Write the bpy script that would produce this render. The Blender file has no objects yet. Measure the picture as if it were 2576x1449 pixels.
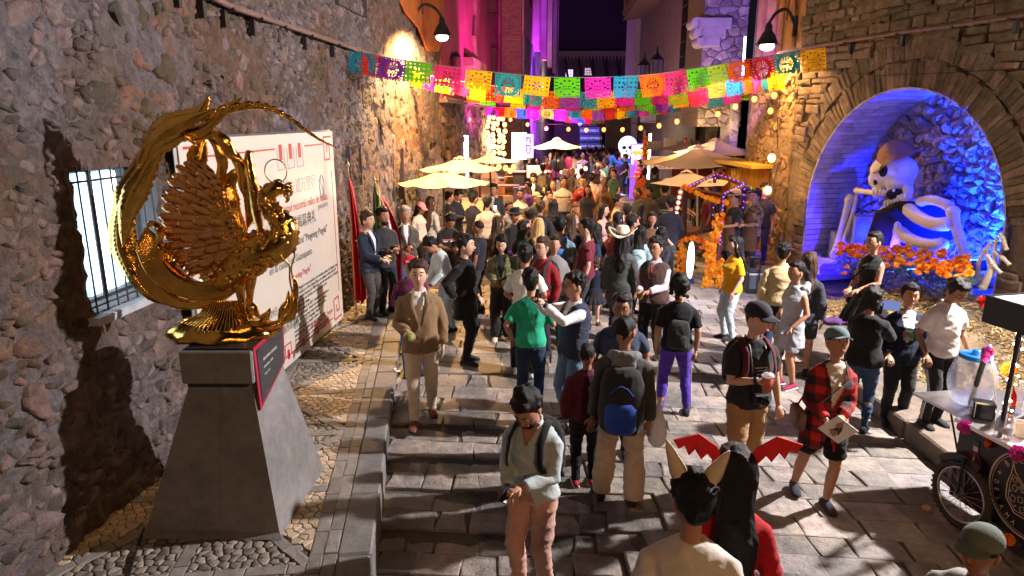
import bpy,math,random
import numpy as np
from mathutils import Vector,Matrix,noise
V=Vector;PI=math.pi
rad=math.radians
C=bpy.context.scene.collection
scene=bpy.context.scene
H,PITCH,F=3.45,rad(14),1718.0
cc,ss=math.cos(PITCH),math.sin(PITCH)
cam_d=bpy.data.cameras.new("camera");cam=bpy.data.objects.new("camera",cam_d);C.objects.link(cam)
cam.location=(0,0,H);cam.rotation_euler=(rad(90)-PITCH,0,0)
cam_d.lens=24.0;cam_d.sensor_width=36;cam_d.clip_end=500;cam_d.clip_start=0.05
scene.camera=cam
scene.view_settings.view_transform='Standard';scene.view_settings.look='None'
scene.view_settings.exposure=0.0;scene.view_settings.gamma=1
w=bpy.data.worlds.new("World");scene.world=w;w.use_nodes=True
bgn=w.node_tree.nodes['Background']
bgn.inputs[0].default_value=(0.42,0.40,0.62,1);bgn.inputs[1].default_value=0.016
def lamp(name,kind,loc,power,col,size=0.1,to=None,angle=90,blend=.5):
 d=bpy.data.lights.new(name,kind);d.energy=power;d.color=col
 if kind=='SPOT':
  d.spot_size=rad(angle);d.spot_blend=blend;d.shadow_soft_size=size
 elif kind=='POINT':d.shadow_soft_size=size
 else:d.size=size
 o=bpy.data.objects.new(name,d);C.objects.link(o);o.location=loc
 if to is not None:o.rotation_euler=(V(to)-V(loc)).to_track_quat('-Z','Y').to_euler()
 return o
L_KEY=(7.55,7.0,5.3)
lamp('street_lamp_light','SPOT',L_KEY,7400,(1.0,.93,.92),.10,(-1.0,5.4,0),140,.35)
lamp('street_lamp_glow','POINT',(7.45,7.1,5.25),330,(1.0,.72,.48),.10)
lamp('amber_lamp_light','POINT',(3.2,-5.5,5.6),1050,(1.0,.55,.24),.5)
lamp('amber_lamp_light','SPOT',(-1.50,16.3,5.15),3900,(1.0,.56,.20),.10,(-2.9,17.0,1.5),160,.3)
lamp('amber_lamp_light','SPOT',(5.40,15.4,4.85),1150,(1.0,.52,.15),.10,(6.1,15.9,1.0),155,.3)
lamp('magenta_flood','SPOT',(1.5,24,2.5),4600,(1.0,.08,.60),.2,(-2.2,31,9),85)
lamp('violet_flood','SPOT',(3.5,42,2.5),15000,(.42,.05,1.0),.3,(1.2,54,8),80)
lamp('violet_flood','SPOT',(4.2,15.0,4.2),1500,(.24,.10,1.0),.2,(6.2,21,5.6),75)
lamp('violet_flood','SPOT',(2.0,26,3),220,(.5,.2,.9),.2,(6.8,32,6),90)
lamp('blue_flood','SPOT',(7.62,10.85,.85),5200,(.002,.012,1.0),.05,(8.35,11.3,2.6),150)
lamp('blue_flood','SPOT',(7.30,12.35,.75),4200,(.004,.008,1.0),.08,(7.75,12.7,3.4),160)
lamp('blue_flood','SPOT',(6.7,11.6,.8),1500,(.05,.02,1.0),.08,(6.6,14.2,1.8),80)
lamp('cyan_flood','SPOT',(7.75,10.45,.8),800,(.03,.40,1.0),.05,(8.4,10.7,1.8),95)
lamp('stall_and_fill_light','SPOT',(-.2,20.0,3.1),900,(1.0,.62,.34),.25,(-.2,20,0),150,.4)
lamp('stall_and_fill_light','POINT',(-1.2,14.6,2.0),110,(1.0,.60,.30),.2)
lamp('stall_and_fill_light','SPOT',(1.2,27,3.4),1300,(1.0,.66,.42),.3,(1.2,27,0),150,.4)
lamp('stall_and_fill_light','SPOT',(-.6,33,2.9),1100,(1.0,.80,.85),.3,(-.6,33,0),155,.4)
lamp('stall_and_fill_light','POINT',(4.9,19.5,2.6),330,(1.0,.62,.22),.2)
lamp('stall_and_fill_light','POINT',(3.8,27.0,3.0),380,(1.0,.78,.55),.3)
lamp('stall_and_fill_light','POINT',(1.8,14.5,4.6),300,(1.0,.68,.40),.3)  # invented fill with no visible source, added to brighten the paper flags
lamp('violet_pool','SPOT',(4.0,33.5,5.5),2600,(.35,.25,1.0),.3,(4.3,33.0,0),60)
lamp('panel_glow','POINT',(3.35,12.6,.7),45,(.55,.68,1.0),.1)
lamp('sign_bounce','POINT',(3.0,56,5),900,(1.0,.7,.5),.5)
def ray(px,py):
 x,y=(px-1288)/F,(py-724.5)/F
 return V((x,cc-y*ss,-ss-y*cc))
def W(px,py,z):
 d=ray(px,py);k=(z-H)/d.z
 return V((d.x*k,d.y*k,z))
def WY(px,py,Y):
 d=ray(px,py);k=Y/d.y
 return V((d.x*k,Y,H+d.z*k))
def WP(px,py,o,n):
 d=ray(px,py);k=(V(o)-V((0,0,H))).dot(n)/d.dot(n)
 return V((0,0,H))+d*k
def tag(o,label=None,cat=None,group=None,kind=None):
 if label:o['label']=label
 if cat:o['category']=cat
 if group:o['group']=group
 if kind:o['kind']=kind
 return o
def empty(name,loc,label=None,cat=None,group=None,rz=0,kind=None):
 o=bpy.data.objects.new(name,None);C.objects.link(o);o.location=loc;o.rotation_euler=(0,0,rz)
 o.empty_display_size=.1
 return tag(o,label,cat,group,kind)
class MB:
 def __init__(s):s.v=[];s.f=[];s.a=[];s.cur=.5
 def add(s,vs,fs):
  b=len(s.v);s.v.extend(vs)
  for f in fs:s.f.append(tuple(i+b for i in f));s.a.append(s.cur)
 def box(s,c,size,rz=0,rx=0,ry=0,bev=0):
  x,y,z=[q/2 for q in size]
  R=Matrix.Rotation(rz,3,'Z')@Matrix.Rotation(ry,3,'Y')@Matrix.Rotation(rx,3,'X');c=V(c)
  if bev:
   b=min(bev,x*.9,y*.9,z*.9);vs=[];idx={}
   for sx in(-1,1):
    for sy in(-1,1):
     for sz in(-1,1):
      for ax in range(3):
       p=[sx*(x-b),sy*(y-b),sz*(z-b)]
       p[ax]=(sx*x,sy*y,sz*z)[ax]
       idx[(sx,sy,sz,ax)]=len(vs);vs.append(c+R@V(p))
   fs=[]
   for ax in range(3):
    o1,o2=[(1,2),(2,0),(0,1)][ax]
    for sg in(-1,1):
     q=[]
     for a,b_ in((-1,-1),(1,-1),(1,1),(-1,1)):
      k=[0,0,0];k[ax]=sg;k[o1]=a;k[o2]=b_;q.append(idx[(*k,ax)])
     fs.append(q if sg>0 else q[::-1])
   for ax in range(3):
    o1,o2=[(1,2),(2,0),(0,1)][ax]
    for a in(-1,1):
     for b_ in(-1,1):
      k0=[0,0,0];k0[ax]=-1;k0[o1]=a;k0[o2]=b_
      k1=list(k0);k1[ax]=1
      fs.append((idx[(*k0,o1)],idx[(*k1,o1)],idx[(*k1,o2)],idx[(*k0,o2)]))
   for sx in(-1,1):
    for sy in(-1,1):
     for sz in(-1,1):fs.append(tuple(idx[(sx,sy,sz,a)]for a in range(3)))
   s.add(vs,fs);return s
  vs=[c+R@V((i*x,j*y,k*z))for i in(-1,1)for j in(-1,1)for k in(-1,1)]
  s.add(vs,[(0,1,3,2),(4,6,7,5),(0,4,5,1),(2,3,7,6),(0,2,6,4),(1,5,7,3)]);return s
 def tube(s,pts,r,n=8,cap=True,flat=1.0,up=None):
  pts=[V(p)for p in pts];m=len(pts)
  rr=r if isinstance(r,(list,tuple))else[r]*m
  vs=[];prev=None
  for i,p in enumerate(pts):
   t=(pts[min(i+1,m-1)]-pts[max(i-1,0)])
   t=t.normalized()if t.length>1e-9 else V((0,0,1))
   if prev is None:
    u=V(up)if up is not None else(V((0,0,1))if abs(t.z)<.9 else V((0,1,0)))
   else:u=prev
   u=(u-t*u.dot(t));u=u.normalized()if u.length>1e-6 else t.orthogonal().normalized()
   prev=u;q=t.cross(u)
   r1=rr[i]if not isinstance(rr[i],tuple)else rr[i][0];r2=r1*flat if not isinstance(rr[i],tuple)else rr[i][1]
   for k in range(n):
    a=2*PI*k/n;vs.append(p+q*(r1*math.cos(a))+u*(r2*math.sin(a)))
  fs=[(i*n+k,i*n+(k+1)%n,(i+1)*n+(k+1)%n,(i+1)*n+k)for i in range(m-1)for k in range(n)]
  if cap:fs+=[tuple(range(n))[::-1],tuple(range((m-1)*n,m*n))]
  s.add(vs,fs);return s
 def rings(s,rs,n=16,cap=True):
  vs=[]
  for c,ax,ay in rs:
   for k in range(n):
    a=2*PI*k/n;vs.append(V(c)+V(ax)*math.cos(a)+V(ay)*math.sin(a))
  m=len(rs)
  fs=[(i*n+k,i*n+(k+1)%n,(i+1)*n+(k+1)%n,(i+1)*n+k)for i in range(m-1)for k in range(n)]
  if cap:fs+=[tuple(range(n))[::-1],tuple(range((m-1)*n,m*n))]
  s.add(vs,fs);return s
 def lathe(s,prof,c=(0,0,0),n=20,cap=True,M=None):
  c=V(c);vs=[]
  for r,z in prof:
   for k in range(n):
    a=2*PI*k/n;p=V((r*math.cos(a),r*math.sin(a),z));vs.append(c+(M@p if M else p))
  m=len(prof)
  fs=[(i*n+k,i*n+(k+1)%n,(i+1)*n+(k+1)%n,(i+1)*n+k)for i in range(m-1)for k in range(n)]
  if cap:fs+=[tuple(range(n))[::-1],tuple(range((m-1)*n,m*n))]
  s.add(vs,fs);return s
 def ball(s,c,r,nu=12,nv=8,M=None,fn=None):
  c=V(c);r=V(r)if isinstance(r,(tuple,list,V))else V((r,r,r));vs=[]
  def P(th,ph):
   d=V((math.sin(th)*math.cos(ph),math.sin(th)*math.sin(ph),math.cos(th)))
   p=V((d.x*r.x,d.y*r.y,d.z*r.z))
   if fn:p=fn(p,d)
   return c+(M@p if M else p)
  vs.append(P(0,0))
  for i in range(1,nv):
   for k in range(nu):vs.append(P(PI*i/nv,2*PI*k/nu))
  vs.append(P(PI,0));fs=[(0,1+k,1+(k+1)%nu)for k in range(nu)]
  for i in range(nv-2):
   for k in range(nu):
    a=1+i*nu;fs.append((a+k,a+nu+k,a+nu+(k+1)%nu,a+(k+1)%nu))
  L=len(vs)-1;a=1+(nv-2)*nu;fs+=[(a+k,L,a+(k+1)%nu)for k in range(nu)]
  s.add(vs,fs);return s
 def prism(s,poly,o,U,Vv,N,h0,h1):
  o,U,Vv,N=V(o),V(U),V(Vv),V(N);n=len(poly)
  vs=[o+U*a+Vv*b+N*h0 for a,b in poly]+[o+U*a+Vv*b+N*h1 for a,b in poly]
  s.add(vs,[tuple(range(n))[::-1],tuple(range(n,2*n))]+[(i,(i+1)%n,n+(i+1)%n,n+i)for i in range(n)]);return s
 def quad(s,a,b,c,d):s.add([V(a),V(b),V(c),V(d)],[(0,1,2,3)]);return s
 def mesh(s,name='mesh',smooth=False):
  me=bpy.data.meshes.new(name)
  me.from_pydata([tuple(p)for p in s.v],[],s.f)
  at=me.attributes.new('rnd','FLOAT','FACE');at.data.foreach_set('value',s.a)
  if smooth:me.polygons.foreach_set('use_smooth',[True]*len(me.polygons))
  return me
 def build(s,name,m=None,parent=None,smooth=False,loc=None,world=True,**kw):
  """verts are world coordinates unless world=False; the object's origin sits on its parent (or loc)"""
  org=V(loc)if loc is not None else(parent.matrix_basis.translation.copy()if(parent is not None and world)else V((0,0,0)))
  if world and org.length>0:
   s.v=[V(p)-org for p in s.v]
  o=bpy.data.objects.new(name,s.mesh(name,smooth));C.objects.link(o)
  if m is not None:o.data.materials.append(m)
  if parent is not None:o.parent=parent
  elif loc is not None:o.location=loc
  return tag(o,kw.get('label'),kw.get('cat'),kw.get('group'),kw.get('kind'))
def sub(o,me_or_mb,name,m,smooth=False,kind=None,label=None):
 me=me_or_mb.mesh(name,smooth)if isinstance(me_or_mb,MB)else me_or_mb
 q=bpy.data.objects.new(name,me);C.objects.link(q);q.parent=o
 if m is not None and len(me.materials)==0:me.materials.append(m)
 return tag(q,kind=kind,label=label)
def copy_tree(o,parent=None):
 c=o.copy();C.objects.link(c)
 if parent is not None:c.parent=parent
 for ch in list(o.children):copy_tree(ch,c)
 return c
def set_mat(o,m):
 o.material_slots[0].link='OBJECT';o.material_slots[0].material=m
def text(s,size,m,parent,M,align='LEFT',name='lettering',ext=.001,sx=1.0):
 cu=bpy.data.curves.new(name,'FONT');cu.body=s;cu.size=size;cu.extrude=ext;cu.align_x=align
 cu.resolution_u=2
 o=bpy.data.objects.new(name,cu);C.objects.link(o);cu.materials.append(m)
 o.parent=parent;o.matrix_local=M@Matrix.Diagonal((sx,1,1,1));return o
def frameM(o,U,Vv):
 U=V(U).normalized();Vv=V(Vv).normalized();N=U.cross(Vv)
 M=Matrix((U,Vv,N)).transposed().to_4x4();M.translation=V(o);return M
_mc={}
def mat(name,col,rough=.75,var=.2,bump=.0,scale=10,metal=0,tint=.0,dist=.01,emit=0,emcol=None,spec=.4,col2=None,c2=.5,trans=0,alpha=1,scale2=None,sheen=0,subs=0,anis=None,rv=0):
 if name in _mc:return _mc[name]
 m=bpy.data.materials.new(name);m.use_nodes=True;nt=m.node_tree;b=nt.nodes['Principled BSDF']
 N=nt.nodes.new;Lk=nt.links.new
 b.inputs['Roughness'].default_value=rough;b.inputs['Metallic'].default_value=metal
 b.inputs['Specular IOR Level'].default_value=spec
 if trans:b.inputs['Transmission Weight'].default_value=trans;b.inputs['IOR'].default_value=1.2
 if alpha<1:b.inputs['Alpha'].default_value=alpha
 if sheen:b.inputs['Sheen Weight'].default_value=sheen
 if subs:
  b.inputs['Subsurface Weight'].default_value=subs;b.inputs['Subsurface Radius'].default_value=(.02,.008,.004)
 b.inputs['Base Color'].default_value=(*col,1)
 if emit:
  b.inputs['Emission Color'].default_value=(*(emcol or col),1);b.inputs['Emission Strength'].default_value=emit
 if var or bump or tint or col2:
  tc=N('ShaderNodeTexCoord')
  n1=N('ShaderNodeTexNoise');n1.inputs['Scale'].default_value=scale;n1.inputs['Detail'].default_value=5;n1.inputs['Roughness'].default_value=.65
  vec=tc.outputs['Object']
  if anis:
   mp=N('ShaderNodeMapping');mp.inputs['Scale'].default_value=anis;Lk(vec,mp.inputs[0]);vec=mp.outputs[0]
  Lk(vec,n1.inputs['Vector'])
  hsv=N('ShaderNodeHueSaturation');hsv.inputs['Color'].default_value=(*col,1)
  if col2:
   n3=N('ShaderNodeTexNoise');n3.inputs['Scale'].default_value=scale2 or scale*.3;n3.inputs['Detail'].default_value=4;Lk(vec,n3.inputs['Vector'])
   rp=N('ShaderNodeValToRGB');rp.color_ramp.elements[0].position=c2-.12;rp.color_ramp.elements[1].position=c2+.12
   rp.color_ramp.elements[0].color=(*col,1);rp.color_ramp.elements[1].color=(*col2,1)
   Lk(n3.outputs[0],rp.inputs[0]);Lk(rp.outputs[0],hsv.inputs['Color'])
  mr=N('ShaderNodeMapRange');mr.inputs[1].default_value=.25;mr.inputs[2].default_value=.75
  mr.inputs[3].default_value=1-var;mr.inputs[4].default_value=1+var
  Lk(n1.outputs[0],mr.inputs[0]);last=mr.outputs[0]
  if tint:
   at=N('ShaderNodeAttribute');at.attribute_name='rnd'
   m2=N('ShaderNodeMapRange');m2.inputs[3].default_value=1-tint;m2.inputs[4].default_value=1+tint
   Lk(at.outputs['Fac'],m2.inputs[0])
   mu=N('ShaderNodeMath');mu.operation='MULTIPLY';Lk(last,mu.inputs[0]);Lk(m2.outputs[0],mu.inputs[1]);last=mu.outputs[0]
   m3=N('ShaderNodeMapRange');m3.inputs[3].default_value=.5+tint*.07;m3.inputs[4].default_value=.5-tint*.05
   Lk(at.outputs['Fac'],m3.inputs[0]);Lk(m3.outputs[0],hsv.inputs['Hue'])
  Lk(last,hsv.inputs['Value']);Lk(hsv.outputs[0],b.inputs['Base Color'])
  if rv:
   m4=N('ShaderNodeMapRange');m4.inputs[1].default_value=.3;m4.inputs[2].default_value=.7
   m4.inputs[3].default_value=rough-rv;m4.inputs[4].default_value=rough+rv;Lk(n1.outputs[0],m4.inputs[0]);Lk(m4.outputs[0],b.inputs['Roughness'])
  if bump:
   n2=N('ShaderNodeTexNoise');n2.inputs['Scale'].default_value=scale*3.3;n2.inputs['Detail'].default_value=6;n2.inputs['Roughness'].default_value=.7
   Lk(vec,n2.inputs['Vector'])
   ad=N('ShaderNodeMath');ad.operation='ADD';Lk(n1.outputs[0],ad.inputs[0]);Lk(n2.outputs[0],ad.inputs[1])
   bp=N('ShaderNodeBump');bp.inputs['Strength'].default_value=bump;bp.inputs['Distance'].default_value=dist
   Lk(ad.outputs[0],bp.inputs['Height']);Lk(bp.outputs[0],b.inputs['Normal'])
 _mc[name]=m;return m
def cloth(col,rough=.85):
 return mat('cloth_%02d%02d%02d'%tuple(int(q*99)for q in col),col,rough,.16,.35,14,dist=.012,spec=.2,sheen=.1)
def glow(name,col,k):
 return mat(name,col,.5,0,emit=k,emcol=col)
def pattern(name,build):
 if name in _mc:return _mc[name]
 m=bpy.data.materials.new(name);m.use_nodes=True;build(m.node_tree,m.node_tree.nodes['Principled BSDF']);_mc[name]=m;return m
def band_mat(name,axis,stops,rough=.85,freq=None):
 """stops: [(pos, colour)] along a local axis in metres (constant steps)"""
 def b(nt,p):
  tc=nt.nodes.new('ShaderNodeTexCoord');sp=nt.nodes.new('ShaderNodeSeparateXYZ');nt.links.new(tc.outputs['Object'],sp.inputs[0])
  lo,hi=stops[0][0],stops[-1][0]+1e-3
  mr=nt.nodes.new('ShaderNodeMapRange');mr.inputs[1].default_value=lo;mr.inputs[2].default_value=hi
  nt.links.new(sp.outputs[axis],mr.inputs[0]);src=mr.outputs[0]
  if freq:
   mm=nt.nodes.new('ShaderNodeMath');mm.operation='FRACT';m0=nt.nodes.new('ShaderNodeMath');m0.operation='MULTIPLY';m0.inputs[1].default_value=freq
   nt.links.new(sp.outputs[axis],m0.inputs[0]);nt.links.new(m0.outputs[0],mm.inputs[0]);src=mm.outputs[0]
  rp=nt.nodes.new('ShaderNodeValToRGB');rp.color_ramp.interpolation='CONSTANT';el=rp.color_ramp.elements
  while len(el)>1:el.remove(el[-1])
  for i,(q,c)in enumerate(stops):
   t=(q-lo)/(hi-lo)if not freq else q
   e=el[0]if i==0 else el.new(min(1,t))
   e.position=min(1,t);e.color=(*c,1)
  nt.links.new(src,rp.inputs[0]);nt.links.new(rp.outputs[0],p.inputs['Base Color']);p.inputs['Roughness'].default_value=rough
 return pattern(name,b)
def plaid_mat():
 def b(nt,p):
  N=nt.nodes.new;Lk=nt.links.new
  tc=N('ShaderNodeTexCoord');sp=N('ShaderNodeSeparateXYZ');Lk(tc.outputs['Object'],sp.inputs[0])
  fs=[]
  for ax,fq in((0,7.0),(2,7.0)):
   m0=N('ShaderNodeMath');m0.operation='MULTIPLY';m0.inputs[1].default_value=fq;Lk(sp.outputs[ax],m0.inputs[0])
   m1=N('ShaderNodeMath');m1.operation='FRACT';Lk(m0.outputs[0],m1.inputs[0])
   m2=N('ShaderNodeMath');m2.operation='GREATER_THAN';m2.inputs[1].default_value=.5;Lk(m1.outputs[0],m2.inputs[0]);fs.append(m2)
  ad=N('ShaderNodeMath');ad.operation='ADD';Lk(fs[0].outputs[0],ad.inputs[0]);Lk(fs[1].outputs[0],ad.inputs[1])
  dv=N('ShaderNodeMath');dv.operation='MULTIPLY';dv.inputs[1].default_value=.5;Lk(ad.outputs[0],dv.inputs[0])
  rp=N('ShaderNodeValToRGB');rp.color_ramp.interpolation='CONSTANT';el=rp.color_ramp.elements
  el[0].color=(.5,.015,.012,1);el[1].position=.4;el[1].color=(.16,.006,.006,1);e=el.new(.8);e.color=(.012,.01,.01,1)
  Lk(dv.outputs[0],rp.inputs[0]);Lk(rp.outputs[0],p.inputs['Base Color']);p.inputs['Roughness'].default_value=.9
 return pattern('plaid_flannel',b)
BLACK=mat('black_paint',(.012,.012,.013),.45,.2,.1,20)
IRON=mat('dark_iron',(.03,.03,.035),.5,.3,.2,25,metal=.4)
STEEL=mat('brushed_steel',(.55,.55,.58),.28,.1,.0,20,metal=1)
WOOD=mat('brown_wood',(.16,.07,.03),.6,.3,.3,8,anis=(8,8,1))
WHITEP=mat('white_paint',(.75,.74,.72),.6,.08,.1,12)
GLASS=mat('clear_glass',(.9,.95,1),.06,0,trans=.9,alpha=.35)
def clip(poly,nx,ny,d):
 out=[];n=len(poly)
 for i in range(n):
  a,b=poly[i],poly[(i+1)%n];da=nx*a[0]+ny*a[1]-d;db=nx*b[0]+ny*b[1]-d
  if da<=0:out.append(a)
  if(da<0)!=(db<0)and abs(da-db)>1e-12:
   t=da/(da-db);out.append((a[0]+(b[0]-a[0])*t,a[1]+(b[1]-a[1])*t))
 return out
def voronoi(pts,cell,box,aspect=1.0):
 P=[(p[0]/aspect,p[1])for p in pts];x0,y0,x1,y1=box;x0/=aspect;x1/=aspect
 g={}
 for i,p in enumerate(P):g.setdefault((int(p[0]//cell),int(p[1]//cell)),[]).append(i)
 res=[]
 for i,p in enumerate(P):
  R=cell*2.2;poly=[(max(x0,p[0]-R),max(y0,p[1]-R)),(min(x1,p[0]+R),max(y0,p[1]-R)),(min(x1,p[0]+R),min(y1,p[1]+R)),(max(x0,p[0]-R),min(y1,p[1]+R))]
  gx,gy=int(p[0]//cell),int(p[1]//cell)
  for a in range(-2,3):
   for b in range(-2,3):
    for j in g.get((gx+a,gy+b),()):
     if j==i or len(poly)<3:continue
     q=P[j];nx,ny=q[0]-p[0],q[1]-p[1]
     poly=clip(poly,nx,ny,(q[0]**2+q[1]**2-p[0]**2-p[1]**2)/2)
  res.append([(a*aspect,b)for a,b in poly]if len(poly)>=3 else None)
 return res
def jitter_pts(rng,box,cell,aspect=1.0,jit=.8):
 x0,y0,x1,y1=box;out=[];j=0;y=y0
 while y<y1:
  x=x0+(j%2)*.5*cell*aspect
  while x<x1:
   out.append((x+rng.uniform(-.5,.5)*cell*aspect*jit,y+rng.uniform(-.5,.5)*cell*jit));x+=cell*aspect
  y+=cell;j+=1
 return out
def inset(poly,d):
 cx=sum(p[0]for p in poly)/len(poly);cy=sum(p[1]for p in poly)/len(poly)
 out=[]
 for a,b in poly:
  l=math.hypot(a-cx,b-cy)or 1;k=max(.2,1-d/l);out.append((cx+(a-cx)*k,cy+(b-cy)*k))
 return out
def rough_poly(poly,rng,amp,minlen=.12):
 out=[]
 for i in range(len(poly)):
  a,b=poly[i],poly[(i+1)%len(poly)];out.append((a[0]+rng.uniform(-amp,amp)*.5,a[1]+rng.uniform(-amp,amp)*.5));L=math.hypot(b[0]-a[0],b[1]-a[1])
  if L>minlen:
   t=rng.uniform(.35,.65);out.append((a[0]+(b[0]-a[0])*t+rng.uniform(-amp,amp),a[1]+(b[1]-a[1])*t+rng.uniform(-amp,amp)))
 return out
def stone(mb,poly,fr,rng,gap=.012,h=.05,deep=.06,bev=.02,amp=.01,dome=0.3,tilt=.0,hoff=None):
 """one dressed or rubble stone on the frame fr=(o,U,V,N)"""
 o,U,Vv,N=fr
 p0=rough_poly(inset(poly,gap),rng,amp);n=len(p0)
 cx=sum(p[0]for p in p0)/n;cy=sum(p[1]for p in p0)/n
 p1=inset(p0,bev);hh=h*rng.uniform(.6,1.35);p2=[((a-cx)*.55+cx,(b-cy)*.55+cy)for a,b in p1]
 ta,tb=rng.uniform(-tilt,tilt),rng.uniform(-tilt,tilt)
 if hoff:o=o+N*hoff(cx,cy)
 P=lambda a,b,k:o+U*a+Vv*b+N*(k+(a-cx)*ta+(b-cy)*tb)
 vs=[P(a,b,-deep)for a,b in p0]+[P(a,b,hh*.45+rng.uniform(-.2,.2)*h)for a,b in p0]+[P(a,b,hh*(1-dome*.5)+rng.uniform(-.25,.25)*bev)for a,b in p1]+[P(a,b,hh+rng.uniform(-.3,.3)*bev)for a,b in p2]
 fs=[]
 for r in range(3):fs+=[(r*n+i,r*n+(i+1)%n,(r+1)*n+(i+1)%n,(r+1)*n+i)for i in range(n)]
 fs.append(tuple(range(3*n,4*n)))
 mb.cur=rng.random();mb.add(vs,fs)
def lay(polys,fr,rng,parent,m,name,stuff_name,smooth=False,limit=300,minpx=10,split=True,**kw):
 """largest in view as parts of their own, the rest joined as stuff"""
 o,U,Vv,N=fr;items=[]
 for poly in polys:
  if not poly:continue
  ar=abs(sum(poly[i][0]*poly[(i+1)%len(poly)][1]-poly[(i+1)%len(poly)][0]*poly[i][1]for i in range(len(poly))))/2
  if ar<.0006:continue
  cx=sum(p[0]for p in poly)/len(poly);cy=sum(p[1]for p in poly)/len(poly)
  p=o+U*cx+Vv*cy;d=p-V((0,0,H));f=d.y*cc-d.z*ss
  if f<.5:vis=0
  else:
   x=1288+F*d.x/f;y=724.5-F*(d.y*ss+d.z*cc)/f
   vis=(ar*abs(d.normalized().dot(N))/f/f)if-60<x<2640 and-60<y<1510 else ar/f/f*1e-3
  items.append((vis,poly))
 items.sort(key=lambda t:-t[0]);rest=MB();org=parent.matrix_basis.translation if parent is not None else V((0,0,0))
 ol=V(o)-org
 for i,(vis,poly)in enumerate(items):
  if i<limit and split and vis>0:
   b=MB();stone(b,poly,(ol,U,Vv,N),rng,**kw);q=b.build(name,m,parent,smooth,world=False)
  else:stone(rest,poly,(ol,U,Vv,N),rng,**kw)
 if rest.v:rest.build(stuff_name,m,parent,smooth,world=False,kind='stuff')
# GROUND
KA=rad(-6.6)
KU=V((math.cos(KA),math.sin(KA),0))if False else V((math.cos(-KA)*1,0,0))
kd=V((math.sin(KA),math.cos(KA),0));kr=V((math.cos(KA),-math.sin(KA),0))
K0=V((-1.10,4.63,0))
def kerb_x(y):return K0.x+(y-K0.y)*math.tan(KA)
RISE=[7.35,6.7,6.1,5.5,4.95,4.42,3.9]
def step_w(x):t=min(1,max(0,(1.9-x)/2.2));return t*t*(3-2*t)
def gz(x,y):
 if x<kerb_x(y)and y<15.8:return .15
 if x>4.35 and 4.0<y<12.2:return .2+mound(x,y)
 yy=y+(x+1.2)*.10
 n=sum(1 for r in RISE if yy<r)
 return-.05*n*step_w(x)
def mound(x,y):
 wx=6.1+(15.1-y)*.236;t=(x-5.1)/max(.3,wx-5.1);t=min(1,max(0,t));t=t*t*(3-2*t)
 e=min(1,max(0,(12.1-y)/1.0))*min(1,max(0,(y-6.2)/1.5))
 return t*.55*e
b=MB();g=0
b.quad((-60,-15,-1.2),(60,-15,-1.2),(60,120,-1.2),(-60,120,-1.2));b.build('ground',mat('earth',(.10,.09,.08),.9,.2,.3,3),kind='structure')
stM=mat('paving_stone',(.29,.245,.205),.58,.45,1.0,9,tint=.36,dist=.016,spec=.35,col2=(.17,.155,.15),scale2=1.6,rv=.18)
jointM=mat('joint_dirt',(.085,.075,.066),.95,.3,.5,20)
street=empty('street',(0,0,0),kind='structure')
b=MB();xs=[-3.2+.25*i for i in range(60)];ys=[2.2+.25*i for i in range(60)]
def gbase(x,y):
 yy=y+(x+1.2)*.10;s=0
 for r in RISE:s+=min(1,max(0,(r+.05-yy)/.25))
 return-.05*s*step_w(x)-.022
vs=[(x,y,gbase(x,y))for y in ys for x in xs];n=len(xs)
b.add([V(v)for v in vs],[(j*n+i,j*n+i+1,(j+1)*n+i+1,(j+1)*n+i)for j in range(len(ys)-1)for i in range(n-1)])
b.quad((-3,16.95,-.045),(11.5,16.95,-.045),(11.5,30,-.045),(-3,30,-.045))
b.build('joint_bed',jointM,street)
def farpave(nt,p):
 N=nt.nodes.new;Lk=nt.links.new
 tc=N('ShaderNodeTexCoord');br=N('ShaderNodeTexBrick');br.inputs['Scale'].default_value=1.6;br.inputs['Mortar Size'].default_value=.02;br.inputs['Mortar Smooth'].default_value=.4
 br.inputs['Color1'].default_value=(.22,.20,.18,1);br.inputs['Color2'].default_value=(.14,.13,.13,1);br.inputs['Mortar'].default_value=(.06,.055,.05,1)
 no=N('ShaderNodeTexNoise');no.inputs['Scale'].default_value=1.3;mx=N('ShaderNodeMixRGB');mx.blend_type='ADD';mx.inputs[0].default_value=.25
 Lk(tc.outputs['Object'],mx.inputs[1]);Lk(no.outputs['Color'],mx.inputs[2]);Lk(mx.outputs[0],br.inputs['Vector']);Lk(tc.outputs['Object'],no.inputs['Vector'])
 Lk(br.outputs['Color'],p.inputs['Base Color']);p.inputs['Roughness'].default_value=.5
 bp=N('ShaderNodeBump');bp.inputs['Strength'].default_value=.6;bp.inputs['Distance'].default_value=.02;Lk(br.outputs['Fac'],bp.inputs['Height']);bp.invert=True;Lk(bp.outputs[0],p.inputs['Normal'])
b=MB();b.quad((-4.5,30,-.02),(16,30,-.02),(24,110,-.02),(-4.5,110,-.02));b.quad((-4.5,2,-.9),(30,2,-.9),(30,-12,-.9),(-4.5,-12,-.9))
b.build('far_roadway',pattern('far_paving',farpave),street)
rng=random.Random(5)
near,farst=[],[]
y=2.9
rows=[]
for r in RISE[::-1]:
 while y<r-.02:rows.append((y,r if r-y<.42 else y+(r-y)/2));y=rows[-1][1]
while y<30:d=rng.uniform(.26,.44);rows.append((y,y+d));y+=d
st_items=[]
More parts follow.
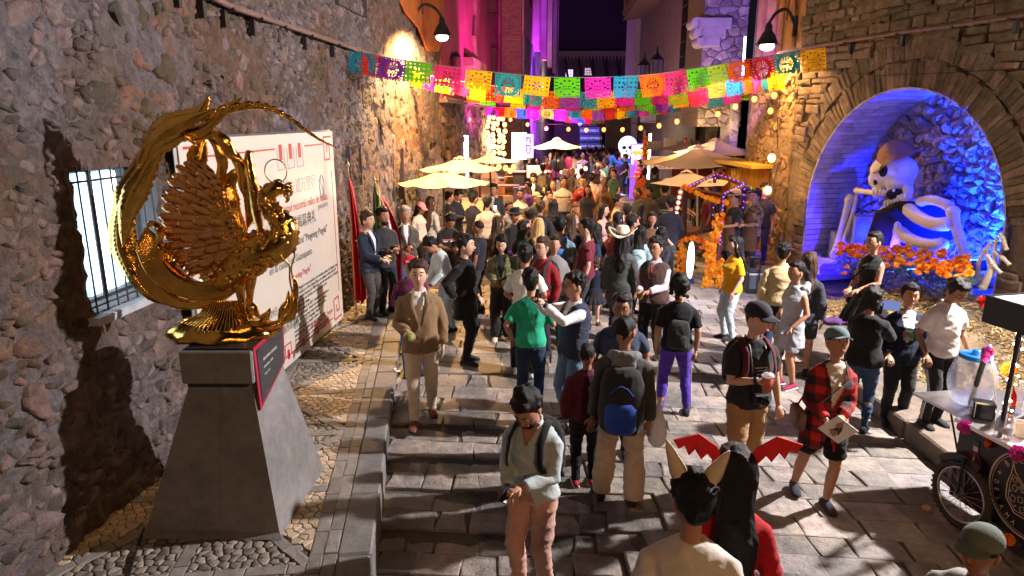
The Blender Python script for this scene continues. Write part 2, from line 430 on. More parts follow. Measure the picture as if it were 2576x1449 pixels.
for(ya,yb)in rows:
 x=kerb_x(ya)+.02-rng.random()*.05;ux=rng.uniform(.7,1.0)
 xe=4.33 if ya<12.2 else(6.0 if ya<15 else 6.3)
 if ya>15.8:x=-2.6
 if ya>18:xe=10
 while x<xe:
  wd=rng.uniform(.26,.62)*ux;x1=min(x+wd,xe)
  if xe-x1<.2:x1=xe
  cy=(ya+yb)/2;cx=(x+x1)/2
  sl=lambda xx:-(xx+1.2)*.10 if cy<9 else 0
  e=.035
  poly=[(x+rng.uniform(-e,e),ya+sl(x)),(x1+rng.uniform(-e,e),ya+sl(x1)),(x1+rng.uniform(-e,e),yb+sl(x1)),(x+rng.uniform(-e,e),yb+sl(x))]
  st_items.append((poly,cx,cy+sl(cx)));x=x1
def sval(poly,cx,cy):
 d=V((cx,cy,-H));f=cy*cc+H*ss
 px=1288+F*cx/f;py=724.5-F*(cy*ss-H*cc)/f
 a=(poly[1][0]-poly[0][0])*(poly[2][1]-poly[1][1])*H/d.length/f/f
 return a if-40<px<2620 and-40<py<1500 else a*1e-4
st_items.sort(key=lambda t:-sval(*t));rest=MB()
for i,(poly,cx,cy)in enumerate(st_items):
 z=gz(cx,cy-.03);inst=(z<-.001)
 mb=MB()if i<300 else rest
 pz=-.012
 stone(mb,poly,(V((0,0,z+pz)),V((1,0,0)),V((0,1,0)),V((0,0,1))),rng,gap=.005,h=.012,deep=.16 if inst else .05,bev=.014,amp=.008,dome=.12,tilt=.006)
 if i<300:mb.build('paving_stone',stM,street)
rest.build('paving_stones',stM,street,kind='stuff')
walk=empty('sidewalk',(0,0,0),kind='structure')
O2=V((K0.x,K0.y,.15));
def wxy(a,t):return O2+kd*t+kr*a
b=MB();A=[-2.75,0.0]
b.add([wxy(-2.9,-3),wxy(0,-3),wxy(0,12),wxy(-2.9,12)],[(0,1,2,3)]);b.v=[v-V((0,0,.016))for v in b.v]
b.add([wxy(0,-3)-V((0,0,.016)),wxy(0,12)-V((0,0,.016)),wxy(0,12)-V((0,0,1.2)),wxy(0,-3)-V((0,0,1.2))],[(0,1,2,3)])
b.build('mortar_bed',mat('walk_mortar',(.085,.078,.07),.9,.3,.4,20),walk)
flagM=mat('walk_flagstone',(.22,.20,.185),.6,.25,.6,12,tint=.2,dist=.006,rv=.15)
pebM=mat('dark_pebble',(.20,.175,.15),.5,.3,.3,20,tint=.45,dist=.004)
mosM=mat('pale_mosaic_stone',(.46,.36,.26),.55,.2,.4,16,tint=.25,dist=.004)
kerbM=mat('kerb_stone',(.20,.19,.185),.6,.3,.6,9,tint=.25,dist=.01)
fr=(O2-V((0,0,.008)),kr,kd,V((0,0,1)))
strips=[]
def strip(a0,a1,t0,t1,along):
 if along:
  t=t0
  while t<t1:d=rng.uniform(.22,.36);strips.append([(a0,t),(a1,t),(a1,min(t+d,t1)),(a0,min(t+d,t1))]);t+=d
 else:
  a=a0
  while a<a1:d=rng.uniform(.2,.34);strips.append([(a,t0),(min(a+d,a1),t0),(min(a+d,a1),t1),(a,t1)]);a+=d
CELL=1.16
bands=[-.36,-1.36,-2.42]
for a in bands:strip(a-.11,a,-1.4,11.5,True)
k=0;T=[-1.30+CELL*i for i in range(11)]
for t in T:
 for(a0,a1)in((-1.36,-.47),(-2.42,-1.47)):strip(a0,a1,t,t+.11,False)
items=[[p for p in q]for q in strips]
lay(items,fr,rng,walk,flagM,'flagstone','flagstones',gap=.004,h=.010,deep=.02,bev=.006,amp=.003,dome=.05,limit=150)
ks=[];t=-2.2
while t<11.3:d=rng.uniform(.55,.95);ks.append((t,t+d));t+=d
for(t0,t1)in ks:
 m=MB();c=wxy(-.125,(t0+t1)/2)-V((0,0,.36));m.cur=rng.random()
 m.box((0,0,0),(.25+rng.uniform(-.015,.03),t1-t0-.012,.73),bev=.018);Rm=Matrix.Rotation(-KA,3,'Z')
 m.v=[c+Rm@v for v in m.v];m.build('kerb_stone',kerbM,walk)
strips=[];strip(-.36,-.255,-1.4,11.3,True)
lay([q for q in strips],fr,rng,walk,flagM,'flagstone','flagstones',gap=.004,h=.010,deep=.02,bev=.006,amp=.003,dome=.05,limit=40)
pale,dark=[],[]
diag=[]
for(a0,a1)in((-1.36,-.47),(-2.42,-1.47)):
 for i,t in enumerate(T[:-1]):
  t0,t1=t+.11,t+CELL
  near_=t<4.5
  cell=.075 if near_ else .10
  box=(a0,t0,a1,t1)
  flip=(i+(a0<-2))%2
  def side(p,flip=flip,a0=a0,a1=a1,t0=t0,t1=t1):
   u,v=(p[0]-a0)/(a1-a0),(p[1]-t0)/(t1-t0)
   if flip:u=1-u
   return u-v
  pts=jitter_pts(rng,box,cell,1.0,.7)
  for p,poly in zip(pts,voronoi(pts,cell,box)):
   if not poly:continue
   sd=side(p)
   if abs(sd)<.07:continue
   (pale if(sd>.0)==(i%2==0)and sd*(1 if i%2==0 else-1)>.12 else dark).append(poly)
  n=5
  for j in range(n):
   f0,f1=j/n,(j+1)/n
   ua=lambda f:(a0+(a1-a0)*(1-f))if flip else(a0+(a1-a0)*f)
   va=lambda f:t0+(t1-t0)*f
   s_=-1 if flip else 1
   diag.append([(ua(f0)-.035*s_,va(f0)+.035),(ua(f0)+.035*s_,va(f0)-.035),(ua(f1)+.035*s_,va(f1)-.035),(ua(f1)-.035*s_,va(f1)+.035)])
lay(diag,fr,rng,walk,flagM,'flagstone','flagstones',gap=.004,h=.009,deep=.02,bev=.006,amp=.003,dome=.05,limit=60)
fr2=(O2-V((0,0,.012)),kr,kd,V((0,0,1)))
def merge_cells(polys):
 return polys
lay(pale,fr2,rng,walk,mosM,'mosaic_piece','mosaic_pieces',gap=.006,h=.010,deep=.01,bev=.006,amp=.004,dome=.1,limit=300)
fr3=(O2-V((0,0,.014)),kr,kd,V((0,0,1)))
lay(dark,fr3,rng,walk,pebM,'pebble','pebbles',smooth=True,gap=.006,h=.016,deep=.01,bev=.012,amp=.002,dome=.8,limit=0)
for(px,py,rz)in((988,990,.3),(1001,935,1.1),(994,930,2.0)):
 p=W(px,py,.156);m=MB();m.box((0,0,.006),(.06,.04,.012),rz=rz)
 m.v[0]+=V((0,0,.01));m.build('paper_scrap',WHITEP,None,loc=p,world=False,label={988:'crumpled white paper scrap on the kerb nearest the pedestal',1001:'white paper scrap on the kerb edge farther up the steps',994:'small white paper scrap beside another on the kerb'}[px],cat='litter')
p=W(2330,1282,0);m=MB();m.lathe([(.035,0),(.04,.02),(.03,.035),(.01,.036)],n=12);m.build('cork_stopper',mat('cork',(.45,.3,.2),.6),None,loc=p,world=False,label='small round pale stopper lying on the slabs by the cart wheel',cat='litter')
# LEFT STONE WALL
LO,LU,LN=V((-3.888,0,0)),V((.0797,.9968,0)),V((.9968,-.0797,0));UP=V((0,0,1))
def wl(px,py):p=WP(px,py,LO,LN);return((p-LO).dot(LU),p.z)
holes=[]
wa=wl(200,765);wb=wl(345,402);holes.append((5.36,1.90,6.42,3.06))
def hole_px(x0,y0,x1,y1):
 a,b_=wl(x0,y1),wl(x1,y0);holes.append((a[0],a[1],b_[0],b_[1]))
hole_px(862,465,896,368);hole_px(975,498,1006,378);hole_px(832,45,908,-40);hole_px(1064,130,1092,20);hole_px(1070,395,1090,360)
def in_hole(u,z,pad=0):return any(h[0]-pad<u<h[2]+pad and h[1]-pad<z<h[3]+pad for h in holes)
def relief(u,z):return .09*noise.noise(V((u*.9,z*.9,3.1)))+.05*noise.noise(V((u*2.7,z*2.7,9)))+.05
def sheet(mb,fr_,u0,u1,z0,z1,st,skip,off=-.0):
 o,U,Vv,N=fr_;nu=int((u1-u0)/st)+1;nz=int((z1-z0)/st)+1;idx={};vs=[];fs=[]
 for j in range(nz+1):
  for i in range(nu+1):
   u,z=u0+i*(u1-u0)/nu,z0+j*(z1-z0)/nz
   idx[i,j]=len(vs);vs.append(o+U*u+Vv*z+N*(relief(u,z)+off+.04*noise.noise(V((u*7,z*9,1)))+.022*noise.noise(V((u*19,z*24,4)))))
 for j in range(nz):
  for i in range(nu):
   u,z=u0+(i+.5)*(u1-u0)/nu,z0+(j+.5)*(z1-z0)/nz
   if not skip(u,z):fs.append((idx[i,j],idx[i+1,j],idx[i+1,j+1],idx[i,j+1]))
 mb.add(vs,fs)
LM=mat('rubble_stone',(.125,.105,.108),.85,.55,1.0,8,tint=.55,dist=.03,col2=(.11,.062,.038),scale2=.7)
MM=mat('lime_mortar',(.130,.115,.125),.92,.6,1.0,11,dist=.04,col2=(.115,.068,.045),scale2=.55)
lw=empty('stone_wall',LO,'tall grey rubble stone wall on the left behind the gilded bird sculpture','wall')
fl=(LO,LU,UP,LN)
mb=MB();sheet(mb,fl,1.2,21.2,-.2,8.2,.055,lambda u,z:in_hole(u,z));mb.build('mortar',MM,lw,smooth=True)
rng=random.Random(11)
box=(1.2,.0,21.2,8.2)
pts=[p for p in jitter_pts(rng,box,.225,1.35,1.0)]
polys=voronoi(pts,.225,box,1.35)
sel=[q for p,q in zip(pts,polys)if q and not in_hole(p[0],p[1],.13)and rng.random()<(.60 if p[0]<12 else .9)]
big=[q for q in sel]
lay(big,fl,rng,lw,LM,'stone','stones',smooth=True,gap=.018,h=.026,deep=.06,bev=.03,amp=.035,dome=.4,tilt=.20,hoff=lambda a,b:relief(a,b)-.02,limit=300)
chips=[]
pts=jitter_pts(rng,(1.2,0,14,6.5),.085,1.5,1.0)
for p,q in zip(pts,voronoi(pts,.085,(1.2,0,14,6.5),1.5)):
 if q and not in_hole(p[0],p[1],.05)and noise.noise(V((p[0]*1.1,p[1]*1.1,5)))>-.16 and rng.random()<.62:chips.append(q)
lay(chips,(LO,LU,UP,LN),rng,lw,LM,'chip_stone','chip_stones',smooth=True,gap=.010,h=.035,deep=.05,bev=.014,amp=.012,dome=.5,tilt=.35,hoff=lambda a,b:relief(a,b)-.015,limit=0)
def recess(fr_,h,depth,m,parent,name='recess',e=.12):
 o,U,Vv,N=fr_;b=MB();u0,z0,u1,z1=h
 P=lambda u,z,k:o+U*u+Vv*z-N*k
 for(a,c)in(((u0,z0),(u1,z0)),((u1,z0),(u1,z1)),((u1,z1),(u0,z1)),((u0,z1),(u0,z0))):
  b.quad(P(a[0],a[1],-e),P(c[0],c[1],-e),P(c[0],c[1],depth),P(a[0],a[1],depth))
 b.quad(P(u0,z0,depth),P(u1,z0,depth),P(u1,z1,depth),P(u0,z1,depth))
 return b.build(name,m,parent)
darkM=mat('dark_interior',(.02,.018,.02),.9,.2)
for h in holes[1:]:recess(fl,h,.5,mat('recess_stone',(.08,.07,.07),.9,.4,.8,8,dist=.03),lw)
h=holes[0];win=empty('barred_window',LO,'bright white lit window behind black bars set deep in the stone wall','window')
recess(fl,(h[0]-.03,h[1],h[2]+.03,h[3]),.35,mat('window_reveal',(.14,.14,.145),.85,.3,.5,9),win,'reveal',.05)
Pw=lambda u,z,k:LO+LU*u+UP*z-LN*k
b=MB();b.quad(Pw(h[0],h[1],.34),Pw(h[2],h[1],.34),Pw(h[2],h[3],.34),Pw(h[0],h[3],.34));b.build('frosted_pane',glow('cold_pane',(.62,.85,1.0),.55),win)
for u in(h[0]+.12,h[0]+.30,h[0]+.62,h[0]+.93):
 b=MB();b.tube([Pw(u,h[1]+.05,.28),Pw(u,h[3]-.08,.28)],.042,8);b.build('light_tube',glow('cold_tube',(.8,.93,1.0),4.0),win)
b=MB()
for(u0,z0,u1,z1)in((h[0],h[1],h[2],h[1]),(h[0],h[3]-.03,h[2],h[3]-.03),(h[0]+.02,h[1],h[0]+.02,h[3]),(h[2]-.02,h[1],h[2]-.02,h[3]),((h[0]+h[2])/2,h[1],(h[0]+h[2])/2,h[3])):
 b.tube([Pw(u0,z0,.2),Pw(u1,z1,.2)],.025,4)
b.build('window_frame',IRON,win)
for i in range(8):
 u=h[0]+.06+i*(h[2]-h[0]-.12)/7;b=MB();b.tube([Pw(u,h[1]-.02,-.05),Pw(u,h[3]+.02,-.05)],.0085,6);b.build('bar',IRON,win)
for z in(h[1]+.05,h[3]-.10):
 b=MB();b.tube([Pw(h[0]-.02,z,-.05),Pw(h[2]+.02,z,-.05)],.010,6);b.build('cross_bar',IRON,win)
b=MB();b.box(Pw((h[0]+h[2])/2,h[1]-.05,.05),(.42,h[2]-h[0]+.16,.07),rz=rad(-4.57),bev=.01);b.build('sill',mat('sill_cement',(.33,.36,.40),.8,.25,.5,9),win)
def pipe(pxs,o,n,name,label,off=.18,brk=6,r=.035,m=None,group=None):
 P=[WP(x,y,V(o)+V(n)*off,V(n))for x,y in pxs];e=empty(name,P[0],label,'pipe',group)
 b=MB();b.tube(P,r,8);b.build('pipe',m or mat('rusty_pipe',(.17,.10,.085),.6,.4,.4,12),e)
 for i in range(brk):
  f=(i+.5)/brk*(len(P)-1);j=int(f);q=P[j].lerp(P[j+1],f-j)
  b=MB();b.box(q-V(n)*off*.5-V((0,0,.10)),(.06,.06,.24),rz=math.atan2(n[1],n[0]));b.box(q-V(n)*off*.5-V((0,0,.03)),(off*1.5,.04,.03),rz=math.atan2(n[1],n[0]));b.build('bracket',IRON,e)
 return e
pipe([(430,-60),(580,15),(740,70),(905,126),(1060,178)],LO,LN,'wall_rail','long brown rail on brackets along the top of the left stone wall',brk=10)
pipe([(1119,245),(1190,257),(1253,268),(1300,276)],LO,LN,'wall_rail','thin rail below the crimson plaster wall above the string lights',brk=3,off=.4)
def panel_px(pts,o,n,thick,m,name,parent=None,**kw):
 o,n=V(o),V(n);U=V((-n.y,n.x,0)).normalized();P=[WP(x,y,o,n)for x,y in pts];b=MB()
 b.prism([((p-o).dot(U),p.z-o.z)for p in P],o,U,UP,n,0,thick);return b.build(name,m,parent,**kw)
orM=mat('orange_plaster',(.50,.17,.035),.85,.2,.4,4,col2=(.36,.10,.03),scale2=.8)
panel_px([(985,-40),(1112,-40),(1112,95),(1098,130),(1072,128),(1050,70),(1020,35)],LO+LN*.12,LN,.06,orM,'plaster_patch',lw)
lw2=empty('stone_wall',LO,'warm lit far stretch of rubble wall below the crimson house','wall')
mb=MB();sheet(mb,fl,21.2,42,-.1,4.1,.3,lambda u,z:False);mb.build('mortar',MM,lw2,smooth=True)
pts=jitter_pts(rng,(21.2,0,42,4.0),.34,1.2,1.0)
lay([q for q in voronoi(pts,.34,(21.2,0,42,4.0),1.2)if q],fl,rng,lw2,LM,'stone','stones',gap=.02,h=.09,deep=.05,bev=.04,amp=.03,dome=.6,tilt=.25,hoff=lambda a,b:relief(a,b)-.02,limit=120)
# CRIMSON HOUSE (left, far)
crM=mat('crimson_plaster',(.40,.05,.15),.85,.3,.5,1.2,dist=.03,col2=(.25,.03,.09),scale2=.35)
ch=empty('crimson_house',LO+LU*21.2,'tall crimson plastered house with small windows above the rubble wall','building')
cf=(LO,LU,UP,LN)
def wallbox(u0,u1,z0,z1,th,m,parent,name='wall',fr_=cf,off=0,**kw):
 o,U,Vv,N=fr_;b=MB();b.prism([(u0,z0),(u1,z0),(u1,z1),(u0,z1)],o+N*off,U,Vv,N,0,th);return b.build(name,m,parent,**kw)
wallbox(21.2,42,4.0,22,.12,crM,ch)
wallbox(21.2,42,3.9,4.02,.28,mat('band_stone',(.2,.13,.12),.9,.3,.4),ch,'string_course')
def win_px(x0,y0,x1,y1,arch=False,parent=ch,lit=None,o=LO+LN*.125,n=LN):
 a=[(x0,y1),(x1,y1)]
 if arch:
  mx,r=(x0+x1)/2,(x1-x0)/2
  a+=[(mx+r*math.cos(t*PI/6),y0+r*1.4*(1-math.sin(t*PI/6)))for t in range(7)]
 else:a+=[(x1,y0),(x0,y0)]
 w_=panel_px(a,o,n,.02,mat('window_frame_brown',(.09,.04,.03),.7),'window',parent)
 org=parent.matrix_basis.translation
 def ins(pt,k=.14):cx,cy=(x0+x1)/2,(y0+y1)/2;return(cx+(pt[0]-cx)*(1-k),cy+(pt[1]-cy)*(1-k))
 P=[WP(*ins(q),V(o)+V(n)*.03,n)-org for q in a];m=MB();m.add(P,[tuple(range(len(P)))])
 sub(w_,m,'pane',lit or mat('dark_pane',(.01,.01,.012),.15,0));return w_
win_px(1133,128,1158,176,True);win_px(1235,115,1248,188);win_px(1226,-30,1252,34)
b=MB();p0,p1=WP(1168,163,LO+LN*.15,LN),WP(1203,166,LO+LN*.15,LN);b.box((p0+p1)/2+LN*.15,(.35,(p1-p0).length,.3),rz=rad(-4.57));b.build('stone_gutter',mat('gutter',(.3,.17,.12),.9,.3,.4),ch)
b=MB();b.tube([WP(x,y,LO+LN*.17,LN)for x,y in((1192,-20),(1194,40),(1190,90),(1196,150),(1194,200))],.10,6);b.build('drain_pipe',mat('drain',(.25,.13,.10),.8,.4,.5,3),ch)
b=MB();b.tube([WP(x,y,LO+LN*.2,LN)for x,y in((1256,-20),(1256,120),(1254,192))],.09,6);b.build('drain_pipe',crM,ch)
def brickmat(nt,p):
 N=nt.nodes.new;Lk=nt.links.new
 tc=N('ShaderNodeTexCoord');mp=N('ShaderNodeMapping');mp.inputs['Rotation'].default_value=(rad(90),0,0);br=N('ShaderNodeTexBrick');br.inputs['Scale'].default_value=2.2;br.inputs['Mortar Size'].default_value=.03
 br.inputs['Color1'].default_value=(.42,.20,.11,1);br.inputs['Color2'].default_value=(.24,.11,.07,1);br.inputs['Mortar'].default_value=(.2,.16,.13,1)
 Lk(tc.outputs['Object'],mp.inputs[0]);Lk(mp.outputs[0],br.inputs['Vector']);Lk(br.outputs[0],p.inputs['Base Color']);p.inputs['Roughness'].default_value=.9
 bp=N('ShaderNodeBump');bp.invert=True;bp.inputs['Distance'].default_value=.04;Lk(br.outputs['Fac'],bp.inputs['Height']);Lk(bp.outputs[0],p.inputs['Normal'])
brM=pattern('orange_brick',brickmat)
b=MB();b.box((-.05,41.5,10),(1.15,3,20.1));bp_=b.build('brick_pier',brM,None,loc=(-.05,41.5,0),label='tall narrow orange brick pier between crimson and violet houses',cat='pier')
vf=V((0.55,40,0));vd=V((3.9,36,0)).normalized();vn=V((vd.y,-vd.x,0))
vio=empty('violet_house',vf,'tall violet lit house with vertical ribs over a grey arched stone base','building')
fv=(vf,vd,UP,vn)
vM=mat('pale_plaster',(.50,.30,.34),.85,.25,.3,.8,col2=(.4,.18,.22),scale2=.3)
greyM=mat('grey_base_render',(.30,.27,.28),.9,.4,.6,1.6,dist=.05,col2=(.16,.14,.15),scale2=.6)
wallbox(0,36,7.9,26,.10,vM,vio,fr_=fv);wallbox(0,36,0,7.9,.14,greyM,vio,'stone_base',fr_=fv)
for u in(6.5,14,22,31,35):wallbox(u,u+1.4,7.7,26,.5,vM,vio,'rib',fr_=fv)
for u in(3,10,18,27):wallbox(u,u+2.0,10,24,.13,mat('red_shutter',(.28,.03,.03),.7,.2),vio,'shutter_panel',fr_=fv)
for u in(5.5,12.5,21):
 b=MB();b.prism([(u,4.2),(u+2.4,4.2),(u+2.4,6),(u+2.0,6.9),(u+1.2,7.3),(u+.4,6.9),(u,6)],vf+vn*.15,vd,UP,vn,0,.02);b.build('arched_opening',darkM,vio)
# FAR END HOUSE
fh=empty('galleried_house',(3,77,0),'dark timber galleried house closing the far end of the street','building')
fhM=mat('dark_stone',(.10,.09,.08),.9,.4,.6,1.5,dist=.05)
b=MB();b.box((8.5,78,5),(12.5,2,10.4));b.build('wall',fhM,fh)
b=MB();b.box((8.2,77.5,25.2),(14,3,30));b.build('upper_storey',mat('dark_timber',(.025,.018,.02),.9,.3),fh)
b=MB();b.box((8.0,75.6,9.95),(9.6,1.6,.5));b.build('eave',mat('eave_cream',(.22,.19,.12),.8,.3),fh)
for i in range(26):
 b=MB();x=3.4+i*.36;b.prism([(0,0),(.34,0),(.17,-.75)],(x,74.75,9.9),(1,0,0),(0,0,1),(0,1,0),0,.08);b.build('fringe_point',mat('eave_cream',(.22,.19,.12)),fh)
for i in range(7):
 x=4.1+i*1.35;b=MB();b.tube([(x,75.2,9.6),(x+1.1,76.9,5.4)],.13,4);b.build('brace',mat('brace_timber',(.06,.05,.045),.8),fh)
litw=glow('lit_pane',(.9,.72,1.0),1.6)
for(x,y,s_)in((1432,184,1),(1480,180,.7)):
 p=WY(x,y,76.9);b=MB();b.box(p,(.9,.12,.85));w_=b.build('window',mat('frame_dark',(.05,.04,.04)),fh)
 for ix in(-1,0,1):
  for iz in(-1,0,1):
   m=MB();m.box(p-V((3,77,0))+V((ix*.27,-.08,iz*.26)),(.22,.05,.21));sub(w_,m,'pane',litw if s_==1 else glow('lit_pane_dim',(.8,.62,.75),.7))
b=MB();b.box(WY(1558,330,76.6),(3.6,.6,7.0));b.build('doorway',darkM,fh)
b=MB();b.quad((2.2,76.95,0),(13.5,76.95,0),(13.5,76.95,7.2),(2.2,76.95,7.2));b.build('lower_wall',mat('grey_block',(.17,.155,.14),.9,.4,.6,1.2,dist=.05),fh)
sg=empty('direction_sign',WY(1478,350,60),'tall post with three blue street direction panels at the far end','sign')
blueM=mat('sign_blue',(.03,.09,.30),.5,0,emit=.12);SW=glow('sign_white',(.8,.82,.9),.35)
b=MB();b.tube([WY(1457,300,60),WY(1457,385,60)],.06,6);b.build('post',IRON,sg)
for k,(yy,tx)in enumerate(((328,'CONGOFRED 5.'),(347,'ZONA HISTORIA 5'),(367,'TEMP. O SAN FCO. 5.'))):
 c=WY(1484,yy,60);b=MB();b.box(c,(1.75,.06,.55));pn=b.build('panel',blueM,sg)
 q=text(tx,.26,SW,pn,frameM(c-sg.location+V((-.82,-.035,-.1)),(1,0,0),(0,0,1)),sx=.85)
b=MB();b.box(WY(1478,311,60),(1.6,.05,.4));b.build('panel',mat('sign_brown',(.12,.04,.03),.6),sg)
b=MB();b.lathe([(.18,-.02),(.18,.02)],WY(1459,311,59.9),14,M=Matrix.Rotation(rad(90),3,'X'));b.build('emblem',SW,sg)
# RIGHT SIDE
rng=random.Random(21)
RO=V((6.1,15.1,0));RU=V((.2297,-.9733,0));RN=V((-.9733,-.2297,0));frr=(RO,RU,UP,RN)
UC,RR,ZS=3.0,2.26,1.68
RM=mat('coursed_stone',(.145,.105,.07),.85,.5,1.0,7,tint=.4,dist=.025,col2=(.17,.13,.095),scale2=2.2)
RMM=mat('brown_mortar',(.14,.105,.075),.92,.35,.9,9,dist=.02)
aw=empty('arch_wall',RO,'brown coursed stone wall with a great round arch on the right','wall')
def arch_r(u,z):return math.hypot(u-UC,z-ZS)if z>ZS else abs(u-UC)
def in_arch(u,z,e=0):return arch_r(u,z)<RR+e
mb=MB();sheet(mb,frr,0,10.5,-.2,7.4,.12,lambda u,z:in_arch(u,z,.14),off=-.05);mb.build('mortar',RMM,aw,smooth=True)
courses=[];z=0
while z<7.3:
 dz=rng.uniform(.09,.20);u=rng.uniform(-.3,0)
 while u<10.5:
  du=rng.uniform(.18,.55);u0,u1=max(0,u),u+du;u=u1
  cu,cz=(u0+u1)/2,z+dz/2
  if arch_r(cu,cz)<RR+.80:continue
  e=.02;courses.append([(u0+rng.uniform(-e,e),z+rng.uniform(-e,e)),(u1+rng.uniform(-e,e),z+rng.uniform(-e,e)),(u1+rng.uniform(-e,e),z+dz+rng.uniform(-e,e)),(u0+rng.uniform(-e,e),z+dz+rng.uniform(-e,e))])
 z+=dz
rl=lambda a,b:relief(a+30,b)-.04
lay(courses,frr,rng,aw,RM,'stone','stones',gap=.010,h=.05,deep=.07,bev=.018,amp=.014,dome=.35,tilt=.12,hoff=rl,limit=300)
vs_=[]
def radial(a,r):return(UC+r*math.cos(a),ZS+r*math.sin(a))
for(r0,r1,st)in((RR-.0,RR+.46,.105),(RR+.47,RR+.82,.12)):
 a=0
 while a<PI:
  d=st*rng.uniform(.75,1.3)/((r0+r1)/2);a1=min(PI,a+d);e=rng.uniform(-.03,.03)
  vs_.append([radial(a,r0+rng.uniform(0,.03)),radial(a1,r0+rng.uniform(0,.03)),radial(a1,r1+e),radial(a,r1+e)]);a=a1
for sgn in(-1,1):
 z=-.1
 while z<ZS:
  dz=rng.uniform(.09,.2);u0=UC+sgn*RR;u1=UC+sgn*(RR+.8)
  m_=u0+(u1-u0)*rng.uniform(.4,.6);z1=min(z+dz,ZS)
  for(p,q)in((u0,m_),(m_,u1)):
   p,q=min(p,q),max(p,q);vs_.append([(p,z),(q,z),(q,z1),(p,z1)])
  z=z1
vs_=[q for q in vs_ if all(p[0]>0 for p in q)]
lay(vs_,frr,rng,aw,RM,'voussoir','voussoirs',gap=.006,h=.035,deep=.16,bev=.010,amp=.008,dome=.3,tilt=.08,hoff=rl,limit=300)
D=1.2;b=MB();seq=[]
z=0
while z<ZS:seq.append((UC-RR,z));z+=.115
n=64
for i in range(n+1):a=PI-PI*i/n;seq.append(radial(a,RR))
z=ZS-.115
while z>-.1:seq.append((UC+RR,z));z-=.115
iM=mat('whitewashed_brick',(.40,.36,.38),.85,.3,.7,8,tint=.2,dist=.012)
P3=lambda u,z,k:RO+RU*u+UP*z-RN*k
for i in range(len(seq)-1):
 (a0,b0),(a1,b1)=seq[i],seq[i+1];k=-.06
 while k<D:
  dk=rng.uniform(.28,.5);k1=min(k+dk,D+.05);mx,mz=(a0+a1)/2,(b0+b1)/2
  nx,nz=UC-mx,(ZS-mz if mz>ZS else 0);l=math.hypot(nx,nz)or 1;nx/=l;nz/=l
  e=rng.uniform(.006,.02);g_=.004;b.cur=rng.random()
  tu,tz=(a1-a0),(b1-b0)
  pp=lambda f,kk,q:P3(a0+tu*f+nx*q,b0+tz*f+nz*q,kk)
  vv=[pp(.0,k,-.02),pp(1,k,-.02),pp(1,k1,-.02),pp(0,k1,-.02),pp(.06,k+g_,e),pp(.94,k+g_,e),pp(.94,k1-g_,e),pp(.06,k1-g_,e)]
  b.add(vv,[(4,5,6,7),(0,1,5,4),(1,2,6,5),(2,3,7,6),(3,0,4,7)]);k=k1
b.build('soffit_bricks',iM,aw,kind='stuff')
nb=empty('niche_back',P3(UC,0,D),'rough rock face at the back of the arched niche lit deep blue','rock face')
frb=(RO-RN*D,RU,UP,RN)
mb=MB();sheet(mb,frb,UC-RR-.15,UC+RR+.15,-.1,ZS+RR+.15,.07,lambda u,z:False,off=-.1)
mb.build('rock_bed',mat('rock_bed',(.2,.17,.15),.85,.3,1,9,dist=.03),nb,smooth=True)
bx=(UC-RR-.1,0,UC+RR+.1,ZS+RR+.1);pts=jitter_pts(rng,bx,.17,1.0,1.0)
lay([q for q in voronoi(pts,.17,bx)if q],frb,rng,nb,mat('niche_rock',(.30,.24,.20),.5,.3,.9,9,tint=.3,dist=.02),'rock','rocks',smooth=False,gap=.006,h=.12,deep=.05,bev=.03,amp=.02,dome=.8,tilt=.55,hoff=lambda a,b:relief(a*2,b*2)-.1,limit=300)
pipe([(1958,133),(2100,108),(2260,82),(2440,58),(2620,30)],RO,RN,'wall_rail','orange-brown rail along the arch wall above the voussoirs',off=.22,brk=5)
b=MB();b.tube([WP(x,y,RO+RN*.12,RN)for x,y in((1970,150),(2080,175),(2200,190),(2400,182),(2600,170))],.006,4);b.build('cable',BLACK,None,loc=WP(1970,150,RO+RN*.12,RN),label='thin dark cable slung across the arch wall below the rail',cat='cable')
w2=empty('street_wall',(6.1,15.1,0),'rough stone and orange plaster wall glowing warm under the right lamp','wall')
f2=(V((6.1,15.1,0)),V((0,1,0)),UP,V((-1,0,0)))
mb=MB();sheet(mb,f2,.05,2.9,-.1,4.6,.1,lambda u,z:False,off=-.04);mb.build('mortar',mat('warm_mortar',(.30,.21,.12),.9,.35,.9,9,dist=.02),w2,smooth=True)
pts=jitter_pts(rng,(0.02,0,2.9,4.6),.17,1.2,1.0)
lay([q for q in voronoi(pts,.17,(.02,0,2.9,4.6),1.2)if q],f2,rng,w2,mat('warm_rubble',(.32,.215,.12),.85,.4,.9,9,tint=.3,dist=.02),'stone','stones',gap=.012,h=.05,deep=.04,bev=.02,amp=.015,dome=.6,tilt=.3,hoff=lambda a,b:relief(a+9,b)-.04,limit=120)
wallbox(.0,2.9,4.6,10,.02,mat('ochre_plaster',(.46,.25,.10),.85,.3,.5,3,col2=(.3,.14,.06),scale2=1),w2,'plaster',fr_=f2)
for(a0,a1)in((.35,.5),(1.1,1.22),(1.5,1.62),(2.3,2.45)):wallbox(a0,a1,4.4,10,.06,mat('post_timber',(.30,.14,.05),.8,.3,.3),w2,'timber_post',fr_=f2)
b=MB();b.box((7.2,18.1,4.5),(2.2,.2,9.3));b.build('return_wall',fhM,w2)
tw=empty('corbelled_tower',(6.1,20.6,0),'violet lit stone tower with white stepped corbels on the right','tower')
tM=mat('tower_stone',(.30,.27,.27),.85,.4,.9,5,tint=.35,dist=.03)
x0,x1=WY(1762,200,20.5).x,WY(1872,200,20.5).x
b=MB();b.box(((x0+x1)/2,21.5,6.5),(x1-x0,1.9,6.6));b.build('core',RMM,tw)
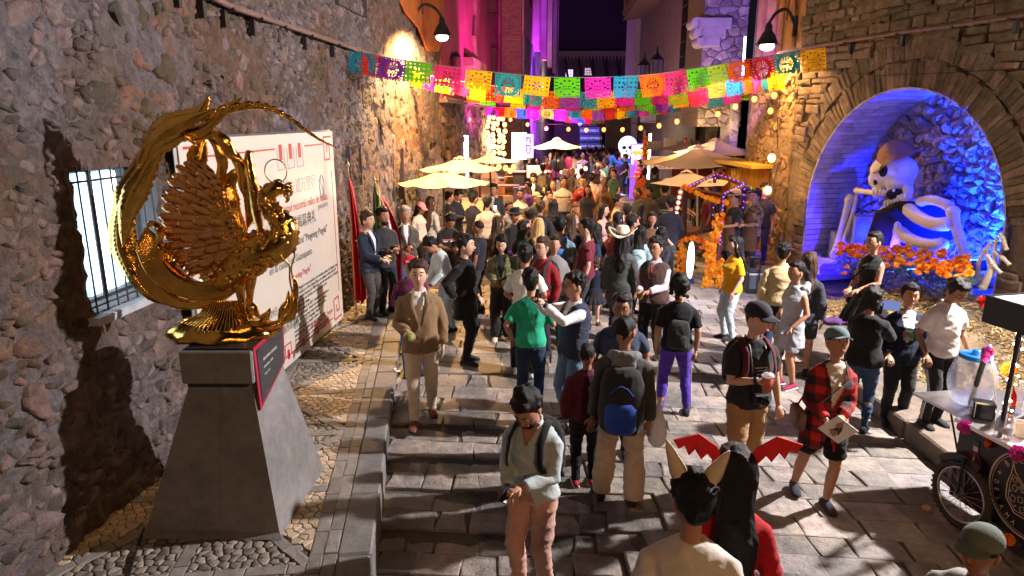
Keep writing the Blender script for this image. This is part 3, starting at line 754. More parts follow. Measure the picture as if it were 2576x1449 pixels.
ft=(V((x0,20.52,0)),V((1,0,0)),UP,V((0,-1,0)))
pts=jitter_pts(rng,(0,3.2,x1-x0,9.8),.2,1.3,.9)
lay([q for q in voronoi(pts,.2,(0,3.2,x1-x0,9.8),1.3)if q],ft,rng,tw,tM,'stone','stones',gap=.012,h=.04,deep=.05,bev=.02,amp=.01,dome=.4,tilt=.2,limit=150)
cbM=mat('corbel_stone',(.34,.32,.36),.8,.15,.2,6)
for(cy,wd)in((58,86),(82,66),(104,46)):
 p=WY(1745+(86-wd)*.35,cy,20.3);w_=wd/F*20.2;m=MB();m.box(p+V((w_/2+.05,.2,0)),(w_,.6,.30),bev=.03)
 m.tube([p+V((.06,-.1,0)),p+V((.06,.5,0))],.15,12);m.build('corbel',cbM,tw)
p=WY(1642,295,33);m=MB();m.box(p,(1.1,.6,.5),bev=.05);m.build('corbel',cbM,tw)
p=WY(1770,262,22.5);m=MB();m.box(p,(.85,.6,.55),bev=.1);m.build('corbel',cbM,tw)
m=MB();m.tube([(WY(1869,190,18.3)),(WY(1875,92,18.3))],.03,6);m.build('light_strip',glow('led_strip',(.8,.85,1.0),5),None,loc=WY(1869,190,18.3),label='thin vertical white light strip on the tower corner',cat='light strip')
arc=empty('arcade',(6,24,0),'row of rough stone piers lit violet and white behind the parasols','arcade')
for(xa,xb,Y,top,c_)in((1632,1660,36,292,(.34,.31,.33)),(1690,1728,30,255,(.18,.15,.13)),(1748,1781,26.5,250,(.25,.22,.19)),(1781,1813,23.4,245,(.16,.15,.17)),(1813,1847,25,262,(.42,.42,.42)),(1846,1866,20.3,215,(.40,.38,.42))):  # white and violet light on the lit piers is put into their stone colours
 a_,b_=WY(xa,top,Y),WY(xb,top,Y);wd=b_.x-a_.x;pr_m=mat('pier_%d'%xa,c_,.85,.4,.9,4,tint=.3,dist=.03)
 m=MB();m.box(((a_.x+b_.x)/2,Y+.5,a_.z/2),(wd,1,a_.z));pr=m.build('pier',pr_m,arc)
 pts=jitter_pts(rng,(0,0,wd,a_.z),.22,1.2,.9);mm=MB()
 for q in voronoi(pts,.22,(0,0,wd,a_.z),1.2):
  if q:stone(mm,q,(V((a_.x,Y,0))-V((6,24,0)),V((1,0,0)),UP,V((0,-1,0))),rng,gap=.012,h=.05,deep=.03,bev=.025,amp=.012,dome=.4,tilt=.2)
 sub(pr,mm,'pier_stones',pr_m,kind='stuff')
m=MB();m.box((8.5,31.5,4.7),(4,14,.5));m.box((10.2,30,2.2),(.4,22,4.4));m.box((8.5,41,2.4),(6,.5,4.8));m.build('back_wall',mat('arcade_back',(.075,.065,.05),.9,.3,.6,3),arc)
rf0=V((6.2,24,0));rd=V((.063,1,0)).normalized();rn=V((-rd.y,rd.x,0));frh=(rf0,rd,UP,rn)
rh=empty('balcony_house',rf0,'dark purple house with a latticed balcony and a tall mullioned window','building')
wallbox(-.6,16,4.95,16,.1,mat('dusk_plaster',(.10,.065,.08),.85,.3,.4,2),rh,fr_=frh)
wallbox(16.5,21.5,0,18,.35,mat('lilac_plaster',(.34,.30,.36),.85,.15,.2,2),rh,'pilaster',fr_=frh)
m=MB();m.prism([(.2,8.6),(14,8.6),(14,8.85),(.2,8.85)],rf0,rd,UP,rn,.1,1.3);bal=m.build('balcony',mat('balcony_timber',(.12,.07,.06),.8,.3),rh)
for i in range(44):
 m=MB();u=.3+i*.315;m.tube([rd*u+UP*8.55+rn*.12,rd*u+UP*8.42+rn*1.28],.05,4);sub(bal,m,'joist',mat('balcony_timber',(.12,.07,.06)))
m=MB()
for i in range(46):
 u=.2+i*.3;m.tube([rd*u+UP*8.85+rn*1.25,rd*(u+.9)+UP*10.0+rn*1.25],.015,4);m.tube([rd*(u+.9)+UP*8.85+rn*1.25,rd*u+UP*10.0+rn*1.25],.015,4)
sub(bal,m,'lattice',mat('lattice_timber',(.18,.10,.10),.8),kind='stuff')
for u in(.2,3,6,9,12,14):
 m=MB();m.tube([rd*u+UP*8.85+rn*1.25,rd*u+UP*12+rn*1.25],.06,4);sub(bal,m,'post',IRON)
m=MB();m.tube([rd*.2+UP*10.05+rn*1.25,rd*14+UP*10.05+rn*1.25],.06,4);sub(bal,m,'handrail',IRON)
wallbox(1.2,2.6,5.2,8.0,.14,mat('pale_door_frame',(.5,.46,.5),.8),rh,'window_surround',fr_=frh)
wn=wallbox(1.5,2.35,5.2,7.9,.16,mat('window_blue',(.02,.03,.07),.15),rh,'window',fr_=frh)
m=MB()
for u in(1.5,1.78,2.07,2.35):m.tube([rd*u+UP*5.2+rn*.18,rd*u+UP*7.9+rn*.18],.02,4)
for z in(5.6,6.1,6.7,7.3,7.9):m.tube([rd*1.5+UP*z+rn*.18,rd*2.35+UP*z+rn*.18],.02,4)
sub(wn,m,'mullion',IRON)
wallbox(-.6,15.5,0,4.95,.05,mat('arcade_back',(.075,.065,.05)),rh,'lower_wall',fr_=frh)
for(x,y)in((1620,185),(1652,172)):
 p=WY(x,y,26 if x<1640 else 25);e=empty('iron_lantern',p,'black iron bracket lantern %s on the balcony house'%('farther left' if x<1640 else 'nearer right'),'lantern','pair of unlit iron lanterns')
 m=MB();m.box(p,(.36,.36,.55));m.build('cage',mat('lantern_glass',(.12,.10,.12),.2,0),e)
 for dx in(-.18,0,.18):
  m=MB();m.tube([p+V((dx,-.19,-.3)),p+V((dx,-.19,.3))],.015,4);m.build('bar',IRON,e)
 m=MB();m.lathe([(.26,.28),(.05,.5),(.02,.75)],p,8);m.build('finial',IRON,e)
p=WY(1686,359,24.6);m=MB();m.box(p,(.44,.1,.36),bev=.02);m.box(p+V((0,-.06,0)),(.02,.03,.34));m.build('open_book_sign',mat('paper_sign',(.5,.5,.36),.8,.1),None,loc=p,label='pale open book shaped panel above the striped stall roof',cat='sign')
# TERRACE, MOUND
ter=empty('terrace',(4.35,8,0),kind='structure')
tm=mat('terrace_flag',(.16,.125,.095),.8,.35,.8,6,tint=.3,dist=.02)
t=3.0;rows_=[]
while t<12.1:
 d=rng.uniform(.5,1.0);rows_.append((t,min(12.1,t+d)));t+=d
for(a_,b_)in rows_:
 m=MB();m.cur=rng.random();m.box((4.35+.17+rng.uniform(-.02,.02),(a_+b_)/2,.03),(.36,b_-a_-.012,.34+rng.uniform(-.01,.01)),bev=.02);m.build('kerb_stone',tm,ter)
for(a_,b_)in rows_:
 for x_ in(4.9,):
  m=MB();m.cur=rng.random();m.box((x_+.16+.11,(a_+b_)/2+rng.uniform(-.02,.02),.03),(1.1,b_-a_-.014,.32),bev=.015);m.build('terrace_slab',tm,ter)
m=MB();nx,ny=34,60;vs=[]
for j in range(ny+1):
 for i in range(nx+1):
  y=5.0+j*(13.6-5.0)/ny;xr=6.1+(15.1-y)*.236+1.3;x=4.7+(xr-4.7)*i/nx
  inside=max(0,x-(6.1+(15.1-y)*.236));z=.14+mound(x,y)+.10*noise.noise(V((x*1.8,y*1.8,0)))*min(1,max(0,(x-5.2)*1.5))+.05*noise.noise(V((x*6,y*6,0)))*(1 if x>5.2 else 0)
  if y>12:z-=(y-12)*.25
  vs.append(V((x,y,z)))
m.add(vs,[(j*(nx+1)+i,j*(nx+1)+i+1,(j+1)*(nx+1)+i+1,(j+1)*(nx+1)+i)for j in range(ny)for i in range(nx)])
m.build('earth_mound',mat('dry_earth',(.20,.14,.075),.95,.4,1,8,dist=.03,col2=(.09,.06,.035),scale2=2),None,kind='structure',smooth=True)
def mz(x,y):return .14+mound(x,y)+(0 if y<12 else-(y-12)*.25)
m=MB()
for i in range(9000):
 y=rng.uniform(7.4,12.6);x=rng.uniform(5.15,6.15+(15.1-y)*.236)
 if noise.noise(V((x*.9,y*.9,7)))<-.12:continue
 z=mz(x,y)+rng.uniform(0,.05);a=rng.uniform(0,2*PI);L=rng.uniform(.06,.2);d=V((math.cos(a),math.sin(a),rng.uniform(-.1,.45)))*L;s_=V((-math.sin(a),math.cos(a),0))*.0035
 p=V((x,y,z));m.cur=rng.random();m.add([p-s_,p+s_,p+d*.6+s_+V((0,0,.02)),p+d],[(0,1,2),(0,2,3)])
m.build('straw',mat('dry_straw',(.42,.30,.14),.8,.2,tint=.4),None,kind='stuff',label='loose dry straw strewn over the mound below the skeleton',cat='straw')
# PEOPLE
jobs=[]
def remesh(mb,voxel,o,post=None,smooth=3):
 jobs.append((mb,voxel,o,post,smooth))
def run_jobs():
 tc=bpy.data.collections.new('tmp');scene.collection.children.link(tc);L=[]
 for mb,vx,o,post,sm in jobs:
  t=bpy.data.objects.new('tmp',mb.mesh('tmp'));tc.objects.link(t)
  md=t.modifiers.new('r','REMESH');md.mode='VOXEL';md.voxel_size=vx;md.use_smooth_shade=True
  if sm:m2=t.modifiers.new('s','SMOOTH');m2.factor=.6;m2.iterations=sm
  L.append(t)
 dg=bpy.context.evaluated_depsgraph_get()
 for t,(mb,vx,o,post,sm)in zip(L,jobs):
  me=bpy.data.meshes.new_from_object(t.evaluated_get(dg));me.name=o.name
  if post:me=post(me)or me
  me.polygons.foreach_set('use_smooth',[True]*len(me.polygons))
  if 'rnd' not in me.attributes:me.attributes.new('rnd','FLOAT','FACE')
  old=o.data
  for m_ in old.materials:me.materials.append(m_)
  for q in users.get(old.name,[o]):q.data=me
 for t in L:d=t.data;bpy.data.objects.remove(t);bpy.data.meshes.remove(d)
 bpy.data.collections.remove(tc)
users={}
def co_of(me):a=np.empty(len(me.vertices)*3,np.float32);me.vertices.foreach_get('co',a);return a.reshape(-1,3)
def no_of(me):a=np.empty(len(me.vertices)*3,np.float32);me.vertices.foreach_get('normal',a);return a.reshape(-1,3)
def wrinkle(me,amp,seed,anis=(1,1,1),f=1.0):
 c=co_of(me);n=no_of(me);r=np.random.RandomState(seed);q=c*np.array(anis);d=np.zeros(len(c))
 for k in range(7):
  fr_=r.uniform(12,46)*f;a=r.normal(size=3);a/=np.linalg.norm(a);b=r.normal(size=3);b/=np.linalg.norm(b)
  ph=1.6*np.sin(q@b*fr_*.55+r.uniform(0,6))
  d+=(1-np.abs(np.sin(q@a*fr_*.5+ph+r.uniform(0,6))))**2*(20/fr_)
 d-=d.mean();c+=n*(d*amp)[:,None];me.vertices.foreach_set('co',c.astype(np.float32).ravel());me.update()
def drop_faces(me,mask_fn):
 c=co_of(me);polys=[tuple(p.vertices)for p in me.polygons]
 fc=np.array([c[list(p)].mean(0)for p in polys]);keep=~mask_fn(fc)
 nm=bpy.data.meshes.new(me.name);nm.from_pydata(c.tolist(),[],[p for p,k in zip(polys,keep)if k]);nm.update();return nm
def ik(a,b,l1,l2,hint):
 d=b-a;L=max(.05,min(d.length,l1+l2-.002));n=d.normalized();e=a+n*L
 x=(l1*l1-l2*l2+L*L)/(2*L);h=math.sqrt(max(0,l1*l1-x*x));hn=V(hint)-n*n.dot(V(hint));hn.normalize()
 return a+n*x+hn*h,e
SKIN={k:mat('skin_'+k,c,.5,.10,.10,9,dist=.003,spec=.35,subs=.06)for k,c in dict(tan=(.40,.20,.12),brown=(.27,.125,.07),fair=(.55,.33,.23),dark=(.20,.09,.05)).items()}
HAIRM={k:mat('hair_'+k,c,.5,.3,.8,30,dist=.006,spec=.22,anis=(3,3,.6))for k,c in dict(black=(.010,.008,.008),brown=(.05,.025,.014),grey=(.30,.28,.26),blond=(.52,.34,.13),auburn=(.10,.035,.02)).items()}
EYEW=mat('eye_white',(.6,.56,.52),.2,0);EYEB=mat('eye_dark',(.012,.008,.006),.15,0)
LIPM=mat('lips',(.33,.10,.08),.5,.1);SOLE=mat('sole_white',(.6,.6,.58),.6,.1)
def head_fn(fem):
 def fn(p,d):
  x,y,z=d.x,d.y,d.z;q=V(p)
  jaw=max(0,-z)
  q.x*=1-.30*jaw**1.3-.04*fem*jaw;q.y*=1-.10*jaw
  if y<0:
   q.y*=1-.10*(1-abs(z))*(abs(x)>.5)*0
   q.y+=.010*math.exp(-((z-.12)/.12)**2)*math.exp(-((abs(x)-.38)/.20)**2)
   q.y-=.004*math.exp(-((z-.34)/.10)**2)*math.exp(-(x/.6)**2)
   q.y-=.004*math.exp(-((z+.50)/.09)**2)*math.exp(-(x/.26)**2)
   q.y-=.008*math.exp(-((z+.82)/.16)**2)*math.exp(-(x/.35)**2)
   q.x*=1+.04*math.exp(-((z+.10)/.2)**2)
  return q
 return fn
def head_mb(mb,c,R,s,fem=0):
 M=R.copy()
 mb.ball(c,(.074*s,.094*s,.118*s),28,22,M=M,fn=head_fn(fem))
 T=lambda x,y,z:c+M@(V((x,y,z))*s)
 mb.add([T(0,-.090,.018),T(-.010,-.094,-.010),T(.010,-.094,-.010),T(0,-.116,-.022),T(-.016,-.094,-.028),T(.016,-.094,-.028),T(0,-.098,-.036)],[(0,1,3),(0,3,2),(1,4,3),(2,3,5),(4,6,3),(3,6,5),(0,2,1)])
 for sx in(-1,1):mb.ball(T(sx*.074,.008,-.008),(.010*s,.020*s,.032*s),8,6,M=M)
def hand_mb(mb,wr,d,up,s,curl=.5,side=1):
 d=d.normalized();up=(up-d*d.dot(up)).normalized();r=d.cross(up)
 mb.rings([(wr,r*.024*s,up*.018*s),(wr+d*.045*s,r*.040*s,up*.016*s),(wr+d*.085*s,r*.041*s,up*.013*s),(wr+d*.095*s,r*.036*s,up*.010*s)],10)
 for k,(off,L)in enumerate(((-.030,.066),(-.010,.078),(.010,.073),(.028,.056))):
  p=wr+d*.088*s+r*off*s;a=curl*.7;q1=p+(d*math.cos(a)-up*math.sin(a))*L*.5*s
  a2=curl*1.7;q2=q1+(d*math.cos(a2)-up*math.sin(a2))*L*.5*s
  mb.tube([p,q1,q2],[.0095*s,.009*s,.007*s],6)
 p=wr+d*.03*s-r*.030*s*side;q1=p+(d*.6-r*.7*side-up*.25)*.038*s;q2=q1+(d*.9-r*.15*side-up*.35)*.032*s
 mb.tube([p,q1,q2],[.013*s,.011*s,.008*s],6)
def cap(col):return(cloth(col)if isinstance(col,tuple)else col)
pcount=[0]
PEOPLE={}
def person(key,px,py,h,yaw,label,top=('tee',(.5,.5,.5)),bot=('trousers',(.05,.05,.06)),hair=('short','black'),hands=(None,None),feet=None,lean=0.,tw=0.,head=(0.,0.),girth=1.08,fem=0,skin='tan',vx=.013,shoe=(.02,.02,.02),acc=(),zg=None,xyz=None,under=None,elbow=(None,None),side=0.,group=None,seat=0):
 """px,py = where the crown of the head shows; h = height of the crown over the ground"""
 pcount[0]+=1;seed=pcount[0];s=(h/(1.75-.44*seat))*(1+.03*abs(lean))
 if xyz is None:
  g_=0 if zg is None else zg
  for _ in range(5):
   p=W(px,py,g_+h)
   if zg is None:g_=gz(p.x,p.y)
  base=V((p.x,p.y,g_))
 else:base=V(xyz)
 yr=rad(yaw)
 off=Matrix.Rotation(yr,3,'Z')@V((math.sin(side)*.7*s,-math.sin(lean)*.72*s,0));base=V((base.x-off.x,base.y-off.y,base.z))
 root=empty('person',base,label,'person',group,rz=yr);PEOPLE[key]=root
 hipz=(.92-seat*.44)*s;piv=V((0,0,hipz));RL=Matrix.Rotation(lean,3,'X')@Matrix.Rotation(side,3,'Y')@Matrix.Rotation(tw,3,'Z')
 T=lambda x,y,z:piv+RL@(V((x,y,z-.92))*s)
 mirror=(1,-1)
 def build(mb,name,m,voxel=vx,post=None,smooth=3):
  o=bpy.data.objects.new(name,bpy.data.meshes.new(name));o.data.materials.append(m);C.objects.link(o);o.parent=root
  remesh(mb,voxel,o,post,smooth);return o
 gw=girth
 TORSO=[(.86,.160,.110,.00),(.93,.168,.118,.00),(1.02,.150,.108,-.005),(1.10,.143,.104,-.01),(1.20,.158,.112,-.008),(1.30,.178,.116,.0),(1.375,.176,.106,.006),(1.42,.140,.085,.012),(1.455,.088,.07,.012)]
 if fem:TORSO=[(.86,.168,.115,.0),(.93,.172,.120,.0),(1.02,.145,.102,-.004),(1.10,.125,.092,-.006),(1.20,.138,.102,-.012),(1.29,.152,.118,-.018),(1.37,.158,.098,.004),(1.42,.130,.078,.010),(1.45,.080,.06,.012)]
 def torso(mb,e,z0=.0,z1=9,flare=0,k=1.0):
  rs=[]
  for z,w_,d_,y_ in TORSO:
   if z<z0-.04 or z>z1:continue
   g2=1+(gw-1)*(1.0 if z<1.3 else .5)
   rs.append((T(0,y_-(gw-1)*.05*(z<1.3),z),RL@V(((w_*g2+e)*s,0,0)),RL@V((0,(d_*(1+(gw-1)*1.4*(z<1.34))+e)*s,0))))
  if z0<.84:
   n_=3
   for i in range(1,n_+1):
    z=.86-(.86-z0)*i/n_;rs.insert(0,(T(0,0,z),RL@V(((.166*gw+e+flare*i/n_)*s,0,0)),RL@V((0,(.125*gw+e+flare*.8*i/n_)*s,0))))
  mb.rings(rs,22)
 sh=[T(sx*(.170 if not fem else .146),.008,1.378)for sx in mirror]
 arms=[]
 for i,sx in enumerate(mirror):
  hd=hands[i]
  hp=T(sx*(.235+.06*(gw-1)),-.02,.86)if hd is None else T(*hd)
  el,wr=ik(sh[i],hp,.285*s,.255*s,RL@V(elbow[i]if elbow[i]else(sx*.45,.55,-.6)))
  arms.append((sh[i],el,wr))
 if feet is None:feet=((.10,.02),(-.10,-.03))
 legs=[]
 for i,sx in enumerate(mirror):
  f_=feet[i];fz=f_[2]if len(f_)>2 else 0
  an=V((f_[0]*s,f_[1]*s,(.085+fz)*s));hp=V((sx*.088*s,0,hipz-.02*s))
  kn,an2=ik(hp,an,.43*s,.41*s,V((sx*.08,-1,.1)));legs.append((hp,kn,an2))
 b=MB();torso(b,0,.86)
 nk=T(0,.01,1.47);R3=RL@Matrix.Rotation(head[1],3,'Z')@Matrix.Rotation(head[0],3,'X')*1.2
 hc=T(0,-.012,1.52)+R3@(V((0,-.010,.112))*s)
 b.tube([T(0,.012,1.40),nk,hc+R3@V((0,.012,-.06))*s],[.062*s,.052*s*(1-.12*fem),.050*s],12)
 b.ball(hc,(.068*s,.088*s,.110*s),16,12,M=R3)
 for i,(a,e,wv)in enumerate(arms):
  g2=1+(gw-1)*.7
  b.tube([a+RL@V((-mirror[i]*.03*s,0,0)),a.lerp(e,.18),a.lerp(e,.4),e,e.lerp(wv,.35),wv,wv+(wv-e).normalized()*.02*s],[.040*s*g2,.048*s*g2,.045*s*g2,.038*s*g2,.037*s*g2,.026*s,.024*s],10)
 for i,(hp,kn,an)in enumerate(legs):
  b.tube([hp+V((0,0,.04))*s,hp.lerp(kn,.4),kn,kn.lerp(an,.35)+V((0,.012,0))*s,an],[.088*s*gw,.076*s*gw,.054*s,.056*s,.036*s],12)
 hm=MB();head_mb(hm,hc,R3,s,fem)
 for i,sx in enumerate(mirror):
  a,e,wv=arms[i];d=(wv-e).normalized();hu=V((sx,0,0))if hands[i]is None else V((0,0,1));
  if abs(d.dot(hu))>.85:hu=V((0,-1,0))
  hand_mb(hm,wv+d*.012*s,d,hu if hands[i]is None else hu,s,.45 if hands[i]is None else .8,side=sx)
 def addhead(me):
  c=[tuple(v.co)for v in me.vertices];f=[tuple(p.vertices)for p in me.polygons];k=len(c)
  nm=bpy.data.meshes.new('body');nm.from_pydata(c+[tuple(v)for v in hm.v],[],f+[tuple(i+k for i in q)for q in hm.f]);return nm
 build(b,'body',SKIN[skin],max(vx,.012),addhead,2)
 if vx<=.02:
  for i,sx in enumerate(mirror):
   for nm,m_,mk in(('eye',EYEW,lambda mb:mb.ball(hc+R3@(V((sx*.028,-.0795,.014))*s),(.0135*s,.006*s,.0065*s),8,6,M=R3)),('iris',EYEB,lambda mb:mb.ball(hc+R3@(V((sx*.028,-.0845,.014))*s),(.0080*s,.0034*s,.0072*s),8,5,M=R3)),('eyebrow',HAIRM.get(hair[1],HAIRM['black']),lambda mb:mb.tube([hc+R3@(V((sx*xx,yy,zz))*s)for xx,yy,zz in((.012,-.091,.036),(.030,-.087,.043),(.050,-.074,.036))],[.0036*s,.0046*s,.002*s],5))):
    q=MB();mk(q);q.build(nm,m_,root,True,world=False)
  q=MB();q.tube([hc+R3@(V((xx,yy,zz))*s)for xx,yy,zz in((-.026,-.078,-.056),(-.010,-.089,-.054),(.010,-.089,-.054),(.026,-.078,-.056))],[.002*s,.006*s,.006*s,.002*s],6)
  q.build('mouth',LIPM,root,True,world=False)
 hs,hk=hair;hmb=MB();HC=lambda x,y,z:hc+R3@(V((x,y,z))*s)
 hm_=HAIRM.get(hk,HAIRM['black'])
 if hs!='bald':
  if hs=='buzz' or any(a[0]=='baseball' for a in acc):hmb.ball(HC(0,.012,.026),(.076*s,.090*s,.100*s),20,16,M=R3)
  else:
   hmb.ball(HC(0,.026,.040),(.086*s,.094*s,.100*s),20,16,M=R3)
   hmb.ball(HC(0,-.035,.092),(.062*s,.050*s,.036*s),12,8,M=R3)
   for sx in mirror:hmb.ball(HC(sx*.066,-.004,.02),(.014*s,.030*s,.045*s),8,6,M=R3)
   hmb.ball(HC(0,.062,-.03),(.060*s,.035*s,.05*s),10,8,M=R3)
  if hs=='short' and not any(a[0]in('baseball','brimhat')for a in acc):
   r_=random.Random(seed)
   for _ in range(34):
    a=r_.uniform(0,2*PI);z=r_.uniform(.0,1);q=V((math.cos(a)*math.sqrt(1-z*z),math.sin(a)*math.sqrt(1-z*z),z))
    if q.y<-.5 and z<.62:continue
    hmb.ball(HC(q.x*.082,.024+q.y*.090,.044+z*.096),(.020*s,.030*s,.012*s),8,6,M=R3@Matrix.Rotation(r_.uniform(0,3),3,'Z')@Matrix.Rotation(r_.uniform(-.6,.6),3,'X'))
  if hs in('long','verylong'):
   L=.30 if hs=='long' else .50
   B_=lambda y,z,w_,d_:(T(0,y,z),RL@V((w_*s,0,0)),RL@V((0,d_*s,0)))
   hmb.rings([(HC(0,.03,.06),R3@V((.085*s,0,0)),R3@V((0,.08*s,0))),(HC(0,.05,-.05),R3@V((.092*s,0,0)),R3@V((0,.065*s,0))),B_(.075,1.47,.10,.06),B_(.12+(gw-1)*.12,1.36,.115,.055),B_(.145+(gw-1)*.14,1.55-L,.09,.050),B_(.14+(gw-1)*.14,1.46-L,.03,.02)],18)
   for sx in mirror:hmb.tube([HC(sx*.070,-.025,.06),HC(sx*.084,-.02,-.04),T(sx*.085,.02,1.46),T(sx*.10,.05,1.36)],[.018*s,.024*s,.030*s,.018*s],8)
  if hs=='bun':hmb.ball(HC(0,.125,.0),.042*s,12,10)
  if hs=='tail':hmb.tube([HC(0,.10,.02),HC(0,.16,-.02),HC(.02,.17,-.12),HC(.03,.14,-.22)],[.03*s,.04*s,.035*s,.012*s],10)
  if hs=='curly':
   r_=random.Random(seed)
   for _ in range(46):
    a=r_.uniform(0,2*PI);z=r_.uniform(-1.15,1);q=V((math.cos(a)*math.sqrt(max(.05,1-z*z if z>0 else 1)),math.sin(a)*math.sqrt(max(.05,1-z*z if z>0 else 1)),z))
    if q.y<-.35 and z<.55:continue
    hmb.ball(HC(q.x*.085,.02+q.y*.09,.02+z*.11),.032*s,8,6)
  def hp_(me,seed=seed):wrinkle(me,(.006 if 'long' not in hs else .010)if hs!='curly' else .007,seed,(2.2,2.2,.35))
  build(hmb,'hair',hm_,min(vx,.011)if vx<.02 else .018,hp_,2)
 bk,bc=bot[0],bot[1];tb=MB();m_b=bc if not isinstance(bc,tuple)else cloth(bc)
 if bk in('trousers','wide','slim','shorts'):
  e={'trousers':.014,'wide':.026,'slim':.008,'shorts':.02}[bk]
  g2=gw
  tb.rings([(piv+V((0,0,z*s)),V(((w_*g2+e)*s,0,0)),V((0,(d_*g2+e)*s,0)))for z,w_,d_ in((-.08,.150,.105),(.0,.150,.100),(.07,.136,.096),(.12,.124,.09))],20)
  for hp,kn,an in legs:
   aw_={'trousers':.052,'wide':.088,'slim':.036,'shorts':.07}[bk]*s
   if bk=='shorts':tb.tube([hp+V((0,0,.03)),hp.lerp(kn,.4),hp.lerp(kn,.82)],[.095*s*gw,(.080*gw+e)*s,(.072*gw+e)*s],14)
   else:
    k2=an+V((0,.006,-.03*s));tb.tube([hp+V((0,0,.03)),hp.lerp(kn,.4),kn,kn.lerp(k2,.4)+V((0,.010,0))*s,k2],[.092*s*gw,(.076*gw+e)*s,(.058*(1+(gw-1)*.6)+e)*s,(.054+e)*s*(1+(bk=='wide')*.3),aw_],14)
  def tp(me,seed=seed):wrinkle(me,.0062,seed*3+1,(1,1,1.6))
  build(tb,'shorts' if bk=='shorts' else 'trousers',m_b,vx,tp)
 elif bk=='skirt':
  L=bot[2]if len(bot)>2 else .45;tb.rings([(piv+V((0,0,z*s)),V((w_*s,0,0)),V((0,w_*.85*s,0)))for z,w_ in((.12,.145),(.04,.18),(-.1,.21),(-L*.7,.24+L*.18),(-L,.26+L*.2))],28)
  def sp_(me,seed=seed):
   c=co_of(me);a=np.arctan2(c[:,1],c[:,0]);k=np.clip((piv.z-c[:,2])/(L*s),0,1);f_=1+.07*k*np.sin(a*14+seed);c[:,0]*=f_;c[:,1]*=f_;me.vertices.foreach_set('co',c.ravel());me.update()
  build(tb,'skirt',m_b,vx,sp_)
  if len(bot)>3:
   t2=MB()
   for hp,kn,an in legs:t2.tube([hp,kn,an],[.08*s,.058*s,.042*s],12)
   build(t2,'tights',cloth(bot[3]),vx)
 sm_=cloth(shoe)if isinstance(shoe,tuple)else shoe
 for i,(hp,kn,an)in enumerate(legs):
  sx=mirror[i];q=MB();dr=V((sx*.12,-1,0)).normalized();r_=V((-dr.y,dr.x,0));g0=V((an.x,an.y,an.z-.085*s))
  pf=[(-.085,.030,.05),(-.05,.040,.085),(.0,.042,.088),(.06,.044,.070),(.12,.048,.052),(.165,.040,.038),(.185,.018,.02)]
  q.rings([(g0+dr*a_*s+V((0,0,h_*.5*s)),r_*w_*s,V((0,0,h_*.5*s)))for a_,w_,h_ in pf],12)
  so=q.build('shoe',sm_,root,True,world=False)
  q=MB();q.rings([(g0+dr*a_*s+V((0,0,.008*s)),r_*(w_+.002)*s,V((0,0,.012*s)))for a_,w_,h_ in pf],12);sub(so,q,'sole',SOLE if sum(shoe if isinstance(shoe,tuple)else(1,1,1))>.25 else BLACK)
 def upper(kind,m,e,z0,sleeve,name,vcut=None,collar=False,flare=0,wr_=.005,sleeves_m=None):
  mb=MB();torso(mb,e,z0,9,flare)
  mb.rings([(T(0,.010,1.44),RL@V(((.105+e)*s,0,0)),RL@V((0,(.075+e)*s,0))),(T(0,.012,1.475),RL@V((.070*s,0,0)),RL@V((0,.066*s,0)))],16)
  if collar:mb.tube([T(.062*math.cos(t),.012+.062*math.sin(t),1.485+.012*math.sin(t))for t in[PI*k/10*1.6-.95 for k in range(11)]],.014*s,6)
  sb=mb if sleeves_m is None else MB()
  for i,(a,el,wv)in enumerate(arms):
   g2=1+(gw-1)*.7;R_=lambda r:(r*g2+e)*s
   if sleeve=='long':sb.tube([a+RL@V((-mirror[i]*.03*s,0,0)),a.lerp(el,.16),a.lerp(el,.4),el,el.lerp(wv,.5),wv.lerp(el,.04)],[R_(.036),R_(.050),R_(.048),R_(.046),R_(.040),R_(.032)],12)
   elif sleeve=='short':sb.tube([a+RL@V((-mirror[i]*.03*s,0,0)),a.lerp(el,.16),a.lerp(el,.45),a.lerp(el,.80)],[R_(.034),R_(.050),R_(.052),R_(.056)],12)
   elif sleeve=='elbow':sb.tube([a+RL@V((-mirror[i]*.03*s,0,0)),a.lerp(el,.2),el,el.lerp(wv,.25)],[R_(.036),R_(.050),R_(.048),R_(.046)],12)
   elif sleeve=='cap':sb.tube([a+(a-el)*.06,a.lerp(el,.22)],[R_(.055),R_(.05)],12)
  RLi=RL.inverted();RLn=np.array(RL.inverted());pv=np.array(piv)
  def post(me,seed=seed):
   wrinkle(me,wr_*.95,seed*7+len(name),(1,1,1.3))
   if vcut:
    w0,zb,zt=vcut
    def mk(fc):
     q=(fc-pv)@RLn.T/s;zz=q[:,2]+.92;wd=np.where(zz>zb,(zz-zb)/(zt-zb)*w0+.008,0)
     if zb>z0+.1:wd=np.where(zz<zb-.22,(zb-.22-zz)*.28,wd)
     return(q[:,1]<-.02)&(np.abs(q[:,0])<wd)
    return drop_faces(me,mk)
  o=build(mb,name,m,vx,post)
  if sleeves_m is not None:build(sb,'sleeves',sleeves_m,vx,lambda me,seed=seed:wrinkle(me,.004,seed+5))
  return o
 kind,tc_=top[0],top[1];m_t=tc_ if not isinstance(tc_,tuple)else cloth(tc_)
 um=cloth(under)if isinstance(under,tuple)else under
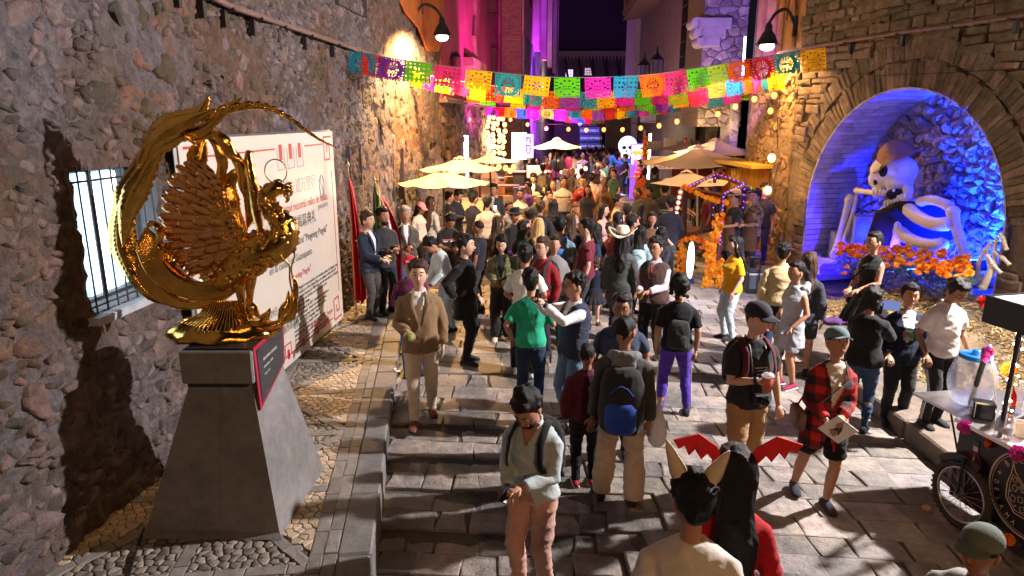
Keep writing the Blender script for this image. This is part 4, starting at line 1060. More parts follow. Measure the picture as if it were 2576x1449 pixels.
 if kind=='tee':upper('tee',m_t,.014,.86,'short','shirt')
 elif kind=='tank':upper('tank',m_t,.008,.9,None,'tank_top')
 elif kind=='polo':upper('polo',m_t,.016,.86,'short','polo_shirt',collar=True)
 elif kind=='shirt':upper('shirt',m_t,.014,.84,'long','shirt',collar=True,vcut=(.055,1.34,1.46)if len(top)>2 else None)
 elif kind=='sweater':upper('sweater',m_t,.024,.86,'long','sweater')
 elif kind=='jacket':
  if um:upper('shirt',um,.010,.86,None,'shirt',collar=not fem)
  upper('jacket',m_t,.022,top[2]if len(top)>2 else .80,'long','jacket',vcut=(.085,1.08,1.46)if um else None,collar=not um,flare=.01,wr_=.006)
  if um and not fem:
   for sx in mirror:
    q=MB();pr=[(.018,-.142,1.13),(.050,-.150,1.24),(.085,-.143,1.34),(.078,-.10,1.42),(.058,-.05,1.475)]
    q.tube([T(sx*a_,b_*(1+(gw-1)),c_)for a_,b_,c_ in pr],[(.012*s,.006*s),(.022*s,.007*s),(.030*s,.008*s),(.022*s,.008*s),(.014*s,.008*s)],8);q.build('lapel',m_t,root,True,world=False)
 elif kind=='vest':
  upper('shirt',um,.012,.86,'long','shirt',collar=True)
  upper('vest',m_t,.034,.84,None,'vest',vcut=(.07,1.22,1.46),wr_=.004)
 elif kind=='dress':
  upper('dress',m_t,.012,top[2]if len(top)>2 else .55,top[3]if len(top)>3 else 'cap','dress',flare=.03)
 elif kind=='cape':
  mb=MB();mb.rings([(T(0,.01,1.49),RL@V((.08*s,0,0)),RL@V((0,.08*s,0))),(T(0,.0,1.42),RL@V((.20*s,0,0)),RL@V((0,.13*s,0))),(T(0,0,1.25),RL@V((.27*s,0,0)),RL@V((0,.19*s,0))),(T(0,0,.95),RL@V((.31*s,0,0)),RL@V((0,.23*s,0)))],24)
  build(mb,'cape',m_t,vx,lambda me:wrinkle(me,.010,seed,(1,1,.3)))
  mb=MB();mb.rings([(T(0,0,z),RL@V((w_*s,0,0)),RL@V((0,w_*.76*s,0)))for z,w_ in((.99,.308),(.94,.318))],24);mb.build('purple_hem',cloth((.16,.02,.28)),root,True,world=False)
 if under=='hood':pass
 root['s']=s
 ctx=dict(T=T,HC=HC,R3=R3,RL=RL,s=s,arms=arms,root=root,hc=hc,legs=legs,seed=seed,build=build,gw=gw)
 for a in acc:ACC[a[0]](ctx,*a[1:])
 del root['s']
 return ctx
ACC={}
def acc(f):ACC[f.__name__]=f;return f
def worn(c,mb,name,m,smooth=True):return mb.build(name,m,c['root'],smooth,world=False)
def carried(c,name,label,cat):
 r=c['root'];return empty(name,r.location,label,cat,rz=r.rotation_euler.z)
def put(e,mb,name,m,smooth=True):return mb.build(name,m,e,smooth,world=False)
@acc
def glasses(c,m=None):
 for sx in(-1,1):
  q=MB();q.tube([c['HC'](sx*.030+.021*math.cos(t),-.096,.012+.016*math.sin(t))for t in[2*PI*k/10 for k in range(11)]],.0022*c['s'],4,cap=False);worn(c,q,'glasses_rim',BLACK)
 q=MB();q.tube([c['HC'](-.010,-.098,.016),c['HC'](.010,-.098,.016)],.002,4);
 for sx in(-1,1):q.tube([c['HC'](sx*.052,-.092,.016),c['HC'](sx*.078,.0,.012)],.002,4)
 worn(c,q,'glasses_frame',BLACK)
@acc
def beard(c,m='black'):
 q=MB();q.ball(c['HC'](0,-.045,-.085),(.050*c['s'],.045*c['s'],.036*c['s']),12,8,M=c['R3']);worn(c,q,'beard',HAIRM[m])
@acc
def moustache(c):
 q=MB();q.tube([c['HC'](x,y,z)for x,y,z in((-.032,-.080,-.050),(0,-.098,-.038),(.032,-.080,-.050))],[.003,.008,.003],6);worn(c,q,'moustache',HAIRM['black'])
@acc
def baseball(c,col,brim=None,text_=None,back=0):
 s=c['s'];q=MB();m=cloth(col)
 q.ball(c['HC'](0,.012,.050),(.088*s,.102*s,.082*s),20,14,M=c['R3'],fn=lambda p,d:V((p.x,p.y,max(p.z,-.012*s))));worn(c,q,'cap',m)
 q=MB();sg=-1 if not back else 1
 vs=[]
 for k in range(9):
  a=PI*k/8;x=math.cos(a)*.072;y=sg*(.075+math.sin(a)*.085)
  vs.append(c['HC'](x*1.0,sg*.060,.048-.012*abs(math.cos(a))));vs.append(c['HC'](x*.95,y,.040-.018*abs(math.cos(a))))
 vs+=[v+c['R3']@V((0,0,.006))for v in vs]
 fs=[(2*k,2*k+1,2*k+3,2*k+2)for k in range(8)]+[(18+2*k,18+2*k+2,18+2*k+3,18+2*k+1)for k in range(8)]+[(2*k+1,18+2*k+1,18+2*k+3,2*k+3)for k in range(8)]
 q.add(vs,fs);worn(c,q,'cap_brim',cloth(brim or col),False)
 if text_:
  U=c['R3']@V((1,0,0));Vv=(c['R3']@V((0,.35,1))).normalized();text(text_,.045*s,WHITEP,c['root'],frameM(c['HC'](-.052,-.092,.062),U,Vv))
@acc
def brimhat(c,col,r=.17,crown=.11,band=(.02,.02,.02),curl=.03):
 s=c['s'];q=MB();R3=c['R3'];o=c['HC'](0,.012,.060);vs=[];n=28
 for ring,(rr,zz)in enumerate(((.086,.0),(.12,-.004),(r,.0),(r,.006),(.12,.004),(.086,.01))):
  for k in range(n):
   a=2*PI*k/n;up_=curl*abs(math.cos(a))**1.5*max(0,(rr-.09)/(r-.09))*2
   vs.append(o+R3@(V((rr*math.cos(a),rr*1.12*math.sin(a),zz+up_-.012*abs(math.sin(a))*(rr>.13)))*s))
 q.add(vs,[(i*n+k,i*n+(k+1)%n,(i+1)*n+(k+1)%n,(i+1)*n+k)for i in range(5)for k in range(n)]);hat=worn(c,q,'hat_brim',cloth(col))
 q=MB();q.lathe([(.090*s,0),(.088*s,crown*.5*s),(.078*s,crown*.85*s),(.062*s,crown*s),(.02*s,crown*.86*s)],o,24,M=R3);worn(c,q,'hat_crown',cloth(col))
 q=MB();q.lathe([(.0925*s,.008*s),(.092*s,.032*s)],o,24,M=R3,cap=False);worn(c,q,'hat_band',cloth(band))
@acc
def phone(c,label,i=0,lit=False,up=False,col=(.02,.02,.025),d=None):
 e=carried(c,'phone',label,'phone');s=c['s'];a,el,wv=c['arms'][i];dr=(wv-el).normalized();p=wv+dr*.11*s+V((0,-.012,.03))*s
 q=MB();q.box((0,0,0),(.072,.009,.15),bev=.003);M=Matrix.Rotation(rad(-10 if up else-62),3,'X');
 q.v=[p+M@v for v in q.v];put(e,q,'phone_body',mat('phone_case',col,.3,0))
 q=MB();q.box((0,.0055,0),(.064,.002,.138));q.v=[p+M@v for v in q.v];put(e,q,'screen',glow('phone_screen',(.75,.8,1.0),5.0 if lit else 1.0)if lit else mat('screen_black',(.01,.01,.015),.1,0,emit=.2,emcol=(.3,.4,.7)))
@acc
def watch(c,i=0):
 a,el,wv=c['arms'][i];q=MB();q.tube([wv-(wv-el).normalized()*.012,wv+(wv-el).normalized()*.016],.033*c['s'],12);worn(c,q,'watch',BLACK)
@acc
def cup(c,label,col,i=0,tall=.13,r=.04,straw=True,dome=True):
 e=carried(c,'drink_cup',label,'cup');a,el,wv=c['arms'][i];dr=(wv-el).normalized();p=wv+dr*.095*c['s']+V((0,-.02,-.02))
 q=MB();q.lathe([(r*.78,-tall*.4),(r*.95,tall*.25)],p,18);put(e,q,'drink',mat('drink_%d'%int(col[0]*99),col,.15,.2,0,20,emit=.05,emcol=col))
 q=MB();q.lathe([(r*.8,-tall*.42),(r,tall*.4),(r*.95,tall*.4),(r*.78,-tall*.4)],p,18,cap=False);put(e,q,'cup_wall',GLASS)
 if dome:q=MB();q.lathe([(r*1.05,tall*.38),(r*1.08,tall*.42),(r*.9,tall*.52),(r*.4,tall*.56)],p,18);put(e,q,'lid',mat('clear_lid',(.8,.8,.85),.2,0,alpha=.5))
 if straw:q=MB();q.tube([p+V((0,0,tall*.2)),p+V((.01,0,tall*1.0))],.004,6);put(e,q,'straw',mat('red_straw',(.5,.03,.03),.4,0))
@acc
def backpack(c,label,col,col2=None,w=.30,h=.44,d=.17,z=1.20,straps=True,name='backpack',low=0):
 e=carried(c,name,label,name.replace('_',' '));s=c['s'];T=c['T'];m1=cloth(col);m2=cloth(col2 or col);y0=(.125+d/2)+.05*(c['gw']-1)
 q=MB();n=6
 q.rings([(T(0,y0+dy,z+zz*h),c['RL']@V((w*.5*k*s,0,0)),c['RL']@V((0,d*.55*k*s,0)))for zz,k,dy in((-.5,.75,.0),(-.42,1.0,.0),(-.1,1.06,.01),(.2,1.0,.0),(.42,.85,-.02),(.5,.5,-.03))],18)
 o=bpy.data.objects.new('pack_body',bpy.data.meshes.new('pack_body'));o.data.materials.append(m1);C.objects.link(o);o.parent=e;remesh(q,.014,o,lambda me,sd=c['seed']:wrinkle(me,.005,sd+9),3)
 q=MB();q.rings([(T(0,y0+d*.45,z+zz*h),c['RL']@V((w*.36*k*s,0,0)),c['RL']@V((0,d*.30*k*s,0)))for zz,k in((-.42,.8),(-.36,1),(-.05,1.0),(.03,.7))],14);put(e,q,'front_pocket',m2)
 q=MB();q.tube([T(x,y0+d*.5+.01,z+.16*h+.08*(1-(x/.1)**2))for x in(-.10,-.05,0,.05,.10)],.006*s,5);put(e,q,'zip',m2)
 if straps:
  for sx in(-1,1):
   q=MB();g_=c['gw'];q.tube([T(sx*.09,.13,1.40),T(sx*.105,.07,1.472),T(sx*.115,-.02,1.462),T(sx*.125,-.125*g_,1.38),T(sx*.135,-.158*g_,1.25),T(sx*.155,-.12*g_,1.12),T(sx*.17*g_,-.02,1.06),T(sx*.14,.12,1.03)],[(.026*s,.007*s)]*8,8,up=(0,-1,0));put(e,q,'strap',m2)
@acc
def camera(c,label,z=1.06):
 e=carried(c,'camera',label,'camera');T=c['T'];s=c['s'];y=-.19*c['gw']
 q=MB();q.box(T(0,y,z),(.13*s,.06*s,.085*s),bev=.012);put(e,q,'camera_body',BLACK,False)
 q=MB();q.lathe([(.034,0),(.036,.05),(.03,.075)],T(0,y-.03,z),14,M=Matrix.Rotation(rad(90),3,'X'));put(e,q,'lens',mat('lens_black',(.01,.01,.012),.15,0))
 for sx in(-1,1):q=MB();q.tube([T(sx*.06,y+.02,z+.03),T(sx*.075,-.155*c['gw'],1.25),T(sx*.07,-.09,1.42),T(sx*.05,.05,1.49)],(.010*s),6,flat=.4);put(e,q,'neck_strap',BLACK)
@acc
def headband(c,col,blobs=False):
 q=MB()
 P=[c['HC'](.088*math.cos(t),-.005,.012+.108*math.sin(t))for t in[PI*k/12 for k in range(13)]]
 if blobs:
  for p in P[2:-2]:q.ball(p,.022*c['s'],8,6)
 else:q.tube(P,.010*c['s'],6)
 worn(c,q,'headband',cloth(col))
@acc
def necktie(c,col):
 q=MB();q.tube([c['T'](0,-.148,1.42),c['T'](0,-.155,1.3),c['T'](0,-.16,1.08)],[(.012,.006),(.02,.006),(.028,.006)],6);worn(c,q,'necktie',cloth(col))
@acc
def hood(c,col):
 q=MB();T=c['T'];q.tube([T(.11*math.cos(t),.055+.10*math.sin(t),1.455+.03*math.sin(t))for t in[PI*k/10*1.3-.45 for k in range(11)]],.045*c['s'],8);q.ball(T(0,.14,1.40),(.11,.06,.09),12,8)
 c['build'](q,'hood',cloth(col),.013,lambda me:wrinkle(me,.006,c['seed']+3))
@acc
def satchel(c,label,col,sx=1,z=.92,ext=.0):
 e=carried(c,'shoulder_bag',label,'bag');T=c['T'];s=c['s']
 q=MB();q.box(T(sx*.24,.02,z),(.09*s,.26*s,(.2+ext)*s),bev=.025);put(e,q,'bag_body',cloth(col))
 q=MB();q.tube([T(sx*.23,-.06,z+.09),T(sx*.12,-.17*c['gw'],1.15),T(-sx*.08,-.155*c['gw'],1.36),T(-sx*.10,.02,1.475),T(-sx*.05,.13,1.36),T(sx*.15,.15,1.12),T(sx*.23,.1,z+.09)],(.014*s),6,flat=.4);put(e,q,'bag_strap',cloth(col))
@acc
def apron(c,col):
 q=MB();T=c['T'];g_=c['gw'];cols=[]
 for z,w_ in((1.30,.10),(1.12,.16),(1.0,.19),(.8,.20),(.55,.21)):
  cols.append([T(w_*math.sin(t),-(.165*g_)*math.cos(t*.9)-.01,z)for t in[-1.3+2.6*k/8 for k in range(9)]])
 vs=[p for r in cols for p in r];q.add(vs+[v+V((0,.006,0))for v in vs],[(i*9+k,i*9+k+1,(i+1)*9+k+1,(i+1)*9+k)for i in range(4)for k in range(8)]+[(45+i*9+k,45+(i+1)*9+k,45+(i+1)*9+k+1,45+i*9+k+1)for i in range(4)for k in range(8)])
 worn(c,q,'apron',cloth(col))
@acc
def stripe(c,col,zs,e=.02):
 for z in zs:
  q=MB();g_=c['gw'];q.rings([(c['T'](0,-.004,z+dz),c['RL']@V(((.172*(1+(g_-1)*.7)+e)*c['s'],0,0)),c['RL']@V((0,(.116*(1+(g_-1)*1.0)+e)*c['s'],0)))for dz in(-.014,.014)],24,cap=False);worn(c,q,'chest_stripe',cloth(col))
@acc
def chestprint(c,items):
 g_=c['gw']
 for(x,z,w_,h_,col)in items:
  q=MB();n=6;vs=[]
  for zz in(z-h_/2,z+h_/2):
   for i in range(n+1):xx=x+w_*(i/n-.5);vs.append(c['T'](xx,-(.145+(g_-1)*.17)*math.sqrt(max(.1,1-(xx/.21)**2))-.006,zz))
  q.add(vs,[(i,i+1,n+2+i,n+1+i)for i in range(n)]);worn(c,q,'chest_print',cloth(col))
@acc
def legstripe(c,col=(.75,.75,.75),n=1):
 for i,(hp,kn,an)in enumerate(c['legs']):
  sx=(1,-1)[i];s=c['s']
  for k in range(n):
   q=MB();dy=(k-(n-1)/2)*.02;q.tube([hp+V((sx*.088*s,dy,-.05*s)),hp.lerp(kn,.5)+V((sx*.088*s,dy,0)),kn+V((sx*.070*s,dy,0)),kn.lerp(an,.5)+V((sx*.063*s,dy,0)),an+V((sx*.048*s,dy,0))],.006*s,5);worn(c,q,'leg_stripe',cloth(col))
# THE CROWD (crown pixel, height, facing)
P_=person
P_('blazer',1052,668,1.84,6,'man in brown blazer and cream trousers walking with a green drink',('jacket',(.20,.125,.065)),('trousers',(.50,.42,.33)),('short','brown'),(None,(-.13,-.27,1.10)),((.10,.12),(-.09,-.26)),skin='fair',under=(.75,.75,.75),shoe=(.16,.05,.025),vx=.012,acc=[('cup','clear cup of bright green drink held by man in brown blazer',(.22,.50,.05),1,.12,.035,False,False)])
P_('redcap',1030,652,1.62,12,'person in a red cap and maroon jacket with blue panels behind the brown blazer',('jacket',(.10,.015,.05)),('trousers',(.05,.12,.30)),('short','black'),(None,(-.12,-.25,1.15)),acc=[('baseball',(.55,.015,.02),None,'SUD'),('stripe',(.05,.20,.50),(1.22,),.035)])
P_('navyblazer',922,540,1.76,62,'man in navy blazer and grey trousers holding a glowing phone',('jacket',(.018,.024,.045)),('trousers',(.07,.06,.055)),('short','brown'),((.10,-.30,1.08),(-.06,-.30,1.05)),under=(.62,.68,.85),skin='fair',acc=[('phone','lit white phone in the hand of the man in navy blazer',1,True)])
P_('beard',962,530,1.78,40,'bearded man in dark zip jacket beside the green flag',('jacket',(.035,.035,.04)),('trousers',(.02,.025,.05)),('short','black'),((.05,-.30,1.15),(-.05,-.28,1.12)),skin='tan',acc=[('beard',)])
P_('greyhair',1018,527,1.80,18,'grey haired man in grey blazer holding a soft drink bottle',('jacket',(.085,.075,.065)),('trousers',(.04,.08,.18)),('short','grey'),((.04,-.30,1.12),(-.10,-.28,1.06)),under=(.75,.75,.8),skin='tan',acc=[('cup','plastic bottle with red label held by the grey haired man',(.55,.05,.03),0,.16,.03,False,False)])
P_('pinkcap',1052,512,1.60,60,'woman in a pink cap looking down behind the grey haired man',('jacket',(.5,.45,.4)),('trousers',(.03,.03,.04)),('long','black'),head=(.4,0),fem=1,acc=[('baseball',(.65,.22,.22))])
P_('leaning',1092,592,1.62,-60,'man in pale blue shirt and light jeans leaning forward with hands together',('shirt',(.55,.65,.70)),('trousers',(.35,.47,.55)),('short','black'),((.08,-.36,1.02),(-.08,-.36,1.0)),lean=.35,head=(.45,0),acc=[('glasses',),('watch',0)])
P_('blacksuit',1168,600,1.82,75,'smiling man in an all black suit seen in profile',('jacket',(.008,.008,.009),.66),('trousers',(.008,.008,.009)),('short','black'),((.20,-.12,.92),(-.16,.10,.98)),skin='fair',girth=1.08)
P_('stripedpolo',1128,538,1.66,30,'man in black tee with red and white chest stripes bent over his phone',('tee',(.015,.015,.018)),('trousers',(.015,.015,.02)),('short','black'),((.07,-.30,1.12),(-.07,-.30,1.12)),lean=.2,head=(.5,0),girth=1.15,acc=[('stripe',(.6,.15,.08),(1.26,)),('stripe',(.7,.7,.7),(1.225,)),('phone','phone in both hands of the man in the striped black tee',1)])
P_('olive',1262,596,1.66,-4,'long haired woman in olive jacket with a camera at her waist',('jacket',(.12,.12,.055),.92),('wide',(.012,.012,.014)),('verylong','black'),((.10,-.24,1.08),(-.10,-.24,1.08)),head=(.35,0),fem=1,skin='fair',under=(.02,.02,.02),shoe=(.6,.55,.42),acc=[('camera','black camera held at the waist of the woman in olive jacket',1.04)])
P_('whitetee',1322,626,1.74,172,'black haired person in loose white tee seen from behind',('tee',(.72,.70,.64)),('wide',(.010,.010,.012)),('short','black'),((.22,-.22,1.0),(-.22,-.25,1.0)),feet=((.12,.0),(-.14,.28)),shoe=(.60,.58,.48),girth=1.08)
P_('green',1336,690,1.70,175,'person in bright green tee and dark jeans seen from behind',('tee',(.02,.36,.20)),('trousers',(.015,.03,.07)),('short','black'),((.24,-.05,.95),(-.20,-.28,1.1)),skin='tan')
P_('navyvest',1448,697,1.76,-62,'man in navy quilted vest raising a phone with both hands',('vest',mat('quilted_navy',(.015,.03,.075),.5,.2,.9,3,dist=.03,anis=(1,1,9))),('trousers',(.13,.20,.29)),('short','black'),((.07,-.42,1.50),(-.05,-.44,1.52)),under=(.72,.70,.72),girth=1.12,vx=.012,acc=[('glasses',),('watch',0),('phone','dark phone held upright by the man in navy quilted vest',0,False,True)])
P_('maroonshirt',1366,606,1.72,-38,'young man in maroon shirt with a black backpack',('shirt',(.20,.012,.018)),('trousers',(.02,.02,.03)),('short','brown'),skin='fair',acc=[('glasses',),('backpack','black mesh backpack on the man in maroon shirt',(.025,.025,.028))])
P_('teal',1408,553,1.78,176,'man in grey blue tee with bright blue backpack straps',('tee',(.12,.19,.23)),('trousers',(.12,.10,.09)),('short','black'),((.28,-.05,.9),(-.26,-.05,.9)),acc=[('backpack','bright blue patterned backpack on the man in grey blue tee',(.05,.16,.36),(.02,.10,.50),.27,.36,.15,1.12)])
P_('cowboy',1566,588,1.74,160,'person in cream cowboy hat and long grey coat seen from behind',('jacket',(.065,.072,.070),.62),('trousers',(.03,.03,.03)),('long','black'),girth=1.02,acc=[('brimhat',(.62,.55,.45),.185,.125,(.5,.45,.38),.05)])
P_('quilted',1652,607,1.74,-35,'man in brown quilted vest and pale pink shirt wearing glasses',('vest',mat('quilted_brown',(.055,.028,.022),.8,.3,1.0,20,dist=.01)),('trousers',(.010,.010,.012)),('short','black'),((.05,-.30,1.08),(-.10,-.28,1.05)),under=(.65,.52,.62),girth=1.2,acc=[('glasses',),('necktie',(.25,.03,.03))])
P_('girl',1498,652,1.16,178,'little girl in dark school uniform with orange flower headband',('sweater',(.012,.014,.035)),('skirt',(.012,.014,.03),.30,(.72,.62,.66)),('curly','brown'),fem=1,acc=[('headband',(.75,.20,.01),True)])
P_('navytee',1565,752,1.70,-10,'man with glasses in navy tee behind the hooded backpacker',('tee',(.03,.045,.085)),('trousers',(.02,.02,.03)),('short','black'),((.27,-.05,.9),(-.24,-.20,.95)),girth=1.15,skin='brown',acc=[('glasses',)])
P_('boy',1478,874,1.42,176,'boy in maroon tracksuit jacket with white piping seen from behind',('jacket',(.075,.008,.022),.84),('trousers',(.010,.010,.014)),('buzz','black'),shoe=(.35,.02,.04),vx=.012,skin='brown')
P_('hooded',1575,808,1.76,168,'young man in charcoal hoodie and beige trousers carrying a huge backpack',('jacket',(.045,.048,.050),.82),('wide',(.45,.36,.27)),('buzz','black'),((.26,.05,.85),(-.24,.02,.85)),feet=((.17,-.02),(-.14,.06)),head=(-.12,-.5),skin='brown',vx=.012,shoe=(.03,.03,.03),acc=[('hood',(.16,.16,.165)),('backpack','large blue and black hiking backpack with hanging straps',(.018,.018,.02),(.015,.055,.30),.38,.60,.22,1.10)])
P_('purple',1712,702,1.66,172,'curly haired person in black tee and purple striped track pants',('tee',(.010,.010,.012)),('slim',(.085,.035,.36)),('curly','black'),feet=((.16,.05),(-.17,.0)),girth=1.1,skin='tan',vx=.012,acc=[('headband',(.5,.01,.03)),('legstripe',(.6,.6,.65),3),('backpack','black drawstring bag hanging on the back of the black tee',(.022,.022,.024),None,.27,.36,.10,1.10,False,'drawstring_bag')])
P_('yellow',1852,602,1.62,-80,'long haired woman in mustard yellow top and pale jeans',('tee',(.75,.38,.01)),('trousers',(.42,.50,.56)),('verylong','black'),((.26,-.12,.9),(-.26,-.05,.88)),fem=1,girth=1.2,skin='fair',acc=[])
P_('phoneman',1340,972,1.78,-28,'man in pale blue shirt and pink trousers typing on his phone',('shirt',(.40,.47,.48),1),('trousers',(.52,.30,.23)),('short','black'),((.06,-.30,1.12),(-.06,-.30,1.09)),lean=.06,head=(.62,.05),skin='tan',vx=.011,acc=[('beard',),('phone','dark phone typed on by the man in pale blue shirt',1),('backpack','black backpack worn over the pale blue shirt',(.010,.010,.011))])
P_('drinkman',1902,772,1.82,8,'man in black cap and black tee holding an iced red drink',('tee',(.020,.022,.026)),('trousers',(.36,.22,.10)),('short','brown'),((.27,-.04,.86),(-.10,-.30,1.20)),feet=((.12,.16),(-.13,-.02)),head=(.12,.45),girth=1.12,skin='fair',vx=.012,acc=[('baseball',(.02,.02,.022)),('cup','clear plastic cup of iced red drink with straw',(.45,.07,.03),1,.17,.05),('chestprint',[(.02,1.26,.13,.008,(.45,.36,.28)),(.02,1.235,.09,.006,(.45,.36,.28)),(.02,1.20,.10,.006,(.45,.36,.28)),(.03,1.17,.05,.006,(.45,.36,.28)),(.02,1.13,.12,.006,(.45,.36,.28))]),('camera','small black camera hanging on a strap over the black tee',1.0),('watch',1),('backpack','black backpack with red trims worn by the man in black cap',(.02,.02,.02),(.08,.01,.015),.32,.42,.14,1.2)])
P_('plaid',2112,838,1.66,-6,'laughing woman in red and black plaid shirt holding a white card',('jacket',plaid_mat(),.66),('shorts',(.010,.010,.010)),('short','brown'),((.02,-.30,1.08),(-.10,-.28,1.02)),feet=((.10,.0),(-.12,.28)),head=(-.30,.12),fem=1,skin='tan',under=(.6,.52,.42),shoe=(.03,.03,.035),girth=1.08,side=.05,vx=.012,acc=[('baseball',(.10,.16,.17)),('satchel','small brown shoulder bag at the hip of the plaid shirt woman',(.20,.10,.07),-1,.90)])
P_('greydress',2008,667,1.64,-70,'woman in sleeveless grey hooded dress with black hair tied back',('dress',(.36,.38,.42),.62,None),('shorts',(.3,.3,.34)),('tail','black'),((.20,-.18,.95),(-.22,-.1,.9)),fem=1,skin='tan',shoe=(.22,.02,.05),girth=1.06,acc=[('hood',(.34,.36,.40)),('phone','phone in a pink case held low by the woman in grey dress',0,False,False,(.5,.15,.15))])
P_('cream',1972,620,1.68,160,'young man in cream overshirt and navy track pants seen from behind',('jacket',(.60,.46,.24),.84),('trousers',(.02,.03,.07)),('short','black'),shoe=(.35,.03,.05),acc=[('legstripe',(.7,.7,.7),1)])
P_('blurdark',2038,645,1.66,150,'person in dark jacket walking close behind the grey hooded dress',('jacket',(.03,.03,.032)),('shorts',(.03,.03,.03)),('long','brown'),fem=1)
P_('blackdress',2203,592,1.62,-66,'woman in black ruffled dress standing on the straw mound',('tank',(.008,.008,.009)),('skirt',(.008,.008,.009),.42),('bun','black'),((.08,-.28,1.02),(-.08,-.28,1.0)),fem=1,skin='tan',zg=.36,acc=[('glasses',),('satchel','small black handbag beside the woman in black dress',(.01,.01,.011),-1,.82)])
P_('video',2195,732,1.64,150,'person in black sweater and blue jeans filming with a video camera',('sweater',(.008,.008,.009)),('slim',(.025,.06,.13)),('curly','black'),((.02,-.38,1.30),(-.14,-.38,1.30)),skin='tan',fem=1,girth=1.12,zg=0,shoe=(.015,.015,.017))
P_('navyjacket',2292,724,1.60,-14,'smiling woman in navy jacket over a white printed tee',('jacket',(.018,.025,.05)),('trousers',(.012,.012,.016)),('bun','black'),((.20,-.2,.95),(None if False else(-.20,-.20,.95))),fem=1,skin='tan',under=(.70,.66,.62),girth=1.15,zg=0.02,acc=[('chestprint',[(.0,1.27,.12,.02,(.08,.35,.33)),(-.03,1.21,.07,.07,(.35,.16,.08)),(.03,1.20,.06,.06,(.05,.28,.15)),(0,1.15,.11,.03,(.45,.35,.10))])])
P_('whitepolo',2395,703,1.62,8,'boy in white polo looking down behind the vendor cart',('polo',(.72,.62,.56)),('trousers',(.012,.012,.014)),('short','black'),((.26,-.12,.92),(-.28,-.12,.92)),head=(.55,0),skin='brown',acc=[('glasses',),('legstripe',(.7,.7,.7),2)])
P_('bunny',1748,1222,1.80,168,'dark haired child in white tee wearing cream bunny ears at the bottom edge',('tee',(.62,.56,.50)),('trousers',(.03,.03,.04)),('short','black'),head=(.1,.5),vx=.012,skin='tan',zg=-.10)
P_('devil',1852,1152,1.78,175,'long haired woman in red dress wearing red bat wing horns',('dress',(.40,.006,.014),.3,'long'),('trousers',(.25,.005,.01)),('verylong','black'),fem=1,vx=.012,zg=-.06)
P_('cornerhat',2478,1345,1.50,-60,'person in green cap with a red patch in the bottom right corner',('tee',(.35,.36,.34)),('trousers',(.03,.03,.04)),('short','black'),((.2,-.2,.95),(-.10,-.30,1.34)),skin='brown',acc=[('baseball',(.12,.15,.12),(.10,.13,.10))])
P_('blackhat',1294,532,1.68,25,'moustached man in black hat and dark cape with purple hem',('cape',(.014,.014,.016)),('trousers',(.02,.02,.02)),('short','black'),skin='tan',girth=1.1,acc=[('moustache',),('brimhat',(.010,.010,.010),.17,.10,(.03,.03,.03),.01)])
P_('blonde',1355,556,1.62,178,'blonde bobbed woman in dark top seen from behind',('sweater',(.02,.02,.025)),('trousers',(.02,.02,.03)),('long','blond'),fem=1)
P_('longbrown',1252,550,1.64,120,'woman with very long brown hair turned away beside the black hat',('sweater',(.05,.04,.05)),('trousers',(.03,.03,.04)),('verylong','brown'),fem=1)
P_('darkpack',1360,512,1.70,172,'black jacketed person with a black backpack in mid crowd',('jacket',(.02,.02,.022)),('trousers',(.02,.02,.02)),('short','brown'),vx=.018,acc=[('backpack','plain black backpack in the middle of the crowd',(.02,.02,.022))])
P_('darkhair2',1392,507,1.64,165,'dark haired woman with a pale blue strap over a black top',('tee',(.02,.02,.025)),('trousers',(.05,.07,.12)),('long','black'),fem=1,vx=.018,acc=[('satchel','pale blue shoulder bag in mid crowd',(.15,.30,.50),1,1.0)])
P_('longdark',1436,546,1.64,178,'woman with straight brown hair and wide necked black top',('sweater',(.02,.016,.016)),('trousers',(.012,.012,.015)),('verylong','brown'),fem=1)
P_('selfie',1447,514,1.58,12,'auburn haired woman in burgundy cardigan holding a phone',('jacket',(.10,.02,.045)),('wide',(.30,.22,.18)),('short','auburn'),((.04,-.32,1.22),(-.05,-.32,1.22)),head=(.3,0),under=(.3,.26,.22),fem=1,acc=[('phone','phone held at chest by the auburn haired woman',0)])
P_('polo2',1418,449,1.80,10,'big man in grey polo with a dark chest stripe',('polo',(.42,.36,.34)),('trousers',(.03,.04,.09)),('short','black'),((.10,-.30,1.15),(-.26,-.05,.9)),girth=1.25,skin='brown',vx=.018,acc=[('stripe',(.03,.03,.05),(1.26,),.03),('cup','small cup held by the big man in grey polo',(.4,.3,.2),0,.1,.03,False,False)])
P_('redsweater',1468,447,1.82,-20,'man in wine red sweater sipping from a white cup',('sweater',(.24,.014,.022)),('trousers',(.012,.012,.016)),('short','black'),(None,(-.06,-.27,1.34)),girth=1.08,skin='tan',vx=.018,acc=[('glasses',),('cup','white paper cup raised by the man in wine red sweater',(.7,.6,.55),1,.08,.032,False,False)])
P_('brownjacket',1520,455,1.66,170,'woman in brown hooded jacket seen from behind',('jacket',(.11,.06,.035)),('trousers',(.03,.03,.03)),('tail','auburn'),fem=1,vx=.018)
P_('tote',1538,422,1.66,35,'woman in dark striped top with a cream tote bag',('sweater',(.05,.05,.05)),('wide',(.06,.075,.035)),('long','brown'),(None,(-.24,-.12,1.0)),fem=1,skin='fair',vx=.018,acc=[('satchel','cream canvas tote bag on the shoulder of the dark haired woman',(.60,.48,.32),1,.88,.12)])
P_('tank',1502,408,1.70,25,'tall woman in dark tank top and pale trousers',('tank',(.05,.02,.03)),('trousers',(.5,.42,.35)),('long','brown'),fem=1,skin='fair',vx=.018)
